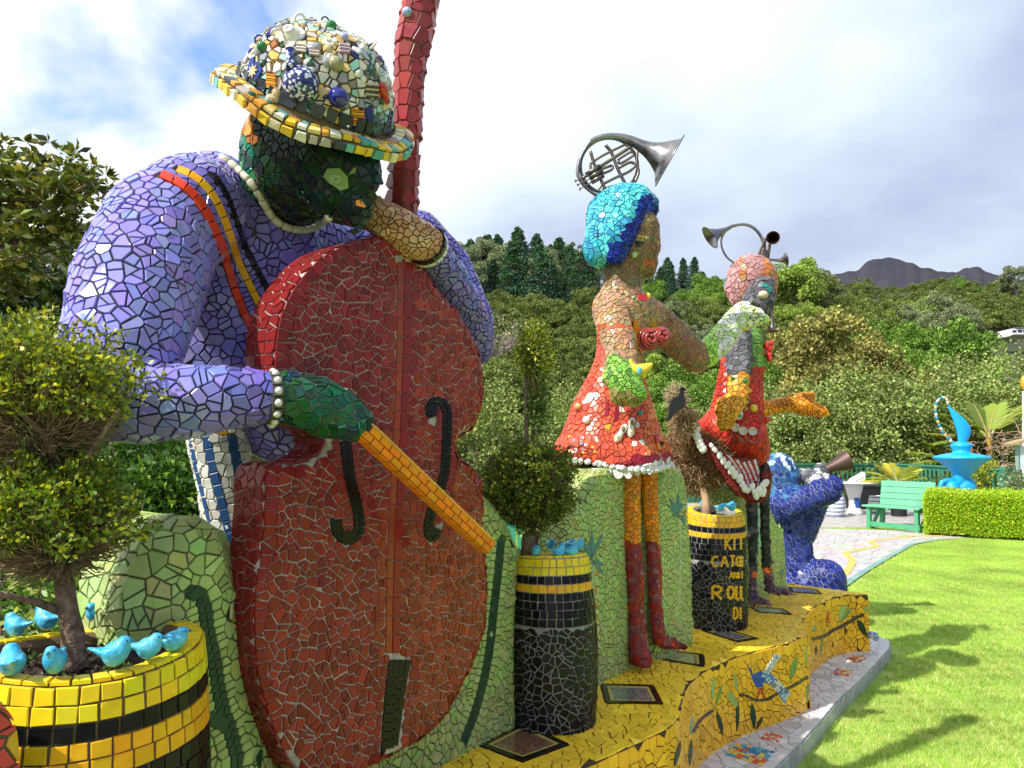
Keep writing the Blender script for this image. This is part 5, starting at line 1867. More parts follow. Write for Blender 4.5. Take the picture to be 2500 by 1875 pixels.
def barrel(label, c, rt, rb, H, ts, bands, shard_from, g, wave=0.0, n_wave=(2, 0.5), seedr=0):
    """bands: colours of the upright rows from the rim down; below them black rows, then broken black pieces"""
    c = Vector(c)
    th = thing('barrel_pot', label, 'pot', c)
    nth = 64
    prof = []
    lip = 0.028
    hs = [0, 0.02, H * 0.25, H * 0.5, H * 0.75, H * 0.92, H - 0.012, H]
    def rad(z): return rb + (rt - rb) * (z / H) ** 1.2 + 0.02 * math.sin(math.pi * z / H)
    pr = [(rad(z) - (0.008 if z == H else 0), z) for z in hs] + [(rt - lip - 0.02, H + 0.002), (rt - lip - 0.03, H - 0.01), (rt - lip - 0.035, H - 0.09), (0, H - 0.09)]
    V, F = [], []
    def wv(a, z): return wave * math.sin(a * n_wave[0] + n_wave[1]) * max(0, (z / H)) ** 3
    for r_, z in pr:
        for k in range(nth):
            a = 2 * math.pi * k / nth
            V.append((c.x + r_ * math.cos(a), c.y + r_ * math.sin(a), c.z + z + wv(a, z)))
    for i in range(len(pr) - 1):
        for k in range(nth):
            k2 = (k + 1) % nth
            F.append((i * nth + k, i * nth + k2, (i + 1) * nth + k2, (i + 1) * nth + k))
    o = mobj('pot_body', V, F, g, th)
    bd = Body(o, False)
    seeds = []
    toc = math.atan2(-c.y, -c.x)
    def ppt(a, z, r_, out=0.0): return Vector((c.x + (r_ + out) * math.cos(a), c.y + (r_ + out) * math.sin(a), c.z + z + wv(a, z)))
    def band(z0, z1, r0, r1, col, step, flat_=False):
        k = int(math.pi * (r0 + r1) / step); g_ = 0.05
        cuts = [2 * math.pi * (i + rnd.uniform(-.13, .13)) / k for i in range(k)]
        o_ = rnd.random() * 2 * math.pi / k
        for i in range(k):
            a0, a1 = cuts[i] + o_, (cuts[(i + 1) % k] + (2 * math.pi if i == k - 1 else 0)) + o_
            m_ = (a0 + a1) / 2
            if math.cos(m_ - toc) < -0.3 and not flat_: continue
            d = (a1 - a0) * g_ * rnd.uniform(.8, 1.6); dz = (z1 - z0) * g_
            j_ = lambda: rnd.uniform(-.04, .04) * ts
            cc = col() if callable(col) else col
            q4 = [ppt(a0 + d, z0 + dz + j_(), r0), ppt(a1 - d, z0 + dz + j_(), r0), ppt(a1 - d + j_() / r0, z1 - dz + j_(), r1), ppt(a0 + d + j_() / r0, z1 - dz + j_(), r1)]
            nn = UP if flat_ else Vector((math.cos(m_), math.sin(m_), 0))
            if flat_: q4 = [ppt(a0 + d, H + 0.002, r0), ppt(a1 - d, H + 0.002, r0), ppt(a1 - d, H + 0.002, r1), ppt(a0 + d, H + 0.002, r1)]
            plate_tile(th, o, q4, nn, 0.0035 * rnd.uniform(.8, 1.4), tuple(min(1, x * rnd.uniform(.88, 1.1)) for x in cc))
    band(0, 1, rt - 0.003, rt - lip - 0.012, PY, ts, True)
    z = H - 0.004
    for bc in bands:
        band(z - ts, z, rad(z - ts), rad(z), bc, ts * rnd.uniform(.95, 1.1)); z -= ts
    while z > shard_from + ts * .5:
        band(z - ts, z, rad(z - ts), rad(z), lambda: tuple(x * rnd.uniform(0.6, 2.2) for x in BLK), ts * rnd.uniform(.9, 1.1)); z -= ts
    zz_ = z
    for i in range(60):
        a = 2 * math.pi * i / 60; seeds.append((ppt(a, zz_ + 0.006, rad(zz_)), Vector((math.cos(a), math.sin(a), 0)), None, ts))
    def msk(p, n):
        return p[2] - c.z - wv(math.atan2(p[1] - c.y, p[0] - c.x), zz_) < zz_ - 0.004 and p[2] > c.z and math.hypot(p[0] - c.x, p[1] - c.y) > rt * 0.6
    mosaic(th, bd, ts * 1.15, lambda p, n: tuple(x * rnd.uniform(0.6, 2.2) for x in BLK), seeds=seeds, mask=msk, gap=0.0038, h=0.0035, shard=0.45, tilt=1.2, irregular=0.55, limit=1.0, jit=0.05)
    mb = MB()
    k = 28
    Vs = [(c.x, c.y, c.z + H - 0.035)]
    Fs = []
    for rr in (0.33, 0.66, 1.0):
        for i in range(k):
            a = 2 * math.pi * i / k
            Vs.append((c.x + (rt - lip - 0.022) * rr * math.cos(a), c.y + (rt - lip - 0.022) * rr * math.sin(a), c.z + H - 0.04 + rnd.uniform(-.010, .010) + wv(a, H) * rr))
    for i in range(k): Fs.append((0, 1 + i, 1 + (i + 1) % k))
    for q in (0, 1):
        for i in range(k): Fs.append((1 + q * k + i, 1 + (q + 1) * k + i, 1 + (q + 1) * k + (i + 1) % k, 1 + q * k + (i + 1) % k))
    so = mobj('soil', Vs, Fs, SOIL, th); Body(so, False)
    # soil crumbs
    n = int(900 * (rt / 0.22) ** 2)
    a = nr.rand(n) * 6.28; r_ = (rt - lip - 0.03) * np.sqrt(nr.rand(n))
    C = np.stack([c.x + r_ * np.cos(a), c.y + r_ * np.sin(a), c.z + H - 0.038 + 0.012 * nr.rand(n)], 1)
    Vq, q = leaf_quads(C, 0.009, leaf_cols(n, (0.05, 0.03, 0.02), 0.4, alt=(0.25, 0.22, 0.18), p=0.07), aspect=0.9)
    quadmesh('soil_crumbs', Vq, n, mat('crumb', attr=True, rough=0.95), th, cols=q, loc=c)['kind'] = 'stuff'
    return th, bd


pots = []
cN = P(207, 1580, 1.66)
HN = 0.69
c1 = Vector((cN.x, cN.y, 1.172 - HN))
GP = grout('brownish', (0.14, 0.09, 0.05)); GPK = grout('charcoal', (0.30, 0.29, 0.28))
thA, bA = barrel('near barrel pot with yellow, black and orange tile bands, at the left', c1, 0.232, 0.235, HN, 0.034, [PY, PY, BLK, PO, PO], 0.0, GP, wave=0.012, n_wave=(2, 0.3))
c2 = P(1350, 1700, 3.17); c2.z = ZT - 0.01
thB, bB = barrel('black and yellow banded barrel pot between the double bass and the blue haired figure', c2, 0.143, 0.166, 0.66, 0.031, [PY, PY, BLK, PO] + [BLK] * 4, 0.42, GPK, wave=0.012, n_wave=(1, 2.8))
c3 = P(1749, 1500, 4.80); c3.z = ZT - 0.01
thC, bC = barrel('black barrel pot with yellow lettering under the dried topiary', c3, 0.172, 0.178, 0.70, 0.034, [PO, PO, BLK, PO] + [BLK] * 3, 0.44, GPK, wave=0.02, n_wave=(1, -0.2))

# lettering of small yellow tiles wrapped round the third pot
LET = {'K': [[(0, 0), (0, 1)], [(1, 0), (0.1, .5)], [(.1, .5), (1, 1)]], 'I': [[(0.1, 0), (0.1, 1)]], 'T': [[(0, 0), (1, 0)], [(.5, 0.05), (.5, 1)]],
       'C': [[(1, .12), (.6, 0), (.2, .15), (0, .5), (.2, .85), (.6, 1), (1, .88)]], 'A': [[(0, 1), (.45, 0)], [(.5, 0), (1, 1)], [(.25, .62), (.78, .62)]],
       'N': [[(0, 1), (0, 0)], [(0.02, 0), (.95, 1)], [(1, 1), (1, 0)]], 'D': [[(0, 0), (0, 1)], [(0.05, 0), (.7, .12), (1, .5), (.7, .88), (.05, 1)]],
       'R': [[(0, 0), (0, 1)], [(.05, 0), (.8, .05), (1, .28), (.75, .5), (.1, .52)], [(.35, .55), (1, 1)]],
       'O': [[(.5, 0), (.95, .2), (1, .6), (.6, 1), (.15, .9), (0, .5), (.15, .12), (.5, 0)]], 'L': [[(0, 0), (0, 1)], [(0.05, 1), (1, 1)]], 'H': [[(0, 0), (0, 1)], [(1, 0), (1, 1)], [(0, .5), (1, .5)]]}
lp = bpy.data.objects.new('lettering', None); place(lp, thC, c3); lp['label'] = 'yellow tile letters KIT CATCH AND ROLL DI on the black pot'


def letters(txt, xs, y0, y1, w):
    for ch, (xa, xb) in zip(txt, xs):
        for st in LET[ch]:
            line = [(xa + (xb - xa) * u, y0 + (y1 - y0) * v) for u, v in st]
            px_ribbon(thC, bC, line, w, 8.5, 0.0075, lambda: (0.75, 0.42, 0.03), 'letter_piece', parent=lp, gap=0.8)


letters('KIT', [(1770, 1785), (1791, 1795), (1797, 1817)], 1311, 1342, 5.0)
letters('CATCH', [(1738, 1753), (1760, 1777), (1781, 1793), (1796, 1803), (1805, 1810)], 1357, 1384, 5.0)
letters('ANDT', [(1780, 1789), (1791, 1798), (1800, 1805), (1807, 1812)], 1396, 1412, 3.4)
letters('ROLL', [(1740, 1762), (1775, 1791), (1796, 1803), (1807, 1813)], 1430, 1463, 6.5)
letters('DI', [(1790, 1801), (1806, 1808)], 1482, 1512, 5.0)

# ---------------------------------------------------------------- blue ceramic birds
BIRD_M = mat('turquoise_glaze', (0.010, 0.33, 0.62), 0.35, coat=0.25, col2=(0.12, 0.55, 0.78), vscale=45, bump=0.35, bscale=120, rvar=0.15)
BEAK_M = mat('dark_turquoise', (0.01, 0.16, 0.30), 0.4)


def bird_proto():
    """little round bird about 1 unit long facing +x, feet at z=0"""
    t = thing('ceramic_bird', '', 'bird', (0, 0, 0))
    ch = [[((-0.05, 0, 0.36), (0.34, 0.29, 0.32)), ((0.12, 0, 0.44), (0.28, 0.26, 0.28))], [((0.2, 0, 0.62), (0.20, 0.19, 0.19)), ((0.3, 0, 0.66), (0.15, 0.14, 0.13))],
          [((-0.30, 0, 0.40), (0.16, 0.16, 0.14)), ((-0.62, 0, 0.50), (0.08, 0.10, 0.05)), ((-0.74, 0, 0.53), (0.06, 0.10, 0.04))], [((-.08, .20, .42), (.24, .10, .16)), ((-.34, .17, .44), (.10, .06, .07))], [((-.08, -.20, .42), (.24, .10, .16)), ((-.34, -.17, .44), (.10, .06, .07))]]
    b = blob('body', ch, BIRD_M, t, voxel=0.055, it=2)
    mb = MB(); mb.lathe([(0.055, 0), (0.03, 0.07), (0.001, 0.13)], (0.42, 0, 0.66), (1, 0, -0.15), n=8); mb.build('beak', BEAK_M, t)
    for s_ in (-1, 1):
        mb = MB(); mb.sphere((0.33, 0.125 * s_, 0.70), 0.025, 8, 5); mb.build('eye', mat('black_glaze', (0.01, 0.01, 0.012), 0.1), t)
    return t


nv0, nf0 = len(OCC_V), len(OCC_F)
birdp = bird_proto()
del OCC_V[nv0:], OCC_F[nf0:]               # the bird is still at the origin
used = [False]


def bird(p, s, ang, label, group, pitch=0):
    if not used[0]:
        r_ = birdp; used[0] = True
    else:
        r_ = birdp.copy(); COL.objects.link(r_)
        for ch in list(birdp.children):
            c = ch.copy(); COL.objects.link(c); c.parent = r_
    r_.location = p; r_.scale = (s * rnd.uniform(.9, 1.05), s * rnd.uniform(.95, 1.12), s * rnd.uniform(.92, 1.12)); r_.rotation_euler = (rnd.uniform(-.06, .06), pitch, ang)
    r_['label'] = label; r_['group'] = group; r_['category'] = 'bird'
    return r_


def rim(c, rt, H, ang): return Vector((c.x + (rt - 0.022) * math.cos(ang), c.y + (rt - 0.022) * math.sin(ang), c.z + H + 0.002))


def rim_at(c, rt, H, px):
    """angles on the near and far side of the rim that show at that column"""
    best = []
    for k in range(720):
        a = 2 * math.pi * k / 720
        q = proj(rim(c, rt, H, a)); best.append((abs(q[0] - px), a, q[1]))
    best.sort()
    near_ = max(best[:24], key=lambda q: q[2])[1]; far_ = min(best[:24], key=lambda q: q[2])[1]
    return near_, far_


g1 = 'blue ceramic birds on the rim of the near pot'
for px, side, ang, s, lb in ((15, 0, 2.2, 0.072, 'large blue bird cut off by the left edge, nearest on the pot rim'), (147, 0, -1.4, 0.066, 'blue bird facing the viewer in front of the tree trunk'), (292, 0, 0.25, 0.070, 'blue bird in side view with tail left, right of the trunk on the front rim'),
                             (372, 0, 0.15, 0.064, 'blue bird second from the right on the near pot rim'), (432, 0, 0.35, 0.066, 'blue bird at the right end of the near pot rim with raised tail'),
                             (222, 1, -1.9, 0.066, 'blue bird on the back rim just right of the trunk'), (98, 1, 2.9, 0.072, 'blue bird on the back rim left of the trunk, tail right'), (25, 1, 2.9, 0.066, 'half hidden blue bird on the back rim at the left edge')):
    a = rim_at(c1, 0.232, HN, px)[side]
    bird(rim(c1, 0.232, HN, a), s, ang, lb, g1)
g2 = 'blue ceramic birds on the middle pot'
for px, side, ang, s, lb in ((1306, 0, -1.5, 0.064, 'blue bird facing forward at the front left of the middle pot'), (1368, 0, 0.1, 0.064, 'blue bird in side view at the front centre of the middle pot'), (1398, 0, 0.2, 0.066, 'blue bird at the front right of the middle pot'),
                             (1412, 1, 0.1, 0.064, 'rightmost blue bird of the cluster on the middle pot'), (1392, 1, 0.0, 0.064, 'topmost blue bird of the cluster on the middle pot'), (1345, 1, -1.2, 0.060, 'blue bird on the back rim of the middle pot near the trunk')):
    a = rim_at(c2, 0.143, 0.66, px)[side]
    bird(rim(c2, 0.143, 0.66, a) + Vector((0, 0, 0.004)), s, ang, lb, g2)
g3 = 'blue ceramic birds on the lettered pot'
for px, side, ang, s, lb in ((1714, 1, -1.6, 0.072, 'upright blue bird at the back left of the lettered pot'), (1757, 0, 0.1, 0.066, 'blue bird with tail left at the front of the lettered pot'), (1790, 0, -0.1, 0.066, 'blue bird at the right front of the lettered pot'), (1786, 1, 0.2, 0.064, 'blue bird behind the right one on the lettered pot')):
    a = rim_at(c3, 0.172, 0.70, px)[side]
    bird(rim(c3, 0.172, 0.70, a) + Vector((0, 0, 0.004)), s, ang, lb, g3)


# ---------------------------------------------------------------- the clipped trees in the pots
def limbs(name, t, segs, m=BARK):
    mb = MB()
    for pts, r0, r1 in segs:
        n = len(pts)
        mb.tube(pts, [r0 + (r1 - r0) * i / (n - 1) for i in range(n)], 8)
    return mb.build(name, m, t, smooth=True)


def twigs(t, centre, r3, n, L_, m=TWIG, origin=None, rad=0.0016):
    mb = MB()
    c = Vector(centre)
    for k in range(n):
        v = Vector((rnd.gauss(0, 1), rnd.gauss(0, 1), rnd.gauss(0, 1))).normalized()
        e = c + Vector((v.x * r3[0], v.y * r3[1], v.z * r3[2])) * rnd.uniform(0.75, 1.03)
        o_ = (origin or c)
        d = (e - o_); st = o_ + d * rnd.uniform(0.15, 0.65)
        side = Vector((rnd.gauss(0, 1), rnd.gauss(0, 1), rnd.gauss(0, 1))) * L_ * 0.25
        st = e - (e - st).normalized() * min((e - st).length, L_ * rnd.uniform(1, 2.2))
        m1 = st.lerp(e, 0.5) + side
        mb.tube([st, m1, e + side * 0.6], [rad, rad * 0.75, rad * 0.4], 4, caps=False)
    o = mb.build('twigs', m, t); o['kind'] = 'stuff'
    return o


def shell_leaves(t, name, c, r3, n, leaf, col, alt, p, depth=0.35, lumps=0.1, seed=0, zmin=-1, fill=None):
    """leaves on the clipped outside of a bush, thinner inside, uneven outline"""
    d = nr.normal(size=(n, 3)); d /= np.linalg.norm(d, axis=1)[:, None]
    keep = d[:, 2] > zmin; d = d[keep]; n = len(d)
    lump = np.array([1 + lumps * (noise.noise(Vector(v * 2.3) + Vector((seed, 0, 0))) + 0.6 * noise.noise(Vector(v * 5.5) + Vector((0, seed, 0)))) for v in d])
    gapn = np.array([noise.noise(Vector(v * 4.2) + Vector((0, 0, seed + 9))) for v in d])
    rr = lump * (1 - depth * nr.rand(n) ** 1.7)
    rr += np.where(nr.rand(n) < 0.03, nr.rand(n) * 0.13, 0)
    C = np.array(c) + d * rr[:, None] * np.array(r3)
    co = leaf_cols(n, col, 0.28, alt=alt, p=p)
    ok = gapn > -0.30 - 0.3 * nr.rand(n)
    C, co, d = C[ok], co[ok], d[ok]
    V, q = leaf_quads(C, leaf, co, up=0.3, nrm=d * 0.9, aspect=0.62)
    o = quadmesh(name, V, len(C), LEAF, t, cols=q, loc=WL[t.name]); o['kind'] = 'stuff'


# near pot: two clipped clouds one above the other
tA = thing('potted_shrub', 'clipped two tier box shrub growing in the near barrel pot', 'shrub', (c1.x, c1.y, c1.z + HN - 0.04))
base = P(176, 1600, 1.63)
T1 = P(168, 1500, 1.63); T2 = P(150, 1380, 1.62); T3 = P(118, 1330, 1.6); T4 = P(150, 1160, 1.6); T5 = P(95, 1060, 1.6)
limbs('trunk', tA, [([base + Vector((0.012, 0, -0.03)), base, base.lerp(T1, .5) + Vector((0.006, 0, 0)), T1, T2], 0.027, 0.018), ([T2, P(190, 1290, 1.6), P(230, 1200, 1.6)], 0.018, 0.006), ([T2, P(100, 1330, 1.58), P(40, 1240, 1.55)], 0.02, 0.006),
                    ([T2, P(140, 1280, 1.64), T4, T5, P(60, 960, 1.58)], 0.022, 0.007), ([T4, P(210, 1120, 1.6), P(290, 1000, 1.56)], 0.011, 0.004), ([T4, P(110, 1060, 1.55), P(20, 980, 1.5)], 0.012, 0.004),
                    ([T1, P(90, 1470, 1.6), P(20, 1455, 1.55), P(-60, 1440, 1.5)], 0.010, 0.004), ([T2, P(240, 1330, 1.62), P(290, 1250, 1.6)], 0.012, 0.004), ([T2, P(150, 1320, 1.52), P(120, 1240, 1.5)], 0.012, 0.004)])
up_c = P(68, 960, 1.60); lo_c = P(122, 1255, 1.60)
shell_leaves(tA, 'foliage', up_c, (0.205, 0.15, 0.150), 15500, 0.0135, (0.17, 0.225, 0.028), (0.52, 0.48, 0.035), 0.24, depth=0.65, lumps=0.5, seed=3, zmin=-0.35)
shell_leaves(tA, 'foliage', lo_c, (0.150, 0.14, 0.125), 17500, 0.0135, (0.13, 0.20, 0.026), (0.50, 0.48, 0.035), 0.22, depth=0.65, lumps=0.5, seed=8, zmin=-0.55)
twigs(tA, up_c - Vector((0, 0, 0.03)), (0.20, 0.15, 0.15), 1700, 0.055, origin=P(110, 1080, 1.6)); twigs(tA, lo_c - Vector((0, 0, 0.02)), (0.16, 0.14, 0.125), 1700, 0.055, origin=P(150, 1360, 1.6))

# middle pot: a ball with a leafy column above it
tB = thing('potted_topiary', 'dark clipped ball topiary with a tall leafy column above, in the middle pot', 'topiary', (c2.x, c2.y, c2.z + 0.63))
b0 = P(1292, 1345, 3.15)
limbs('trunk', tB, [([b0 + Vector((0.0, 0, -0.02)), P(1290, 1320, 3.15), P(1295, 1270, 3.15)], 0.033, 0.024), ([P(1295, 1270, 3.15), P(1320, 1240, 3.15), P(1360, 1200, 3.15)], 0.016, 0.006), ([P(1295, 1270, 3.15), P(1270, 1230, 3.1), P(1230, 1180, 3.1)], 0.016, 0.006),
                    ([P(1305, 1330, 3.17), P(1318, 1290, 3.17), P(1330, 1240, 3.15)], 0.012, 0.007), ([P(1290, 1270, 3.15), P(1290, 1150, 3.15), P(1285, 1070, 3.15), P(1284, 870, 3.15)], 0.014, 0.007), ([P(1300, 1080, 3.15), P(1312, 1000, 3.15), P(1318, 880, 3.15)], 0.006, 0.004)])
bc = P(1290, 1185, 3.15)
shell_leaves(tB, 'foliage', bc, (0.185, 0.17, 0.165), 19000, 0.0165, (0.11, 0.155, 0.028), (0.42, 0.42, 0.05), 0.18, depth=0.42, lumps=0.36, seed=21)
shell_leaves(tB, 'foliage', P(1305, 860, 3.15), (0.075, 0.055, 0.12), 2500, 0.017, (0.17, 0.22, 0.03), (0.45, 0.45, 0.05), 0.3, depth=0.8, lumps=0.3, seed=5)
shell_leaves(tB, 'foliage', P(1315, 985, 3.15), (0.045, 0.04, 0.16), 1500, 0.017, (0.10, 0.17, 0.04), (0.40, 0.50, 0.2), 0.3, depth=0.85, lumps=0.3, seed=6)
twigs(tB, bc, (0.20, 0.18, 0.19), 900, 0.06, m=mat('dark_twig', (0.10, 0.07, 0.055), 0.9, var=0.3, vscale=20), origin=P(1295, 1270, 3.15), rad=0.0022)
twigs(tB, P(1305, 930, 3.15), (0.05, 0.05, 0.22), 120, 0.05, origin=P(1305, 1000, 3.15))

# lettered pot: dried brown topiary
DRY = mat('dried_twig', (0.30, 0.17, 0.09), 0.9, col2=(0.42, 0.29, 0.17), vscale=12)
tC = thing('dried_topiary', 'dried brown twiggy topiary in the lettered pot', 'topiary', (c3.x, c3.y, c3.z + 0.66))
dc = P(1695, 1125, 5.04)
limbs('trunk', tC, [([P(1725, 1262, 4.82), P(1722, 1215, 4.9), dc, P(1690, 1040, 4.95), P(1665, 1000, 4.9)], 0.03, 0.006)], DRY)
twigs(tC, dc, (0.26, 0.21, 0.235), 4300, 0.12, m=DRY, rad=0.0026)
twigs(tC, P(1668, 1030, 4.75), (0.10, 0.1, 0.12), 900, 0.08, m=DRY, rad=0.0028)
twigs(tC, P(1650, 970, 4.75), (0.085, 0.08, 0.085), 420, 0.09, m=mat('straw', (0.42, 0.33, 0.2), 0.9, var=0.3, vscale=10), rad=0.0025)
shell_leaves(tC, 'dead_leaves', dc, (0.24, 0.19, 0.22), 9000, 0.018, (0.26, 0.13, 0.06), (0.42, 0.28, 0.15), 0.3, depth=0.5, lumps=0.12, seed=31)
bkb = P(1650, 1010, 4.72)
t = thing('black_bird_figure', 'flat black metal bird cut-out perched in the dried topiary', 'bird figure', bkb)
bo = smooth_poly([Vector(p) for p in ((1667, 944), (1672, 948), (1676, 953), (1670, 956), (1671, 966), (1674, 978), (1672, 990), (1662, 1000), (1650, 1008), (1640, 1020), (1632, 1028), (1630, 1020), (1634, 1005), (1636, 988), (1644, 974), (1656, 966), (1661, 956), (1661, 948))], 3)
mb = MB(); mb.prism([P(p.x, p.y, 4.62) for p in bo], (0, 0.02, 0)); mb.build('cutout', mat('black_metal', (0.008, 0.009, 0.012), 0.4), t)
# seedlings in the near pot
for k in range(5):
    a = rnd.uniform(0, 6.28); q = c1 + Vector((math.cos(a) * 0.13, math.sin(a) * 0.13, HN - 0.03))
    leafy('weed', 'tiny green weed sprouting in the soil of the near pot', 'plant', q + Vector((0, 0, 0.006)), (0.025, 0.025, 0.012), 26, 0.012, (0.10, 0.22, 0.04), stems=0, clumps=2, base=q)['group'] = 'weeds in the near pot'

# ================================================================== THE STATUES
def C_(px, py, d, r):
    """a ball of r photograph pixels seen at that pixel, d metres away"""
    return (P(px, py, d), r * pxm(d))


def rc(cols, w=None):
    return lambda p, n: rnd.choice(cols)


def vary(c, *f):
    f = f or (0.85, 1, 1, 1.12)
    return lambda p, n: tuple(x * rnd.choice(f) for x in c)


# ---------------------------------------------------------------- 1. the bass player
PUR = (0.27, 0.255, 0.68); PUR2 = (0.18, 0.155, 0.52)  # the first purple is lightened, with sunlight mixed into its colour
TAN = (0.52, 0.28, 0.13)
thM = thing('bass_player_statue', 'giant mosaic bass player in a purple shirt bending over a red double bass', 'statue', (W0 - UH * 0.5 - VH * 0.35))
shirt = blob('shirt', [
    [C_(470, 515, 2.18, 135), C_(395, 565, 2.08, 142), C_(338, 700, 1.96, 152), C_(300, 850, 1.88, 140), C_(268, 955, 1.84, 112)],
    [C_(268, 965, 1.84, 110), C_(340, 985, 1.83, 98), C_(460, 980, 1.84, 88), C_(560, 972, 1.87, 74), C_(655, 970, 1.90, 60)],
    [C_(520, 490, 2.30, 118), C_(640, 600, 2.48, 165), C_(640, 760, 2.52, 165), C_(640, 900, 2.5, 150), C_(675, 1035, 2.56, 88)],
    [C_(600, 560, 2.42, 150), C_(760, 640, 2.65, 130), C_(930, 600, 2.85, 75), C_(1020, 575, 2.95, 62), C_(1095, 650, 3.0, 55), C_(1155, 780, 2.98, 50), C_(1162, 850, 2.92, 42)],
    [C_(1162, 850, 2.92, 42), C_(1135, 775, 2.82, 56), C_(1085, 680, 2.62, 56), C_(1035, 600, 2.44, 44)],
    [C_(640, 640, 2.46, 150), C_(545, 720, 2.42, 135), C_(520, 840, 2.44, 125), C_(560, 930, 2.46, 110)]], G_DARK, thM, voxel=0.016, it=5)


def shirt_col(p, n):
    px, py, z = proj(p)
    c = PUR if px < 560 else PUR2  # left sleeve coloured paler as if sunlit, the rest duller: painted light
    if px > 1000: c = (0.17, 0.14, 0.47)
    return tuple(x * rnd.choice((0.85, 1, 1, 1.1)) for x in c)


REDT, YLT, BLT = (0.72, 0.06, 0.03), (0.80, 0.42, 0.02), (0.012, 0.011, 0.02)
sd1 = [(392, 428), (430, 445), (470, 475), (498, 515), (520, 560), (540, 605), (558, 655), (572, 700), (588, 745), (602, 775), (614, 796)]
sd2 = [(432, 416), (478, 437), (515, 475), (540, 525), (556, 570), (572, 612), (592, 660), (612, 700), (632, 742)]
sd3 = [(522, 432), (550, 475), (570, 530), (592, 590), (612, 630), (632, 668), (652, 706)]
S = []
S += px_rows(shirt, sd1, 25, [(-20, PUR2), (0, None), (20, PUR)], jitter=.1)
S += px_rows(shirt, sd2, 27, [(-20, PUR2), (0, None), (20, PUR2)], jitter=.1)
S += px_rows(shirt, sd3, 20, [(-14, PUR2), (0, None), (14, PUR2)], jitter=.1)
S = [(a, b, c, 0.030) for a, b, c in S]
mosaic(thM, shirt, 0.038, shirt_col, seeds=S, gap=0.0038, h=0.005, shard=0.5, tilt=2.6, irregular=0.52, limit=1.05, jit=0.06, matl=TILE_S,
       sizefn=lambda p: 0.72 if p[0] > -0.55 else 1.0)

for sdl, w_, sg_, c_ in ((sd1, 19, 34, REDT), (sd2, 17, 34, YLT), (sd3, 12, 22, BLT)):
    px_ribbon(thM, shirt, [(q.x, q.y) for q in smooth_poly([Vector(p) for p in sdl], 4, False)], w_, sg_, 0.0085, lambda: tuple(x * rnd.uniform(.9, 1.1) for x in c_), 'stripe_tile', gap=1.6)
hand = blob('right_hand', [[C_(655, 970, 1.90, 58), C_(700, 968, 1.92, 62), C_(770, 985, 1.95, 66), C_(830, 1010, 1.98, 58), C_(872, 1035, 2.0, 42), C_(892, 1052, 2.01, 28)],
                           [C_(780, 1030, 1.96, 36), C_(820, 1052, 1.96, 19)], [C_(790, 1000, 1.94, 30), C_(846, 1045, 1.94, 20), C_(850, 1062, 1.96, 16)], [C_(820, 1000, 1.95, 30), C_(872, 1040, 1.95, 19), C_(876, 1056, 1.97, 15)], [C_(840, 1010, 2.0, 30), C_(893, 1040, 1.98, 16), C_(897, 1054, 1.99, 13)]], grout('hand', (0.20, 0.19, 0.16)), thM, voxel=0.012)
DGRN = (0.012, 0.065, 0.042)
mosaic(thM, hand, 0.032, vary(DGRN, 0.6, 1, 1.3, 1.6), gap=0.003, h=0.004, shard=0.45, tilt=2.5, irregular=0.52)
# cuff of white studs in dark bezels
cuffo = bpy.data.objects.new('cuff', None); place(cuffo, thM, P(662, 970, 1.9)); cuffo['label'] = 'cuff of round white studs in dark settings'
STUD = mat('white_stud', (0.62, 0.60, 0.56), 0.35, coat=0.4); BEZ = mat('dark_bezel', (0.07, 0.07, 0.06), 0.6)
cp = P(665, 972, 1.90); axv = (P(720, 972, 1.93) - P(600, 972, 1.87)).normalized()
e1 = Vector((0, 0, 1)); e2 = axv.cross(e1).normalized()
for k in range(14):
    a = 2 * math.pi * k / 14
    d = (e1 * math.cos(a) + e2 * math.sin(a)); q = cp + d * 0.0615
    mb = MB(); mb.box(q, (0.0125, 0.0125, 0.004), Matrix((axv, axv.cross(d) * -1, d)).transposed()); mb.build('bezel', BEZ, cuffo, q)
    mb = MB(); mb.sphere(q + d * 0.004, (0.0095, 0.0095, 0.0095), 12, 8); mb.build('stud', STUD, cuffo, q, True)

hand2 = blob('left_hand', [[C_(1045, 600, 2.40, 44), C_(1010, 580, 2.36, 50), C_(965, 555, 2.33, 50), C_(930, 530, 2.31, 42)], [C_(965, 545, 2.30, 30), C_(915, 500, 2.30, 22), C_(895, 520, 2.33, 18)],
                            [C_(940, 560, 2.30, 28), C_(900, 540, 2.33, 20)]], grout('hand2', (0.10, 0.06, 0.03)), thM, voxel=0.011)
mosaic(thM, hand2, 0.024, rc([(0.66, 0.37, 0.22), (0.50, 0.25, 0.13), (0.58, 0.31, 0.17), (0.70, 0.44, 0.28)]), gap=0.003, h=0.004, shard=0.4, tilt=3, irregular=0.52, limit=1.05)
cp2 = P(1043, 602, 2.40); ax2 = (P(1085, 680, 2.62) - P(1000, 575, 2.35)).normalized()
e1 = Vector((0, 0, 1)); e1 = (e1 - ax2 * e1.dot(ax2)).normalized(); e2 = ax2.cross(e1)
cf2 = bpy.data.objects.new('cuff', None); place(cf2, thM, cp2); cf2['label'] = 'black and white tiled cuff of the hand on the neck'
WT, BT_ = mat('white_tile', (0.66, 0.66, 0.62), 0.2, coat=.3), mat('black_tile', (0.012, 0.012, 0.014), 0.2, coat=.3)
for k in range(16):
    a = 2 * math.pi * k / 16; d = e1 * math.cos(a) + e2 * math.sin(a); q = cp2 + d * 0.062
    for s_ in (-1, 1):
        mb = MB(); mb.box(q + ax2 * s_ * 0.008, (0.0068, 0.0105, 0.005), Matrix((ax2, ax2.cross(d) * -1, d)).transposed()); mb.build('tile', WT if s_ > 0 else BT_, cf2, q)

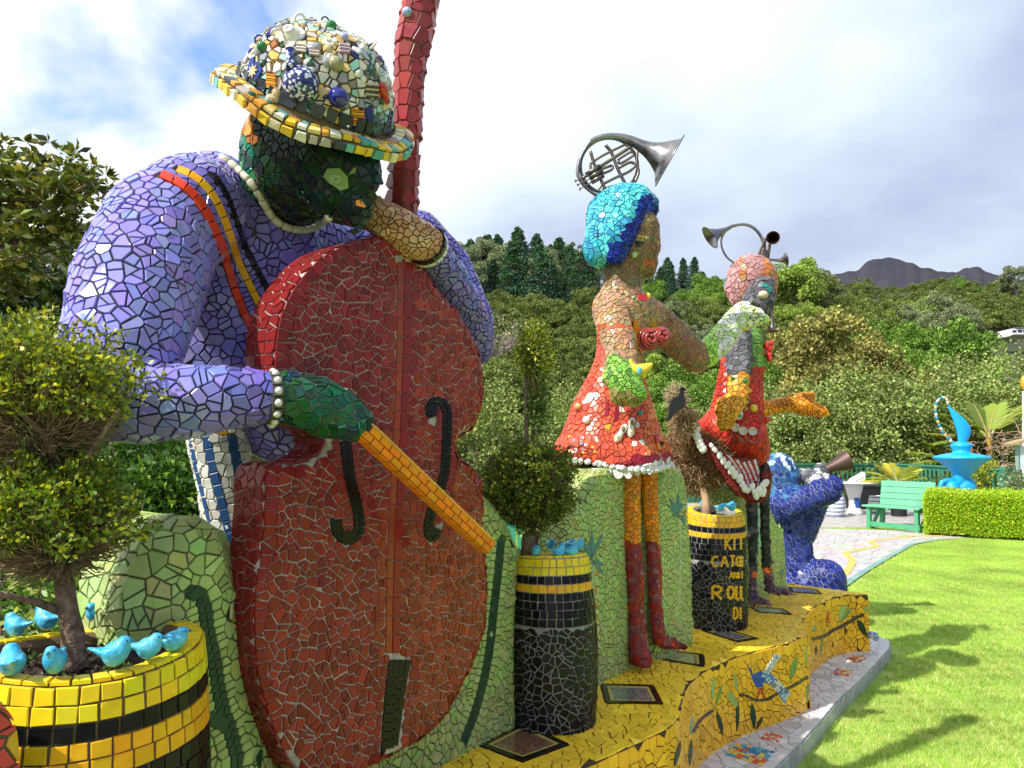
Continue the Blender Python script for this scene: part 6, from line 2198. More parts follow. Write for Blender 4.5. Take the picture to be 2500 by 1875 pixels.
# head and neck
head = blob('head', [[C_(700, 350, 2.20, 105), C_(800, 385, 2.14, 112), C_(862, 420, 2.10, 70)], [C_(780, 400, 2.16, 100), C_(830, 470, 2.12, 74), C_(870, 515, 2.09, 38), C_(880, 532, 2.08, 20)],
                      [C_(680, 360, 2.22, 92), C_(664, 430, 2.26, 78), C_(690, 490, 2.34, 74)], [C_(720, 420, 2.2, 96), C_(740, 470, 2.26, 76)],
                      [C_(880, 360, 2.09, 48), C_(888, 420, 2.08, 38), C_(878, 460, 2.08, 38)], [C_(902, 410, 2.06, 24), C_(908, 440, 2.05, 19), C_(903, 462, 2.06, 17)], [C_(885, 484, 2.07, 20), C_(892, 498, 2.06, 13)], [C_(880, 512, 2.07, 20), C_(888, 516, 2.06, 12)], [C_(868, 540, 2.08, 16), C_(878, 545, 2.07, 13)]], G_DARK, thM, voxel=0.013)


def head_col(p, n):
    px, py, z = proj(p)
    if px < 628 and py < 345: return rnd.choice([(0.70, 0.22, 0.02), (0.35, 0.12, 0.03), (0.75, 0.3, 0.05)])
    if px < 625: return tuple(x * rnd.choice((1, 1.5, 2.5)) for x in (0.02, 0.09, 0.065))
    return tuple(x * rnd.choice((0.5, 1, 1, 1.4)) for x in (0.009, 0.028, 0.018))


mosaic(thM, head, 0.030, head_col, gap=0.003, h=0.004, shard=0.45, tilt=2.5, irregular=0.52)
for pl, c_ in (([(800, 412), (830, 410), (850, 432), (852, 460), (832, 466), (805, 448), (790, 432)], (0.20, 0.30, 0.09)), ([(850, 428), (862, 412), (872, 408), (866, 424)], (0.18, 0.26, 0.06)), ([(868, 490), (880, 487), (905, 488), (908, 497), (890, 508), (868, 502)], (0.80, 0.30, 0.02))):
    px_plate(thM, head, pl, 0.0075, c_, 'face_piece')
for k in range(9):          # scroll work printed on the cheek tile
    a = k * 0.7; px_ribbon(thM, head, [(822 + 15 * math.cos(a), 438 + 12 * math.sin(a)), (822 + 9 * math.cos(a + 1.3), 438 + 7 * math.sin(a + 1.3))], 2.2, 6, 0.0092, (0.42, 0.48, 0.25), 'face_piece', gap=0.2)
# necklace of white cylindrical beads lying on the shirt
nb = [(537, 382), (560, 396), (585, 415), (610, 440), (630, 468), (646, 497), (656, 522), (672, 542), (696, 556), (724, 562), (752, 563), (775, 553), (793, 541), (804, 529)]
neck = bpy.data.objects.new('necklace', None); place(neck, thM, P(700, 540, 2.3)); neck['label'] = 'necklace of ivory cylinder beads'
BEAD = mat('ivory_bead', (0.62, 0.58, 0.46), 0.3, coat=0.3, var=0.08)
pts = []
for q in resample([Vector(p) for p in nb], 13):
    hit = None
    cands = []
    for b_ in (shirt, head):
        h_ = b_.px(q.x, q.y)
        if h_: cands.append((h_[0].y, h_))
    if cands:
        h_ = min(cands, key=lambda z_: z_[0])[1]
        pts.append(h_[0] + (Vector((0, 0, CAMZ)) - h_[0]).normalized() * 0.012)
for _ in range(2):
    pts = [pts[0]] + [(pts[i - 1] + pts[i] * 2 + pts[i + 1]) / 4 for i in range(1, len(pts) - 1)] + [pts[-1]]
pts = resample(pts, 0.034)
for a, b in zip(pts, pts[1:]):
    d = b - a
    mb = MB(); mb.tube([a + d * .03, a + d * .12, a + d * .88, a + d * .97], [0.0105, 0.0125, 0.0125, 0.0105], 10); mb.build('bead', BEAD, neck, a, True)

# trousers: white with navy stripes
trs = blob('trousers', [[C_(530, 1060, 2.44, 72), C_(550, 1180, 2.46, 64), C_(570, 1320, 2.5, 66), C_(580, 1500, 2.55, 70)]], G_TAN, thM, voxel=0.016)


def trs_col(p, n):
    px, py, z = proj(p)
    q = px - (py - 1065) * 0.30
    if py < 1074 and 500 < px < 560: return (0.72, 0.32, 0.03)
    k = (q - 452) % 58
    return (0.70, 0.69, 0.62)


tl = []
for off, c_ in ((0, (0.70, 0.69, 0.62)), (17, (0.70, 0.69, 0.62)), (36, (0.03, 0.09, 0.26)), (56, (0.70, 0.69, 0.62)), (76, (0.70, 0.69, 0.62)), (96, (0.02, 0.06, 0.2)), (116, (0.70, 0.69, 0.62))):
    tl += [(a, b, None if off in (36, 96) else (0.70, 0.69, 0.62), 0.026) for a, b, c in px_rows(trs, [(468 + off, 1064), (482 + off, 1140), (498 + off, 1200), (512 + off, 1265)], 30, [(0, c_)], jitter=0.25)]
mosaic(thM, trs, 0.035, trs_col, seeds=tl, gap=0.004, h=0.004, shard=0.2, tilt=2)

for off, w_ in ((-2, 9), (37, 20), (97, 24)):
    px_ribbon(thM, trs, [(468 + off, 1064), (482 + off, 1140), (498 + off, 1200), (514 + off, 1268), (530 + off, 1330)], w_, 32, 0.006, lambda: (0.03, 0.09, 0.24), 'stripe_tile', gap=2)
# the hat
hatc = P(765, 278, 2.13)
nh = Vector((0.37, -0.44, 0.81)).normalized()
qh = nh.to_track_quat('Z', 'X')
ex = Vector((1, 0, 0)) - nh * nh.x; ex.normalize(); ey = nh.cross(ex)


def hat_body():
    prof = [(0.0, -0.005), (0.15, -0.01), (0.255, -0.014), (0.277, -0.010), (0.279, 0.008), (0.262, 0.022), (0.225, 0.020), (0.212, 0.030), (0.210, 0.055), (0.205, 0.085), (0.192, 0.125), (0.168, 0.170), (0.130, 0.207), (0.080, 0.230), (0.035, 0.238), (0, 0.239)]
    n = 72
    V, F = [], []
    for r_, h_ in prof:
        for k in range(n):
            a = 2 * math.pi * k / n
            w = 1 + 0.03 * math.sin(3 * a + 1) * (r_ > 0.22)
            dz = (0.013 * math.sin(2 * a + 0.6) + 0.007 * math.sin(5 * a)) * (r_ > 0.22)
            lump = 1 + 0.03 * noise.noise(Vector((math.cos(a) * 2, math.sin(a) * 2, h_ * 9))) * (h_ > 0.06)
            V.append(hatc + (ex * math.cos(a) + ey * math.sin(a)) * r_ * w * lump + nh * (h_ + dz))
    for i in range(len(prof) - 1):
        for k in range(n):
            k2 = (k + 1) % n
            F.append((i * n + k, i * n + k2, (i + 1) * n + k2, (i + 1) * n + k))
    return V, F


V, F = hat_body()
thH = thing('mosaic_hat', 'domed hat with brim covered in broken crockery on the bass player', 'hat', hatc)
ho = mobj('hat_body', V, F, grout('hat', (0.16, 0.11, 0.06)), thH, smooth=True)
hat = Body(ho, True)
HC = [(0.72, 0.50, 0.18), (0.74, 0.58, 0.30), (0.78, 0.76, 0.72), (0.70, 0.42, 0.10), (0.78, 0.72, 0.60), (0.80, 0.79, 0.76), (0.75, 0.74, 0.70), (0.30, 0.55, 0.52), (0.45, 0.60, 0.62), (0.02, 0.04, 0.22), (0.45, 0.14, 0.04), (0.3, 0.32, 0.38), (0.05, 0.05, 0.06), (0.04, 0.14, 0.08), (0.5, 0.45, 0.4), (0.74, 0.58, 0.30), (0.25, 0.18, 0.14), (0.66, 0.62, 0.62)]
YB = [(0.06, 0.07, 0.10), (0.45, 0.40, 0.36), (0.66, 0.32, 0.06), (0.80, 0.76, 0.68), (0.10, 0.36, 0.36), (0.78, 0.52, 0.05), (0.80, 0.58, 0.10), (0.78, 0.62, 0.25), (0.80, 0.70, 0.45), (0.78, 0.52, 0.05), (0.15, 0.45, 0.42), (0.80, 0.76, 0.65), (0.70, 0.35, 0.08)]
hs = []


def hpt(a, r_, h_):
    br_ = r_ > 0.22
    return hatc + (ex * math.cos(a) + ey * math.sin(a)) * r_ * (1 + 0.03 * math.sin(3 * a + 1) * br_) + nh * (h_ + (0.013 * math.sin(2 * a + 0.6) + 0.007 * math.sin(5 * a)) * br_)


def hband(r0, h0, r1, h1, col, step, hgt_=0.0045):
    k = int(math.pi * (r0 + r1) / step)
    cuts = [2 * math.pi * (i + rnd.uniform(-.15, .15)) / k for i in range(k)] ; cuts.append(cuts[0] + 2 * math.pi)
    for i in range(k):
        a0, a1 = cuts[i], cuts[i + 1]; d = (a1 - a0) * rnd.uniform(.05, .12)
        e_ = lambda: rnd.uniform(-.0022, .0022)
        q4 = [hpt(a0 + d, r0 + e_(), h0 + e_()), hpt(a1 - d, r0 + e_(), h0 + e_()), hpt(a1 - d * rnd.uniform(.4, 2.6), r1 + e_(), h1 + e_()), hpt(a0 + d * rnd.uniform(.4, 2.6), r1 + e_(), h1 + e_())]
        nn = (q4[1] - q4[0]).cross(q4[3] - q4[0]).normalized()
        m_ = (a0 + a1) / 2
        if nn.dot((ex * math.cos(m_) + ey * math.sin(m_)) + nh * 2) < 0: nn = -nn
        plate_tile(thH, ho, q4, nn, hgt_ * rnd.uniform(.7, 1.6), rnd.choice(col))


hband(0.281, -0.013, 0.2835, 0.009, YB, 0.032); hband(0.280, 0.017, 0.254, 0.023, YB + [(0.8, 0.74, 0.6)] * 2, 0.028); hband(0.252, 0.0235, 0.226, 0.022, YB + [(0.8, 0.74, 0.6)] * 3, 0.027)
hband(0.2175, 0.028, 0.2165, 0.062, [(0.045, 0.05, 0.075), (0.03, 0.035, 0.05), (0.06, 0.065, 0.095)], 0.038)
mosaic(thH, hat, 0.025, rc(HC), gap=0.004, h=0.006, shard=0.3, tilt=6, irregular=0.5, matl=TILE_S, mask=lambda p, n: (Vector(p) - hatc).dot(nh) > 0.068)
STR = [(0.62, 0.13, 0.03), (0.66, 0.36, 0.03), (0.62, 0.13, 0.03)]


def on_hat(px, py):
    h_ = hat.px(px, py)
    return h_ if h_ else (P(px, py, 2.0), nh)


WHC = mat('cream_china', (0.74, 0.70, 0.62), 0.15, coat=0.5, var=0.05)


def cup(px, py, r_, m, label, handle=None, flip=True):
    p, n_ = on_hat(px, py)
    o = bpy.data.objects.new('cup', None); place(o, thH, p); o['label'] = label
    mb = MB(); mb.lathe([(r_ * 1.3, 0.0), (r_ * 1.33, 0.004), (r_ * 1.3, 0.007), (r_ * 1.0, 0.010), (r_ * .93, r_ * .45), (r_ * .7, r_ * .8), (r_ * .42, r_ * .95), (r_ * .42, r_ * 1.05), (r_ * .3, r_ * 1.05), (r_ * .28, r_ * .98), (0, r_ * .98)], p - n_ * 0.004, n_, n=24)
    mb.build('bowl', m, o, p, True)
    if handle:
        hp, hn = on_hat(*handle) if not isinstance(handle[0], Vector) else handle
        d = n_.cross(Vector((0, 1, 0))).normalized()
        c = p + d * r_ * 1.15 * (-1 if handle[0] < px else 1) + n_ * r_ * 0.6
        ring = [c + (d * math.cos(a) + n_ * math.sin(a)) * r_ * 0.55 for a in [i * 0.42 for i in range(15)]]
        mb = MB(); mb.tube(ring, r_ * 0.13, 8); mb.build('handle', m, o, p, True)
    return o


def ball(px, py, r_, m, label, name='ball'):
    p, n_ = on_hat(px, py)
    mb = MB(); mb.sphere(p + n_ * r_ * 0.55, r_, 18, 12); o = mb.build(name, m, thH, p, True); o['label'] = label
    return p, n_


cup(712, 88, 0.027, WHC, 'upturned cream cup near the top of the hat', handle=(730, 60))
cup(800, 102, 0.014, WHC, 'small white cup fragment')
cup(885, 120, 0.017, WHC, 'white cup with looped handle at the right of the hat', handle=(905, 120))
cup(806, 142, 0.014, WHC, 'cream half cup in the middle of the hat')
cup(619, 118, 0.014, WHC, 'white cup at the left side of the hat')
cup(905, 175, 0.018, mat('deep_green_glaze', (0.01, 0.07, 0.03), 0.1, coat=.5), 'deep green cup at the right of the hat', handle=(925, 178))
GB = mat('green_glaze', (0.01, 0.16, 0.03), 0.08, coat=.6)
ball(645, 120, 0.0145, GB, 'green glazed ball at the left'); ball(808, 70, 0.0145, GB, 'green glazed ball near the top')
ball(818, 160, 0.020, mat('stone_marbled', (0.38, 0.36, 0.22), 0.4, col2=(0.22, 0.2, 0.1), vscale=90), 'mottled stone disc')
ball(823, 240, 0.027, mat('cobalt_glaze', (0.006, 0.008, 0.20), 0.05, coat=.8), 'large cobalt blue glass ball')
ball(838, 96, 0.012, mat('lilac_glaze', (0.32, 0.3, 0.6), 0.2, coat=.5), 'small lilac knob')
for px, py, m_, r_ in ((733, 52, WHC, .017), (793, 52, mat('deep_green_glaze'), .012), (637, 96, mat('cobalt_glaze'), .012), (900, 112, WHC, .018), (926, 178, mat('grey_glaze', (0.3, 0.33, 0.36), 0.15), .013), (770, 62, WHC, .010), (868, 96, WHC, .010), (935, 200, WHC, .010), (605, 165, WHC, .012)):
    p_, n_ = on_hat(px, py + 6); t_ = n_.orthogonal().normalized()
    mb = MB(); mb.tube([p_ + (t_ * math.cos(a) + n_ * (math.sin(a) + .45)) * r_ for a in [i * .42 for i in range(15)]], r_ * .2, 7); mb.build('cup_handle', m_, thH, p_, True)
for k in range(26):
    hh2 = hat.px(rnd.uniform(610, 925), rnd.uniform(75, 250))
    if not hh2: continue
    p_, n_ = hh2
    rr_ = rnd.uniform(.008, .015); mb = MB(); mb.sphere(p_ + n_ * .004, (rr_ * rnd.uniform(.8, 1.5), rr_, rr_ * .8), 8, 6, rot=n_.to_track_quat('Z', 'Y').to_matrix() @ rotz(rnd.uniform(0, 3)))
    mb.build('china_lump', rnd.choice([WHC, mat('grey_glaze', (0.3, 0.33, 0.36), 0.15), mat('cobalt_glaze'), mat('sand_china', (0.55, 0.42, 0.25), 0.3), mat('deep_green_glaze')]), thH, p_)
# blue flowered teapot with spout
TPM = bpy.data.materials.new('blue_flowered_china'); TPM.use_nodes = True
t_ = TPM.node_tree; b_ = t_.nodes['Principled BSDF']; b_.inputs['Roughness'].default_value = 0.15; b_.inputs['Coat Weight'].default_value = 0.5
g_ = N(t_, 'ShaderNodeNewGeometry'); v_ = N(t_, 'ShaderNodeTexVoronoi'); v_.inputs['Scale'].default_value = 95
t_.links.new(g_.outputs['Position'], v_.inputs['Vector']); r_ = ramp(t_, [(0.0, (0.02, 0.03, 0.25)), (0.12, (0.72, 0.74, 0.8)), (0.40, (0.60, 0.64, 0.8)), (0.46, (0.012, 0.018, 0.16)), (1.0, (0.012, 0.018, 0.14))])
t_.links.new(v_.outputs['Distance'], r_.inputs[0]); t_.links.new(r_.outputs[0], b_.inputs['Base Color'])
tp0, tn = on_hat(735, 205)
tpo = bpy.data.objects.new('teapot', None); place(tpo, thH, tp0); tpo['label'] = 'blue and white flowered teapot set in the hat'
mb = MB(); mb.sphere(tp0 + tn * 0.006, (0.047, 0.043, 0.045), 22, 14); mb.build('pot', TPM, tpo, tp0, True)
s1, _ = on_hat(716, 172); s2, _ = on_hat(714, 150); s3, _ = on_hat(713, 127)
mb = MB(); mb.tube([s1 + tn * .02, s1.lerp(s2, .5) + tn * .028, s2 + tn * .026, s3 + tn * .024], [0.020, 0.013, 0.0095, 0.011], 12); mb.build('spout', TPM, tpo, tp0, True)
mb = MB(); mb.tube([s3 + tn * .024, s3 + tn * .024 + (s3 - s2).normalized() * 0.003], [0.013, 0.0125], 12); mb.build('spout_rim', WHC, tpo, tp0)
# star tile and striped shards
px_plate(thH, hat, [(622, 165), (638, 153), (648, 175), (632, 203), (610, 190)], 0.012, (0.03, 0.06, 0.32), 'star_tile')
sp, sn = on_hat(626, 178)
mb = MB()
e1 = sn.orthogonal().normalized(); e2 = sn.cross(e1)
ctr = sp + sn * 0.0145
stv = [ctr + (e1 * math.cos(k * math.pi / 8) + e2 * math.sin(k * math.pi / 8)) * (0.019 if k % 2 == 0 else 0.008) for k in range(16)]
mb.prism(stv, -sn * 0.004); o = mb.build('star', mat('pale_gold', (0.72, 0.58, 0.30), 0.3), thH, sp); o['label'] = 'eight pointed star on a blue tile'
for (x0, y0, w_, h_, cs) in ((858, 266, 26, 40, [(0.60, 0.14, 0.03), (0.70, 0.36, 0.04)]), (655, 182, 24, 36, [(0.65, 0.2, 0.03), (0.75, 0.45, 0.05)]), (726, 112, 24, 20, [(0.7, 0.66, 0.6), (0.25, 0.2, 0.18)]), (755, 120, 26, 20, [(0.7, 0.66, 0.6), (0.3, 0.2, 0.2)]), (825, 112, 26, 22, [(0.7, 0.66, 0.6), (0.35, 0.15, 0.25)]), (888, 205, 30, 34, [(0.55, 0.42, 0.25), (0.08, 0.06, 0.05)])):
    n_ = 6
    for k in range(n_):
        px_plate(thH, hat, [(x0, y0 + h_ * k / n_), (x0 + w_, y0 + h_ * k / n_ + 3), (x0 + w_, y0 + h_ * (k + .8) / n_ + 3), (x0, y0 + h_ * (k + .8) / n_)], 0.012, cs[k % 2], 'striped_shard')
mb = MB(); p_, n_ = on_hat(940, 250); p2, _ = on_hat(925, 215); mb.tube([p_ + n_ * .006, p2 + n_ * .010, p2 + n_ * .012 + (p2 - p_) * .4], [0.010, 0.016, 0.004], 8); o = mb.build('red_bird', mat('red_glaze', (0.5, 0.02, 0.015), 0.1, coat=.6), thH, p_, True); o['label'] = 'red glazed bird on the right side of the hat'

# ---------------------------------------------------------------- 2. the double bass
RED = (0.22, 0.018, 0.017); RED2 = (0.26, 0.034, 0.016)
FO = [(892, 584), (950, 577), (1005, 600), (1060, 690), (1127, 774), (1166, 845), (1181, 911), (1179, 970), (1162, 1041), (1130, 1062), (1117, 1084), (1122, 1120), (1176, 1166), (1181, 1299), (1191, 1400), (1191, 1473), (1186, 1527), (1166, 1597), (1126, 1681), (1077, 1766),
      (997, 1826), (947, 1850), (878, 1885), (800, 1905), (745, 1895), (709, 1865), (664, 1766), (634, 1662), (624, 1572), (624, 1448), (640, 1328), (646, 1239), (655, 1140), (724, 1132), (768, 1116), (795, 1085), (782, 1052), (740, 1030), (702, 1000), (680, 950), (672, 892), (676, 833), (688, 766), (719, 704), (774, 637), (825, 606)]
thD = thing('double_bass', 'giant dark red mosaic double bass with black f-holes held by the bass player', 'double bass', onv(880, 1850, 0.08))
out3 = [onv(q.x, q.y, 0.14) for q in smooth_poly([Vector(p) for p in FO], 2)]
bass = slab('body', out3, VH, 0.125, G_LIGHT, thD, bevel=0.022, steps=3)
FH1 = [(842, 1076), (845, 1110), (853, 1170), (868, 1230), (876, 1280), (868, 1306), (848, 1318), (828, 1308), (818, 1288)]
FH2 = [(1053, 1020), (1046, 996), (1060, 978), (1080, 984), (1090, 1010), (1088, 1080), (1084, 1150), (1074, 1190), (1058, 1230), (1046, 1270), (1044, 1305), (1055, 1315), (1068, 1290)]
KB = (0.004, 0.004, 0.005)
bs_ = []; fh_ = []
for line, w in ((FH1, 13), (FH2, 11)):
    L2 = smooth_poly([Vector(p) for p in line], 4, False)
    bs_ += [(a, b, c, 0.022) for a, b, c in px_rows(bass, [(q.x, q.y) for q in L2], 17, [(-w * 1.5, RED), (-w * .5, None), (w * .5, None), (w * 1.5, RED)], jitter=.05)]
    fh_.append((L2, w))
for cx, cy_, r_ in ((822, 1284, 20), (850, 1312, 16), (1057, 996, 10), (1050, 1304, 14)):
    for k in range(5):
        a = k * 1.2566; h_ = bass.px(cx + r_ * .5 * math.cos(a), cy_ + r_ * .5 * math.sin(a))
        if h_: bs_.append((h_[0], h_[1], KB, 0.02))
# the ribs down the middle, the tailpiece
ctr_l = [(985, 640), (984, 800), (980, 950), (975, 1060), (968, 1180), (962, 1300), (958, 1450), (956, 1595)]
bs_ += [(a, b, c, 0.036) for a, b, c in px_rows(bass, ctr_l, 38, [(-29, RED), (-9, None), (9, None), (27, RED2)], jitter=.12)]
tpl = [(968, 1610), (958, 1680), (950, 1760), (942, 1850)]
bs_ += [(a, b, c, 0.03) for a, b, c in px_rows(bass, tpl, 30, [(-42, RED), (-27, None), (-13, None), (0, None), (13, None), (25, RED)], jitter=.2)]
# bright edge course on the left and a course round the outline
edge = [(q.x, q.y) for q in smooth_poly([Vector(p) for p in FO[26:] + FO[:1]], 2, False)]
bs_ += [(a, b, c, 0.036) for a, b, c in px_rows(bass, edge, 34, [(15, RED)], jitter=.15)]
# side wall course
for k, (a, b) in enumerate(zip(out3, out3[1:] + out3[:1])):
    t = (b - a); nv = t.normalized().cross(VH)
    m = max(1, round(t.length / 0.042))
    for i in range(m):
        q = a + t * ((i + .5) / m)
        for dv in (0.026, 0.062, 0.098):
            c_, n__ = bass.snap(q - VH * dv)
            if abs(n__.dot(VH)) < 0.5: bs_.append((c_, n__, tuple(x * .9 for x in RED), 0.042))


def bass_col(p, n):
    px, py, z = proj(p)
    f = min(1, max(0, (px - 930) / 120))
    c = tuple(a * (1 - f) + b * f for a, b in zip(RED, RED2))
    k = rnd.choice((0.8, 1, 1, 1.15, 1.3))
    return tuple(x * k for x in c)


fb = bpy.data.objects.new('f_hole', None); place(fb, thD, WL[thD.name])
for L2, w in fh_:
    for off in (-w * .52, w * .52):
        ln = []
        for i, q in enumerate(L2):
            t = (L2[min(i + 1, len(L2) - 1)] - L2[max(0, i - 1)]).normalized(); ln.append((q.x - t.y * off, q.y + t.x * off))
        px_ribbon(thD, bass, ln, w * .95, 18, 0.006, KB, 'tile', parent=fb, gap=1.2)
for off, w_, c_ in ((-9, 17, (0.24, 0.020, 0.019)), (9, 14, (0.30, 0.05, 0.02))):
    px_ribbon(thD, bass, [(x - off, y) for x, y in ctr_l], w_, 46, 0.0055, lambda: tuple(x * rnd.uniform(.85, 1.15) for x in c_), 'tile', gap=2)
tpc = bpy.data.objects.new('tailpiece', None); place(tpc, thD, WL[thD.name])
for off in (-27, -13, 0.5, 14):
    px_ribbon(thD, bass, [(x - off * (1 - .12 * k), y) for k, (x, y) in enumerate(tpl)], 12, 26 + rnd.uniform(-5, 5), 0.006, KB, 'tile', parent=tpc, gap=1.4)
for cx, cy_, r_ in ((820, 1286, 14), (846, 1308, 15), (1056, 1000, 12), (1050, 1300, 12)):
    px_plate(thD, bass, [(cx + r_ * math.cos(a) * .95, cy_ + r_ * math.sin(a)) for a in [i * .785 for i in range(8)]], 0.0066, KB, 'tile', parent=fb)
mosaic(thD, bass, 0.037, bass_col, seeds=bs_, gap=0.0036, h=0.004, shard=0.6, tilt=1.6, irregular=0.46, limit=1.1, jit=0.08, cull=-0.2)
# neck: a leaning square-ish column of regular tiles, running on above the frame to the scroll
nk = [(978, 560), (985, 470), (990, 362), (1000, 220), (1003, 130), (1010, 100), (1022, 40), (1040, -60), (1060, -180), (1075, -260)]
nd = [2.44, 2.43, 2.42, 2.42, 2.42, 2.42, 2.43, 2.44, 2.45, 2.46]
nw = [40, 38, 36, 37, 41, 47, 46, 42, 38, 32]
nc = [P(x, y, d) for (x, y), d in zip(nk, nd)]
neckb = blob('neck', [[(c, w * pxm(2.42) * 0.93) for c, w in zip(nc, nw)], [(P(1075, -260, 2.46), .05), (P(1110, -300, 2.5), .07), (P(1130, -250, 2.5), .05), (P(1100, -225, 2.48), .04)]], G_TAN, thD, voxel=0.012, it=2)
ns = []
L3 = resample([Vector((x, y)) for x, y in nk], 40)
for i, q in enumerate(L3):
    t = (L3[min(i + 1, len(L3) - 1)] - L3[max(0, i - 1)]).normalized(); nv = Vector((-t.y, t.x))
    w = np.interp(-q.y, [-y for x, y in nk], nw)
    for off, st in ((-0.80, .0), (-.27, .5), (.27, .2), (.80, .6)):
        z_ = q + nv * off * w + t * 40 * (st * .5 + rnd.uniform(-.06, .06))
        h_ = neckb.px(z_.x, z_.y)
        if h_: ns.append((h_[0], h_[1], tuple(x * rnd.choice((.85, 1, 1.15)) for x in (0.30, 0.040, 0.045)), 0.045))
mosaic(thD, neckb, 0.042, vary((0.28, 0.04, 0.045)), seeds=ns, gap=0.004, h=0.004, tilt=2, shard=.1, limit=.66, mask=lambda p, n: n[1] > 0.1 or p[2] > 3.0)
pk, _n = neckb.px(995, 34) or (P(995, 34, 2.38), VH)
mb = MB(); mb.sphere(pk + Vector((0, -0.01, 0)), (0.017, 0.017, 0.017), 16, 10); o = mb.build('tuning_knob', mat('blue_white_knob', (0.60, 0.68, 0.74), 0.15, col2=(0.10, 0.2, 0.5), vscale=70, coat=.5), thD, pk, True)
for z0 in (3.2, 3.32):
    mb = MB(); c = P(1065, -190, 2.45); mb.tube([Vector((c.x - .13, c.y, z0)), Vector((c.x + .13, c.y + .05, z0))], 0.02, 8); mb.build('tuning_peg', mat('red_glaze'), thD, (c.x, c.y, z0))

# ---------------------------------------------------------------- 3. the bow
bA1, bB1 = P(898, 1056, 1.99), P(1192, 1332, 2.42)
bA1 = bA1 - (bB1 - bA1) * 0.05
thW = thing('bow', 'orange mosaic bow held diagonally across the double bass', 'bow', bA1)
u = (bB1 - bA1).normalized(); sidev = u.cross(VH).normalized(); upv = sidev.cross(u)
if sidev.z < 0: sidev = -sidev
hw, hh_ = 0.026, 0.021
sec = [(-hw, -hh_), (hw, -hh_), (hw, hh_ * .2), (hw * .45, hh_), (-hw, hh_ * .6)]
fr = VH if upv.dot(VH) > 0 else VH
upv = (VH - u * VH.dot(u)).normalized()
V = []
for i, q in enumerate((bA1, bB1)):
    for a, b in sec: V.append(q + sidev * a + upv * b)
k = len(sec)
F = [tuple(range(k)), tuple(range(2 * k - 1, k - 1, -1))] + [(i, (i + 1) % k, k + (i + 1) % k, k + i) for i in range(k)]
me = bpy.data.meshes.new('t'); me.from_pydata([tuple(v) for v in V], [], F); bm = bmesh.new(); bm.from_mesh(me); bmesh.ops.recalc_face_normals(bm, faces=bm.faces)
V = [v.co[:] for v in bm.verts]; F = [tuple(v.index for v in f.verts) for f in bm.faces]; bm.free()
bow = Body(mobj('stick', V, F, grout('bow', (0.12, 0.06, 0.02)), thW), False)
Lb = (bB1 - bA1).length; m = int(Lb / 0.042)
OR1, OR2 = (0.80, 0.23, 0.012), (0.88, 0.44, 0.06)
for j in range(k):
    a0, b0 = sec[j]; a1, b1 = sec[(j + 1) % k]
    w_ = math.hypot(a1 - a0, b1 - b0)
    nsub = 2 if w_ > 0.035 else 1
    nrm_ = (sidev * ((b1 - b0)) + upv * (-(a1 - a0))).normalized()
    ctrn = sidev * ((a0 + a1) / 2) + upv * ((b0 + b1) / 2)
    if nrm_.dot(ctrn) < 0: nrm_ = -nrm_
    for sub in range(nsub):
        s0, s1 = (sub + .05) / nsub, (sub + .95) / nsub
        for i in range(m):
            f0, f1 = (i + .04 + .25 * (sub + j) % 1 * .6) / m, (i + .96 + .25 * (sub + j) % 1 * .6) / m
            f1 = min(f1, 1)
            if f1 - f0 < .2 / m: continue
            pt = [bA1 + (bB1 - bA1) * f + sidev * (a0 + (a1 - a0) * s) + upv * (b0 + (b1 - b0) * s) for f, s in ((f0, s0), (f1, s0), (f1, s1), (f0, s1))]
            c_ = OR2 if nrm_.z > 0.55 else OR1
            plate_tile(thW, bow.o, pt, nrm_, 0.003, tuple(x * rnd.uniform(.85, 1.15) for x in c_))
for s_ in (0,):
    pt = [bB1 + sidev * a + upv * b for a, b in sec]; plate_tile(thW, bow.o, pt, u, 0.003, OR1)

# ---------------------------------------------------------------- 4. the blue haired figure
D2 = 3.98
thB2 = thing('blue_haired_statue', 'mosaic woman with blue tiled bob, red skirt and a french horn on her head', 'statue', onz(1590, 1605, ZT))
SK = (0.46, 0.28, 0.16)
g_sk = grout('skin', (0.34, 0.26, 0.17))
wb = blob('body', [
    [C_(1558, 560, D2 - .02, 53), C_(1550, 600, D2 - .01, 58), C_(1556, 635, D2, 45), C_(1578, 655, D2, 24)],                         # head
    [C_(1588, 585, D2, 24), C_(1600, 605, D2, 12), C_(1604, 617, D2, 7)], [C_(1580, 640, D2, 26), C_(1593, 640, D2, 14)],
    [C_(1520, 640, D2, 48), C_(1520, 700, D2, 46), C_(1515, 740, D2, 58)],                                                # neck
    [C_(1500, 755, D2, 55), C_(1550, 760, D2 + .1, 52), C_(1592, 770, D2 + .15, 38)],                                     # shoulders
    [C_(1520, 760, D2, 62), C_(1515, 850, D2, 58), C_(1505, 930, D2, 60)],                                                # torso
    [C_(1490, 765, D2 - .12, 44), C_(1510, 830, D2 - .2, 41), C_(1520, 895, D2 - .26, 38)],                               # near arm
    [C_(1592, 768, D2 + .15, 36), C_(1640, 820, D2 + .2, 42), C_(1698, 872, D2 + .25, 37)]], g_sk, thB2, voxel=0.014, it=3)


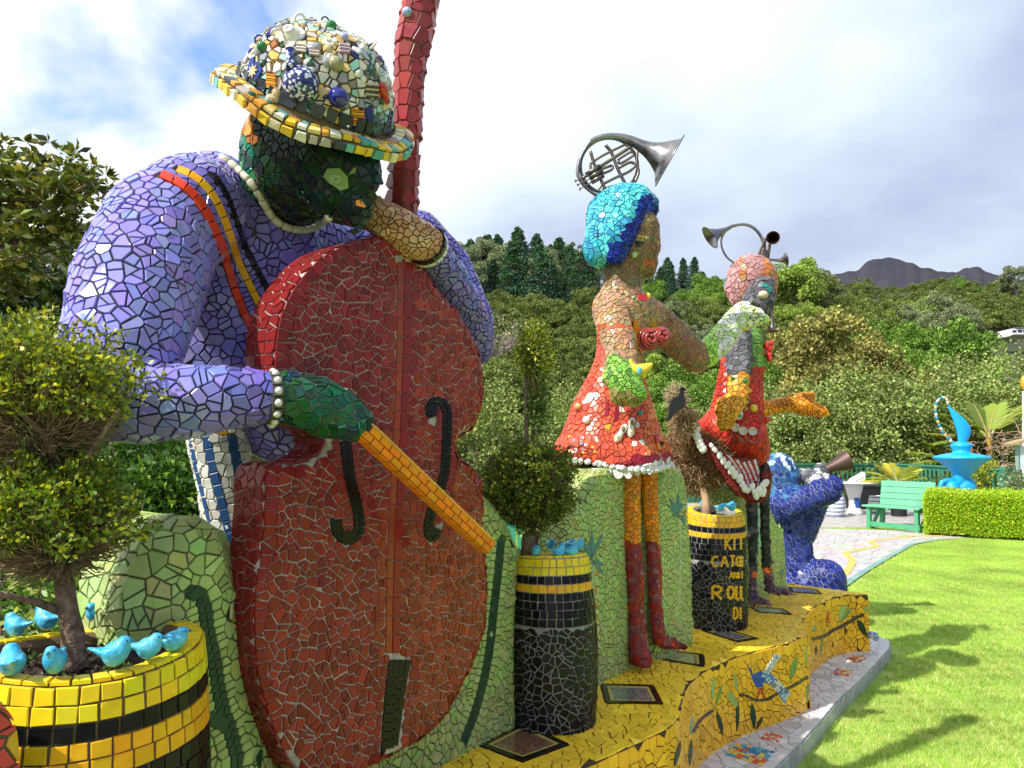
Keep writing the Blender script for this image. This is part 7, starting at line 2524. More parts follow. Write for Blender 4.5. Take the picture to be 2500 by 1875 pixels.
def wcol(p, n):
    px, py, z = proj(p)
    if py > 842 and px < 1478 or (px < 1466 and py > 812): return rnd.choice([(0.62, 0.09, 0.06), (0.66, 0.14, 0.10)])
    if px > 1628 or (px > 1598 and py > 790): return tuple(x * rnd.choice((.75, 1, 1.1)) for x in (0.30, 0.165, 0.095))
    if py < 700:
        if ((px - 1557) / 17) ** 2 + ((py - 592) / 7) ** 2 < 1: return (0.03, 0.05, 0.05)
        if ((px - 1558) / 27) ** 2 + ((py - 583) / 9) ** 2 < 1: return rnd.choice([(0.6, 0.42, 0.10), (0.20, 0.33, 0.18)])
        if abs(px - 1586) < 13 and abs(py - 641) < 7: return (0.55, 0.13, 0.05)
        return tuple(x * rnd.choice((.7, .9, 1, 1.15)) for x in (0.27, 0.17, 0.09))
    if py > 905: return (0.6, 0.1, 0.07)
    return tuple(x * rnd.choice((.85, 1, 1.1)) for x in SK)


mosaic(thB2, wb, 0.034, wcol, gap=0.0035, h=0.004, shard=0.4, tilt=2.5, irregular=0.5, limit=1.0, sizefn=lambda p: 0.62 if proj(p)[1] < 700 else 1.0,
       seeds=[(a, b, (0.70, 0.10, 0.03), .024) for a, b, c in px_rows(wb, [(1464, 800), (1480, 797), (1510, 797), (1545, 799)], 11, [(0, 1)])])
hair = blob('hair', [[C_(1512, 535, D2 + .07, 84), C_(1525, 525, D2 + .04, 78)], [C_(1500, 545, D2, 70), C_(1475, 590, D2 - .05, 48), C_(1464, 612, D2 - .06, 40)], [C_(1530, 510, D2 - .03, 60), C_(1508, 575, D2 - .13, 42), C_(1505, 612, D2 - .14, 27), C_(1503, 625, D2 - .14, 22)],
                     [C_(1480, 600, D2 + .15, 45), C_(1440, 603, D2, 20)], [C_(1550, 492, D2 - .02, 44), C_(1578, 500, D2 - .02, 30), C_(1592, 512, D2, 16)]], grout('hair', (0.02, 0.03, 0.05)), thB2, voxel=0.014, it=2)
CY = [(0.07, 0.52, 0.62), (0.12, 0.62, 0.68), (0.05, 0.42, 0.60), (0.10, 0.55, 0.60), (0.04, 0.30, 0.52)]


def hcol(p, n):
    px, py, z = proj(p)
    x0 = 1515 + 0.85 * max(0, (600 - py)) * 0.5
    if px > 1600 - max(0, 500 - py) * .3 and py < 510: return rnd.choice([(0.06, 0.2, 0.42), (0.10, 0.35, 0.5)])
    if px > x0 - (py > 560) * 8 and py > 500 - (px - 1540) * .5 + (1560 - px) * .35: return rnd.choice([(0.012, 0.035, 0.30), (0.02, 0.06, 0.42), (0.015, 0.02, 0.22)])
    if px > 1485 and py > 590: return (0.012, 0.03, 0.28)
    return rnd.choice(CY)


mosaic(thB2, hair, 0.034, hcol, gap=0.0035, h=0.004, shard=0.35, tilt=4, irregular=0.52, limit=1.0)
# face details: nose, eyelashes, lips, cheek bead
for px, py, r_, m, nm in ((1548, 621, .017, mat('pale_green_glaze', (0.45, 0.62, 0.30), 0.1, coat=.6), 'cheek_bead'), (1556, 592, .010, mat('black_glaze'), 'eye'), (1604, 592, .009, mat('ochre_glaze'), 'eyelash_knob')):
    h_ = wb.px(px, py)
    if h_: mb = MB(); mb.sphere(h_[0] + h_[1] * r_ * .4, r_, 14, 9); mb.build(nm, m, thB2, h_[0], True)
px_ribbon(thB2, wb, [(1533, 583), (1548, 576), (1568, 577), (1580, 583)], 5, 8, 0.007, (0.62, 0.42, 0.10), 'eyebrow_piece'); px_ribbon(thB2, wb, [(1574, 645), (1584, 641), (1594, 641)], 6, 8, 0.007, (0.55, 0.12, 0.05), 'lip_piece')


def loft(name, rings, m, th, n=56, wave=None, close_top=True):
    """rings: (centre, rx, ry) with horizontal elliptic sections; wave(a, i) -> (dr, dz)"""
    V, F = [], []
    for i, (c, rx, ry) in enumerate(rings):
        for k in range(n):
            a = 2 * math.pi * k / n
            dr, dz = wave(a, i) if wave else (0, 0)
            V.append((c.x + math.cos(a) * (rx + dr), c.y + math.sin(a) * (ry + dr), c.z + dz))
    for i in range(len(rings) - 1):
        for k in range(n):
            k2 = (k + 1) % n
            F.append((i * n + k, (i + 1) * n + k, (i + 1) * n + k2, i * n + k2))
    F.append(tuple(range(n))); F.append(tuple((len(rings) - 1) * n + k for k in range(n))[::-1])
    me = bpy.data.meshes.new('t'); me.from_pydata([tuple(v) for v in V], [], F); bm = bmesh.new(); bm.from_mesh(me)
    bmesh.ops.triangulate(bm, faces=[f for f in bm.faces if len(f.verts) > 4]); bmesh.ops.recalc_face_normals(bm, faces=bm.faces)
    V = [v.co[:] for v in bm.verts]; F = [tuple(v.index for v in f.verts) for f in bm.faces]; bm.free()
    return Body(mobj(name, V, F, m, th, smooth=True), True)


def RG(xl, xr, y, d, k=0.85):
    c = P((xl + xr) / 2, y, d); r_ = (xr - xl) / 2 * pxm(d)
    return (c, r_, r_ * k)


CORAL = (0.66, 0.10, 0.055)
skirt = loft('skirt', [RG(1462, 1562, 850, D2), RG(1445, 1566, 900, D2), RG(1425, 1576, 940, D2), RG(1400, 1590, 985, D2), RG(1386, 1602, 1025, D2), RG(1370, 1615, 1065, D2), RG(1341, 1632, 1100, D2), RG(1343, 1636, 1125, D2), RG(1358, 1634, 1140, D2), RG(1395, 1610, 1143, D2), RG(1440, 1590, 1135, D2)],
             grout('coral', (0.22, 0.05, 0.035)), thB2, wave=lambda a, i: ((0.018 * math.sin(5 * a + 1) * (i > 5) * (i < 9)), (0.014 * math.sin(3 * a + 2.2) + 0.02 * math.cos(a + 2.6)) * (i > 5)))


def skcol(p, n):
    px, py, z = proj(p)
    hem = 1118 + 26 * math.exp(-((px - 1470) / 60.0) ** 2) - (px - 1490) * 0.03
    if py > hem + 12: return rnd.choice([(0.66, 0.66, 0.66), (0.72, 0.70, 0.68), (0.4, 0.4, 0.45)])
    if py > hem - 4: return (0.35, 0.02, 0.05)
    if px > 1575: return rnd.choice([(0.66, 0.12, 0.04), (0.68, 0.20, 0.06)])
    if rnd.random() < 0.03: return rnd.choice([(0.7, 0.65, 0.6), (0.7, 0.4, 0.05)])
    return tuple(x * rnd.choice((.8, 1, 1, 1.15)) for x in CORAL)


mosaic(thB2, skirt, 0.036, skcol, gap=0.0035, h=0.004, shard=0.45, tilt=2.6, irregular=0.5, limit=1.0, jit=.07)
# white shells and rosettes along the hem, crockery petals below
SHELL = mat('white_shell', (0.72, 0.71, 0.70), 0.3, var=0.12, vscale=60)
rg = RG(1350, 1636, 1136, D2)
for k in range(64):
    a = 2 * math.pi * k / 64 + rnd.uniform(-.02, .02)
    d = Vector((math.cos(a), math.sin(a), 0))
    q = rg[0] + Vector((math.cos(a) * rg[1], math.sin(a) * rg[2], 0.014 * math.sin(3 * a + 2.2) + 0.02 * math.cos(a + 2.6) - 0.004)) + d * (0.018 * math.sin(5 * a + 1))
    mb = MB(); mb.lathe([(0.004, 0.0), (0.017, 0.004), (0.019, 0.008), (0.011, 0.010), (0.010, 0.014), (0.004, 0.012)], q - d * 0.004, d + Vector((rnd.uniform(-.3, .3), rnd.uniform(-.3, .3), rnd.uniform(-.2, .3))), n=9)
    mb.build('hem_rosette', SHELL, thB2, q, True)
for k, (px, py, w, h_) in enumerate(((1478, 1162, 15, 24), (1510, 1162, 14, 22), (1534, 1162, 12, 22), (1556, 1160, 9, 16), (1572, 1160, 8, 13), (1586, 1162, 8, 12), (1455, 1158, 10, 12))):
    c = P(px, py, D2 - .25)
    mb = MB(); n = 10
    pts = [c + Vector((math.cos(a) * w * pxm(3.8), -0.02 * math.cos(a) ** 2 * 0, -abs(math.sin(a)) * h_ * pxm(3.8) + 0.03)) for a in [math.pi * i / n for i in range(n + 1)]]
    mb.prism(pts, (0, 0.018, 0)); mb.build('petal', mat('white_ceramic'), thB2, c)
# bodice: orange flames, ceramic roses, brooches and necklace
for pl, c_ in (([(1547, 776), (1562, 800), (1568, 822), (1560, 850), (1549, 830)], (0.74, 0.28, 0.02)), ([(1593, 772), (1600, 790), (1612, 805), (1603, 818), (1590, 800)], (0.76, 0.30, 0.02)), ([(1560, 802), (1575, 795), (1590, 800), (1600, 812), (1580, 822), (1566, 820)], (0.70, 0.25, 0.02)),
               ([(1556, 828), (1572, 824), (1570, 850), (1560, 862)], (0.66, 0.20, 0.02)), ([(1560, 860), (1574, 852), (1570, 888), (1562, 892)], (0.62, 0.13, 0.03))):
    px_plate(thB2, wb, pl, 0.008, c_, 'bodice_piece')
ROSE = mat('rose_glaze', (0.28, 0.035, 0.03), 0.2, coat=.4, var=.2)
for px, py, r_ in ((1583, 830, .052), (1613, 824, .045)):
    c = P(px, py, D2 - .13)
    o = bpy.data.objects.new('ceramic_rose', None); place(o, thB2, c)
    for i in range(4):
        rr = r_ * (1 - i * .23)
        mb = MB(); ring = [c + Vector((math.cos(a) * rr + .004 * i, -0.012 - 0.013 * i, math.sin(a) * rr)) for a in [j * .42 + i for j in range(14)]]
        mb.tube(ring, 0.0095, 7); mb.build('petal', ROSE, o, c, True)
    mb = MB(); mb.sphere(c, (r_ * .9, .03, r_ * .9), 14, 8); mb.build('heart', ROSE, o, c, True)
mb = MB(); c = P(1569, 727, D2 - .17); mb.box(c, (.020, .015, .016), rotz(.2)); mb.build('brooch', mat('red_glaze'), thB2, c)
mb = MB(); c = P(1583, 722, D2 - .15); mb.sphere(c, (.012, .012, .016), 10, 6); mb.build('brooch', mat('yellow_glaze', (0.75, 0.55, 0.04), 0.15, coat=.4), thB2, c)
for px, py, cc in ((1553, 735, (0.1, 0.3, 0.12)), (1562, 741, (0.08, 0.25, 0.1)), (1568, 752, (0.6, 0.3, 0.05)), (1572, 764, (0.6, 0.45, 0.1)), (1574, 773, (0.05, 0.3, 0.2)), (1545, 728, (0.4, 0.4, 0.25)), (1532, 722, (0.4, 0.33, 0.18)), (1518, 716, (0.36, 0.3, 0.16)), (1506, 706, (0.36, 0.3, 0.16)), (1573, 780, (0.6, 0.5, 0.1))):
    h_ = wb.px(px, py)
    if h_: mb = MB(); mb.sphere(h_[0] + h_[1] * .004, (.011, .011, .009), 8, 5, ); o = mobj('necklace_bead', mb.V, mb.F, GLAZE, thB2, loc=h_[0], cols=cc, smooth=True)
# green gloved near hand
glv = blob('green_glove', [[C_(1512, 915, 3.66, 36), C_(1530, 945, 3.62, 40), C_(1550, 960, 3.6, 28)], [C_(1500, 880, 3.66, 16), C_(1520, 895, 3.62, 18), C_(1550, 925, 3.6, 16)], [C_(1490, 925, 3.66, 20), C_(1520, 920, 3.6, 26)], [C_(1515, 965, 3.66, 26), C_(1550, 968, 3.62, 24)]], G_DARK, thB2, voxel=0.011)
mosaic(thB2, glv, 0.028, lambda p, n: rnd.choice([(0.20, 0.42, 0.06), (0.28, 0.52, 0.10), (0.10, 0.25, 0.05)]) if n.z > -0.25 else rnd.choice([(0.32, 0.32, 0.10), (0.25, 0.24, 0.08)]), gap=0.003, h=0.004, shard=.25, tilt=3, limit=1)
gl2 = blob('pale_green_glove', [[C_(1722, 868, 4.24, 30), C_(1758, 832, 4.4, 32), C_(1800, 778, 4.6, 28), C_(1815, 758, 4.64, 22)], [C_(1812, 762, 4.64, 20), C_(1845, 772, 4.62, 20), C_(1862, 778, 4.6, 12)], [C_(1800, 780, 4.6, 22), C_(1850, 786, 4.6, 10)]], G_DARK, thB2, voxel=0.013)
mosaic(thB2, gl2, 0.034, lambda p, n: rnd.choice([(0.30, 0.60, 0.06), (0.38, 0.66, 0.10)]) if proj(p)[0] < 1750 else rnd.choice([(0.72, 0.74, 0.66), (0.60, 0.72, 0.35), (0.74, 0.76, 0.70), (0.5, 0.66, 0.2)]), gap=0.004, h=0.004, shard=.3, tilt=3, limit=1)
# legs
ORG = (0.74, 0.26, 0.015); WINE = [(0.30, 0.025, 0.03), (0.22, 0.03, 0.06), (0.36, 0.03, 0.02), (0.25, 0.08, 0.10)]
for nm, ch in (('leg', [C_(1539, 1160, D2 - .1, 24), C_(1543, 1330, D2 - .12, 20), C_(1550, 1400, D2 - .12, 21), C_(1553, 1480, D2 - .12, 17), C_(1558, 1560, D2 - .12, 22), C_(1562, 1598, D2 - .14, 24)]),
               ('leg', [C_(1584, 1160, D2 - .02, 19), C_(1593, 1320, D2 - .02, 16), C_(1598, 1400, D2 - .02, 17), C_(1601, 1480, D2 - .02, 14), C_(1608, 1545, D2 - .02, 16)])):
    foot = [C_(1553, 1606, 3.86, 17), C_(1572, 1610, 3.80, 19)] if ch[0][0].x < P(1560, 0, D2).x else [C_(1606, 1562, 3.98, 13), C_(1640, 1572, 4.02, 11), C_(1666, 1577, 4.06, 6)]
    lg = blob(nm, [ch, foot], grout('leg', (0.25, 0.12, 0.08)), thB2, voxel=0.010, it=2)
    mosaic(thB2, lg, 0.027, lambda p, n: tuple(x * rnd.choice((.85, 1, 1.1)) for x in ORG) if proj(p)[1] < 1325 else rnd.choice(WINE), gap=0.0025, h=0.003, shard=.35, tilt=2.5, limit=1)
# things stuck to the skirt
def stuck(px, py, r3, m, name, label=None, th=thB2, body=None):
    h_ = (body or skirt).px(px, py)
    if not h_: return
    rot = h_[1].to_track_quat('Z', 'Y').to_matrix()
    mb = MB(); mb.sphere(h_[0] + h_[1] * r3[2] * .5, r3, 16, 10, rot=rot); o = mb.build(name, m, th, h_[0], True)
    if label: o['label'] = label


stuck(1415, 995, (.021, .021, .021), mat('orange_ball', (0.70, 0.33, 0.12), 0.2, coat=.5, var=.3, vscale=50), 'knob', 'orange ball')
stuck(1434, 1028, (.021, .021, .021), WHC, 'knob', 'white ball')
stuck(1560, 1010, (.012, .014, .016), mat('teal_glaze', (0.02, 0.25, 0.27), 0.2), 'knob')
stuck(1440, 972, (.024, .03, .006), WT, 'white_shard'); stuck(1452, 965, (.022, .014, .006), WT, 'white_shard')
for (xa, ya), (xb, yb) in (((1507, 1072), (1524, 1046)), ((1537, 1060), (1541, 1030))):
    a = skirt.px(xa, ya); b = skirt.px(xb, yb)
    if a and b:
        mb = MB(); n_ = (a[1] + b[1]).normalized(); pa, pb2 = a[0] + n_ * .012, b[0] + n_ * .012
        mb.tube([pa - (pb2 - pa) * .35, pa, pa.lerp(pb2, .5), pb2, pb2 + (pb2 - pa) * .25], [.006, .019, .013, .018, .010], 10); o = mb.build('china_slipper', WHC, thB2, pa, True)
        mb = MB(); mb.sphere(pa.lerp(pb2, .75) + n_ * .014, (.010, .008, .016), 8, 6); mb.build('slipper_opening', mat('dark_inside', (0.22, 0.15, 0.10), 0.6), thB2, pa, True)
        mb = MB(); mb.sphere(pa + n_ * .02, .007, 8, 6); mb.build('slipper_bow', mat('yellow_glaze'), thB2, pa, True)
for (x, y) in ((1479, 1000), (1502, 1012)):
    px_plate(thB2, skirt, [(x, y - 22), (x + 9, y - 18), (x + 6, y + 16), (x - 3, y + 20)], 0.0065, (0.25, 0.015, 0.04), 'dark_shard')
for k in range(12):
    x, y = 1395 + rnd.uniform(0, 75), 1062 + rnd.uniform(0, 40)
    px_plate(thB2, skirt, [(x, y), (x + 7, y + 2), (x + 6, y + 7), (x - 1, y + 6)], 0.0065, rnd.choice([(0.7, 0.68, 0.6), (0.75, 0.5, 0.05), (0.2, 0.3, 0.5), (0.75, 0.7, 0.65)]), 'patterned_shard')
h_ = skirt.px(1608, 1085)
if h_:
    ctr = h_[0]
    o = bpy.data.objects.new('ceramic_pansy', None); place(o, thB2, ctr); o['label'] = 'red ceramic flower with black and orange heart'
    nn = h_[1]; e1 = nn.orthogonal().normalized(); e2 = nn.cross(e1)
    for i in range(5):
        a = i * 1.257 + .3; mb = MB(); mb.sphere(ctr + (e1 * math.cos(a) + e2 * math.sin(a)) * .026 + nn * .01, (.022, .022, .009), 10, 6, rot=nn.to_track_quat('Z', 'Y').to_matrix()); mb.build('petal', mat('red_glaze') if i % 2 else mat('orange_glaze', (0.7, 0.2, 0.02), 0.2), o, ctr, True)
    mb = MB(); mb.sphere(ctr + nn * .02, .012, 8, 6); mb.build('heart', mat('black_glaze'), o, ctr, True)
stuck(1592, 975, (.022, .022, .026), mat('ochre_rose', (0.65, 0.36, 0.03), 0.3), 'knob', 'ochre ceramic rose')
stuck(1362, 1058, (.020, .020, .024), mat('orange_glaze'), 'knob', 'orange ceramic flower at the left of the skirt')
# yellow bird in the green glove
yb = P(1565, 905, 3.6)
thY = thing('yellow_bird_ornament', 'yellow ceramic bird with a blue wing held in the green glove', 'ornament', yb)
yo = blob('body', [[(P(1548, 900, 3.6), .022), (P(1565, 903, 3.58), .030), (P(1577, 898, 3.57), .022), (P(1591, 889, 3.56), .009)], [(P(1565, 905, 3.58), .026), (P(1572, 918, 3.58), .012)], [(P(1545, 895, 3.6), .014), (P(1539, 880, 3.6), .010)]], mat('yellow_glaze'), thY, voxel=.006, it=2)
mb = MB(); mb.sphere(P(1561, 905, 3.55), (.012, .008, .02), 10, 6); mb.build('wing', mat('sky_glaze', (0.10, 0.45, 0.65), 0.2), thY, yb, True)

# french horn on her head
BRS = mat('weathered_silver', (0.22, 0.21, 0.23), 0.32, metal=1.0, col2=(0.34, 0.32, 0.33), vscale=14, rvar=.12)
BRSD = mat('weathered_dark_brass', (0.12, 0.11, 0.12), 0.4, metal=1.0, col2=(0.22, 0.18, 0.15), vscale=25)


def H2(x, y, dd=0.0): return P(1300 + x * .3014, 300 + y * .3014, 3.98 + dd)


thF = thing('french_horn', 'weathered french horn mounted on the blue haired head, bell to the right', 'french horn', H2(610, 560))
bl = [H2(520, 590), H2(430, 520), H2(370, 430), H2(372, 340), H2(410, 240), H2(480, 150), H2(570, 115), H2(680, 112), H2(780, 135), H2(860, 175), H2(930, 212), H2(985, 240), H2(1030, 262), H2(1070, 282), H2(1100, 300), H2(1112, 307)]
mb = MB(); mb.tube(smooth_poly(bl, 3, False), list(np.interp(np.linspace(0, 1, (len(bl) - 1) * 3 + 1), np.linspace(0, 1, len(bl)), np.array([13, 14, 15, 17, 20, 23, 26, 30, 36, 46, 64, 90, 122, 160, 205, 228]) * .3014 * pxm(3.98))), 32, caps=False)
horn = mb.build('bell', BRS, thF, smooth=True)
mb = MB(); rimc = H2(1112, 307); axh = (H2(1112, 307) - H2(1030, 262)).normalized(); e1 = axh.orthogonal().normalized(); e2 = axh.cross(e1)
mb.tube([rimc + (e1 * math.cos(a) + e2 * math.sin(a)) * 228 * .3014 * pxm(3.98) for a in [i * 6.2832 / 40 for i in range(40)]], .004, 6, closed=True); mb.build('rim', BRS, thF, smooth=True)
def circ(cx, cy_, r_, n=36, dd=0, r2=None): return [H2(cx + math.cos(a) * r_, cy_ + math.sin(a) * (r2 or r_), dd) for a in [i * 6.2832 / n for i in range(n)]]
mb = MB(); mb.tube(circ(620, 350, 232, dd=.01, r2=225), .0085, 8, closed=True); mb.build('tubing', BRSD, thF, smooth=True)
for pts, w in (([(470, 230), (500, 330), (560, 470), (600, 560)], .009), ([(590, 180), (640, 240), (690, 370), (750, 490)], .009), ([(430, 415), (560, 345), (700, 255), (800, 190)], .010), ([(400, 450), (520, 390), (640, 345)], .008), ([(560, 500), (680, 440), (780, 395), (830, 345), (790, 320), (700, 365)], .008),
               ([(640, 345), (650, 365), (620, 390), (540, 420)], .008), ([(690, 300), (760, 255), (800, 235), (815, 262), (780, 290), (720, 325), (700, 325), (698, 305)], .007), ([(470, 330), (560, 270), (700, 200), (760, 180), (820, 230)], .007), ([(350, 470), (450, 420)], .0035), ([(370, 500), (470, 450)], .0035), ([(385, 535), (480, 480)], .0035),
               ([(470, 330), (475, 380), (500, 400)], .007), ([(520, 555), (560, 500), (545, 440)], .007), ([(850, 235), (845, 330), (860, 400), (830, 480)], .008)):
    mb = MB(); mb.tube(smooth_poly([H2(x, y, -.015) for x, y in pts], 4, False), w, 7); mb.build('tubing', BRSD, thF, smooth=True)
for a, b in (((445, 415), (545, 350)), ((465, 445), (565, 385)), ((480, 480), (575, 425))):
    mb = MB(); mb.tube([H2(*a, -.02), H2(*b, -.02)], .013, 10); mb.build('valve', BRSD, thF, smooth=True)
for q in ((350, 470), (368, 502), (385, 537)):
    mb = MB(); mb.tube([H2(q[0] - 6, q[1] + 2, -.015), H2(q[0] + 2, q[1] - 1, -.015)], .008, 8); mb.build('key', BRSD, thF)

# ---------------------------------------------------------------- 5. the pink headed horn player
D3 = 5.1
thP = thing('horn_player_statue', 'mosaic figure with pink head, grey face, red swirling skirt and dark legs', 'statue', onz(1850, 1475, ZT))
pb_ = blob('body', [[C_(1812, 840, D3, 50), C_(1810, 930, D3, 52), C_(1800, 1000, D3, 60)], [C_(1838, 690, D3 + .02, 40), C_(1825, 800, D3, 34)],
                    [C_(1862, 715, D3 - .12, 30), C_(1868, 740, D3 - .14, 22), C_(1874, 757, D3 - .15, 10)], [C_(1880, 724, D3 - .14, 12), C_(1866, 700, D3 - .12, 26), C_(1845, 735, D3 - .1, 28)],
                    [C_(1806, 825, D3 - .15, 30), C_(1803, 905, D3 - .2, 29)], [C_(1803, 930, D3 - .22, 26), C_(1798, 965, D3 - .24, 26), C_(1785, 995, D3 - .26, 22)],
                    [C_(1845, 850, D3 + .05, 26), C_(1855, 880, D3 + .05, 22)]], grout('player', (0.16, 0.13, 0.13)), thP, voxel=0.016, it=3)


def pcol(p, n):
    px, py, z = proj(p)
    if py < 800 and px > 1815: return rnd.choice([(0.10, 0.10, 0.12), (0.16, 0.16, 0.19), (0.06, 0.07, 0.08)])
    if 1770 < px < 1836 and py < 912: return rnd.choice([(0.14, 0.14, 0.17), (0.20, 0.20, 0.24), (0.10, 0.10, 0.13)])
    if px >= 1834 and py < 895: return rnd.choice([(0.15, 0.33, 0.06), (0.2, 0.42, 0.08)])
    if 1760 < px < 1830 and 908 < py and n.y < 0: return rnd.choice([(0.74, 0.40, 0.04), (0.72, 0.30, 0.03)])
    return tuple(x * rnd.choice((.8, 1, 1.2)) for x in (0.58, 0.05, 0.03))


mosaic(thP, pb_, 0.038, pcol, gap=0.0045, h=0.004, shard=.35, tilt=3, limit=1)
ph = blob('head', [[C_(1835, 680, D3 + .05, 60), C_(1840, 690, D3 + .05, 58)], [C_(1800, 705, D3 + .02, 30), C_(1806, 730, D3, 22)]], grout('pink', (0.20, 0.14, 0.14)), thP, voxel=0.016, it=2)
mosaic(thP, ph, 0.040, lambda p, n: (lambda q: rnd.choice([(0.62, 0.20, 0.07), (0.40, 0.22, 0.08)]) if (q[0] > 1868 or abs(q[0] - 1816 - (q[1] - 690) * .05) < 5) else rnd.choice([(0.50, 0.25, 0.26), (0.56, 0.30, 0.30), (0.42, 0.22, 0.22)]))(proj(p)), gap=0.004, h=0.004, shard=.3, tilt=3, limit=1)
for px, py, r_, m, nm, bdy in ((1863, 720, .034, mat('cream_pink_glaze', (0.62, 0.50, 0.36), 0.15, coat=.5), 'eye', pb_), (1790, 925, .016, GB, 'knob', pb_), (1818, 931, .018, GB, 'knob', pb_), (1814, 803, .03, mat('yellow_glaze'), 'knob', pb_)):
    h_ = bdy.px(px, py)
    if h_: mb = MB(); mb.sphere(h_[0] + h_[1] * r_ * .3, (r_ * (1.3 if py == 803 else 1), r_, r_ * .8), 14, 9); mb.build(nm, m, thP, h_[0], True)
px_ribbon(thP, pb_, [(1858, 698), (1870, 696), (1881, 712)], 9, 7, 0.01, (0.03, 0.25, 0.24), 'eyebrow_piece')
# orange hand and arm at the right, yellow hand on the near side
oa = blob('orange_arm', [[C_(1850, 1000, D3 + .1, 24), C_(1890, 992, D3 + .12, 16), C_(1935, 985, D3 + .12, 20), C_(1965, 990, D3 + .12, 22), C_(2005, 1005, D3 + .12, 14), C_(2014, 1008, D3 + .12, 9)], [C_(1935, 980, D3 + .12, 18), C_(1972, 968, D3 + .12, 10), C_(1984, 966, D3 + .12, 8)], [C_(1960, 1003, D3 + .12, 12), C_(2000, 1012, D3 + .12, 7)]], G_DARK, thP, voxel=0.013)
mosaic(thP, oa, 0.030, rc([(0.74, 0.26, 0.02), (0.76, 0.34, 0.04), (0.65, 0.2, 0.02)]), gap=0.0035, h=0.004, shard=.3, tilt=3, limit=1)
yh = blob('yellow_hand', [[C_(1790, 985, D3 - .26, 26), C_(1775, 1010, D3 - .3, 22), C_(1766, 1030, D3 - .3, 16)], [C_(1765, 985, D3 - .3, 14), C_(1755, 1005, D3 - .3, 10)], [C_(1784, 1010, D3 - .3, 16), C_(1780, 1038, D3 - .3, 10)], [C_(1760, 1030, D3 - .3, 10), C_(1762, 1042, D3 - .3, 8)]], G_DARK, thP, voxel=0.012)
mosaic(thP, yh, 0.030, rc([(0.76, 0.42, 0.05), (0.74, 0.32, 0.03)]), gap=0.0035, h=0.004, shard=.3, tilt=3, limit=1)
RD = (0.56, 0.045, 0.025)
sk2 = loft('skirt', [RG(1758, 1860, 900, D3), RG(1748, 1862, 950, D3), RG(1735, 1864, 1000, D3), RG(1706, 1868, 1030, D3), RG(1689, 1872, 1052, D3), RG(1706, 1877, 1080, D3), RG(1750, 1878, 1106, D3), RG(1790, 1874, 1122, D3), RG(1815, 1864, 1130, D3)], grout('red', (0.17, 0.03, 0.03)), thP,
           wave=lambda a, i: (0.010 * math.sin(4 * a), 0.0))
mosaic(thP, sk2, 0.036, lambda p, n: tuple(x * rnd.choice((.75, 1, 1, 1.2)) for x in RD), gap=0.004, h=0.004, shard=.45, tilt=3, limit=1)
# the drooping lining with red and white rays, and its toothed hem
lin = [(1712, 1060), (1740, 1080), (1765, 1098), (1800, 1118), (1868, 1122), (1872, 1160), (1868, 1200), (1850, 1222), (1832, 1218), (1805, 1190), (1780, 1160), (1752, 1120), (1722, 1088)]
lw = [P(x, y, D3 - .26 - (y - 1060) * 0.0006) for x, y in lin]
liner = slab('skirt_lining', lw, Vector((0.1, -1, 0)), 0.10, grout('red'), thP, bevel=.012, steps=2)
for k in range(13):
    x0 = 1765 + k * 8.5; x1 = 1800 + k * 6
    px_ribbon(thP, liner, [(x0, 1104 + k * 2), (x1, 1150 + k * 1.5), (min(x1 + 14, 1868), 1196 + k * 1)], 6.5, 15, 0.005, (0.68, 0.66, 0.63) if k % 2 else (0.50, 0.04, 0.03), 'tile', gap=1)
hl = [(1690, 1052), (1698, 1072), (1722, 1088), (1752, 1122), (1780, 1160), (1806, 1193), (1832, 1217), (1850, 1216), (1868, 1196), (1873, 1160)]
hem = blob('hem', [[C_(x, y, D3 - .30, 12 if i else 8) for i, (x, y) in enumerate(hl)]], grout('wine', (0.06, 0.012, 0.012)), thP, voxel=.013, it=2)
mosaic(thP, hem, 0.028, rc([(0.20, 0.02, 0.02), (0.14, 0.015, 0.02), (0.25, 0.03, 0.03)]), gap=.003, h=.003, limit=1, tilt=3)
for (x, y) in ((1737, 1088), (1745, 1098), (1757, 1112), (1766, 1125), (1777, 1135), (1786, 1148), (1794, 1158), (1806, 1168), (1812, 1182), (1818, 1192), (1826, 1198), (1836, 1188), (1842, 1202), (1852, 1196), (1858, 1204), (1862, 1188), (1866, 1196), (1868, 1180), (1864, 1206), (1846, 1210)):
    mb = MB(); c = P(x, y, D3 - .37); s_ = rnd.uniform(.7, 1.3); mb.sphere(c, (.017 * s_, .014, .024 * s_), 10, 7, rot=Matrix.Rotation(rnd.uniform(-.8, .8), 3, 'Y')); mb.build('hem_stone', SHELL, thP, c, True)
for (x, y) in ((1697, 1055), (1702, 1066), (1707, 1078), (1700, 1046), (1711, 1088), (1716, 1096)):
    mb = MB(); c = P(x, y, D3 - .36); mb.sphere(c, (.026, .02, .028), 10, 6); mb.build('hem_shell', SHELL, thP, c, True)
for (x, y) in ((1794, 1046), (1813, 1054), (1836, 1055)):
    h_ = sk2.px(x, y)
    if h_:
        d = Vector((-0.2, -1, 0.1)).normalized(); mb = MB(); mb.lathe([(.018, -.01), (.022, .03), (.026, .05), (.022, .05), (.018, .03), (0, .025)], h_[0], d, n=16); mb.build('cup', WHC, thP, h_[0], True)
for k in range(16):
    a = rnd.uniform(0, 6.28); r_ = rnd.uniform(10, 26); x, y = 1818 + r_ * 1.4 * math.cos(a), 1060 + r_ * .8 * math.sin(a)
    px_plate(thP, sk2, [(x, y), (x + 7, y + 1), (x + 4, y + 8)], 0.006, rnd.choice([(0.16, 0.07, 0.28), (0.25, 0.12, 0.35)]), 'petal_shard')
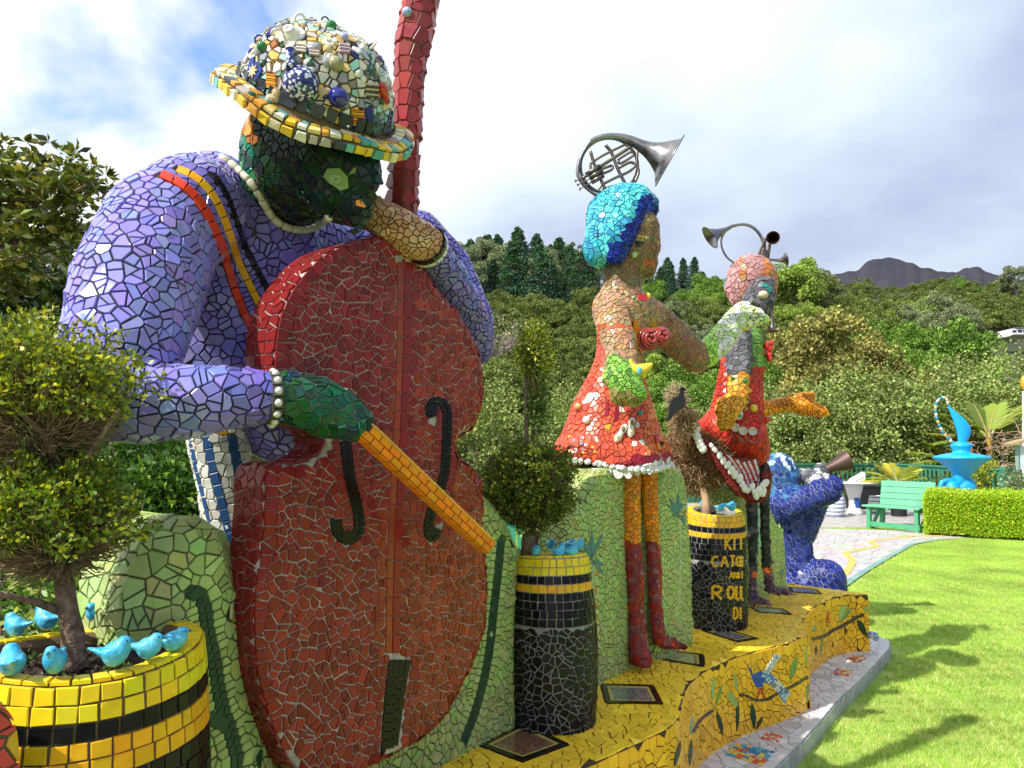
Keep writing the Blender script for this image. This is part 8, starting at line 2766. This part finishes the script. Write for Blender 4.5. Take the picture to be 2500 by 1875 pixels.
for px, py, r3, m, lb in ((1801, 1012, (.034, .044, .010), WHC, 'white oval plate with printed leaves'), (1838, 997, (.026, .026, .024), mat('yellow_glaze'), 'yellow ball'), (1866, 1026, (.02, .02, .03), mat('red_glaze'), 'red cup')):
    stuck(px, py, r3, m, 'ornament', lb, thP, sk2)
px_plate(thP, sk2, [(1793, 1016), (1801, 1012), (1812, 1015), (1810, 1021), (1797, 1021)], 0.017, (0.15, 0.38, 0.22), 'leaf_print')
rc_ = P(1872, 866, D3 - .02)
o = bpy.data.objects.new('red_flower', None); place(o, thP, rc_); o['label'] = 'red ceramic flower on the green sleeve'
for (dx, dy, w) in ((0, -14, 9), (8, -6, 8), (6, 10, 8), (-8, 0, 8), (8, 18, 7), (12, -20, 6)):
    mb = MB(); mb.sphere(P(1872 + dx, 858 + dy, D3 - .04), (w * pxm(5), .02, w * 1.2 * pxm(5)), 10, 7); mb.build('petal', mat('red_glaze'), o, rc_, True)
for ch in ([C_(1833, 1150, D3 - .02, 14), C_(1838, 1300, D3 - .05, 12), C_(1834, 1400, D3 - .05, 12), C_(1838, 1462, D3 - .06, 12)], [C_(1866, 1140, D3 + .1, 12), C_(1868, 1290, D3 + .1, 10), C_(1872, 1380, D3 + .14, 11), C_(1880, 1432, D3 + .2, 11)]):
    ft = [C_(1840, 1462, D3 - .1, 9), C_(1866, 1470, D3 - .12, 7), C_(1876, 1472, D3 - .12, 4)] if ch[0][1] > 13 * pxm(D3) else [C_(1880, 1438, D3 + .25, 8), C_(1912, 1446, D3 + .3, 6), C_(1934, 1450, D3 + .3, 3)]
    lg = blob('leg', [ch, ft], grout('leg2', (0.05, 0.05, 0.05)), thP, voxel=0.010, it=2)
    mosaic(thP, lg, 0.030, lambda p, n: rnd.choice([(0.035, 0.04, 0.035), (0.07, 0.075, 0.07), (0.02, 0.025, 0.03)]) if proj(p)[1] < 1385 else (rnd.choice([(0.62, 0.14, 0.03), (0.16, 0.09, 0.16)]) if proj(p)[1] < 1412 else rnd.choice([(0.14, 0.08, 0.14), (0.2, 0.1, 0.14), (0.09, 0.05, 0.1)])), gap=.003, h=.003, limit=1, tilt=2.5)


def H3(x, y, dd=0.0): return P(1650 + x * .3014, 500 + y * .3014, D3 + dd)


def bellhorn(name, label, path, radii, m, mouth_m=None, n=28):
    t = thing(name, label, 'horn', path[0])
    k = (len(path) - 1) * 3 + 1
    mb = MB(); mb.tube(smooth_poly(path, 3, False), list(np.interp(np.linspace(0, 1, k), np.linspace(0, 1, len(path)), radii)), n, caps=False); mb.build('tube', m, t, smooth=True)
    return t


cr = .3014 * pxm(D3)
hr = bellhorn('hunting_horn', 'large ring shaped hunting horn on the pink head, bell to the left', [H3(470, 470), H3(410, 420), H3(372, 340), H3(375, 260), H3(430, 190), H3(520, 160), H3(610, 175), H3(680, 240), H3(708, 320), H3(690, 400)], np.array([8, 8, 8, 9, 10, 12, 13, 12, 11, 10]) * cr, BRS, n=12)
mb = MB(); pth = [H3(520, 160), H3(460, 172), H3(410, 198), H3(370, 216), H3(335, 232), H3(305, 248), H3(285, 260), H3(276, 266)]
mb.tube(pth, list(np.array([11, 14, 19, 28, 42, 64, 88, 104]) * cr), 32, caps=False); mb.build('bell', BRS, hr, smooth=True)
bellhorn('small_horn', 'small round horn bell facing forward above the pink head', [H3(700, 415), H3(712, 330), H3(735, 275, .05), H3(775, 266, .04), H3(785, 266, -.01), H3(787, 267, -.06), H3(787, 267, -.09)], np.array([7, 8, 12, 16, 26, 40, 54]) * cr, mat('copper_horn', (0.28, 0.16, 0.14), 0.4, metal=1.0, col2=(0.4, 0.26, 0.24), vscale=18), n=24)
bellhorn('small_horn', 'silver horn lying behind the pink head with bell to the right', [H3(740, 440, .1), H3(800, 448, .1), H3(840, 448, .1), H3(865, 446, .1), H3(882, 443, .1), H3(892, 441, .1)], np.array([8, 12, 18, 28, 42, 56]) * cr, BRS, n=24)
for a, b in (((720, 420), (716, 270)), ((745, 430), (760, 320)), ((742, 430), (738, 368)), ((672, 400), (715, 300))):
    mb = MB(); mb.tube([H3(*a), H3(*b)], .011, 7); mb.build('tubing', BRSD, hr)
bellhorn('trumpet', 'dark long trumpet hanging from the grey face, bell down', [H3(762, 770, -.16), H3(775, 850, -.17), H3(780, 930, -.17), H3(781, 985, -.17), H3(781, 1005, -.17), H3(781, 1018, -.17), H3(781, 1024, -.17)], np.array([7, 9, 12, 18, 30, 48, 60]) * cr, BRSD, n=20)

# ---------------------------------------------------------------- 6. the kneeling blue figure
D4 = 7.0
thK = thing('kneeling_blue_statue', 'kneeling cobalt blue mosaic figure blowing a horn with arms raised', 'statue', P(1990, 1500, D4))
kb = blob('body', [[C_(1905, 1170, D4, 46), C_(1900, 1150, D4, 44), C_(1890, 1190, D4, 40)], [C_(1900, 1230, D4, 42), C_(1915, 1270, D4, 48), C_(1940, 1340, D4, 42), C_(1945, 1440, D4, 46), C_(1950, 1490, D4, 50)],
                   [C_(1905, 1240, D4 - .15, 38), C_(1960, 1222, D4 - .2, 32), C_(2020, 1198, D4 - .2, 33), C_(2028, 1190, D4 - .2, 30)], [C_(2025, 1188, D4 - .2, 28), C_(1985, 1165, D4 - .1, 18), C_(1955, 1158, D4, 14), C_(1942, 1162, D4, 13)],
                   [C_(1930, 1440, D4, 45), C_(1990, 1420, D4 - .1, 48), C_(2015, 1415, D4 - .15, 48), C_(2022, 1470, D4 - .15, 46), C_(2010, 1510, D4 - .1, 45)], [C_(1950, 1300, D4 + .1, 40), C_(2000, 1215, D4 + .15, 26), C_(2005, 1170, D4 + .05, 20), C_(2003, 1148, D4, 16)]], grout('blue', (0.22, 0.24, 0.34)), thK, voxel=.024, it=3)


def kcol(p, n):
    px, py, z = proj(p)
    if px < 1940 and py < 1142: return rnd.choice([(0.35, 0.52, 0.60), (0.05, 0.2, 0.38), (0.03, 0.1, 0.3), (0.5, 0.62, 0.66), (0.02, 0.06, 0.25)])
    if px < 1950 and py < 1215: return rnd.choice([(0.02, 0.09, 0.30), (0.015, 0.05, 0.24), (0.05, 0.18, 0.36)])
    if 1980 < px < 2025 and py < 1170: return rnd.choice([(0.5, 0.52, 0.5), (0.12, 0.12, 0.14)])
    if px < 1985 and 1145 < py < 1180: return rnd.choice([(0.45, 0.42, 0.4), (0.1, 0.1, 0.12)])
    return rnd.choice([(0.014, 0.024, 0.19), (0.02, 0.036, 0.25), (0.010, 0.017, 0.14), (0.03, 0.055, 0.28)])


mosaic(thK, kb, 0.045, kcol, gap=.0055, h=.005, shard=.4, tilt=3, limit=1)
t = thing('blowing_horn', 'dark cone horn raised by the blue figure', 'horn', P(2015, 1145, D4))
mb = MB(); mb.tube([P(2008, 1150, D4), P(2030, 1141, D4), P(2070, 1124, D4)], [.03, .045, .095], 20, caps=False); mb.build('cone', mat('dark_copper', (0.10, 0.06, 0.055), 0.5, metal=.6), t, smooth=True)
# a little blue and white mosaic creature peeping past the end of the bench
t = thing('mosaic_ornament', 'small blue and white mosaic lump at the far end of the pavement', 'ornament', onz(2130, 1556, 0.09))
ob = blob('body', [[C_(2126, 1550, 5.75, 8), C_(2136, 1554, 5.75, 9)]], G_GREY, t, voxel=.008, it=1)
mosaic(t, ob, .016, rc([(0.1, 0.25, 0.5), (0.6, 0.68, 0.72)]), gap=.002, h=.002, limit=1)

emit_tiles()
# every piece of the scene that was scaled as a whole keeps its own label; finished
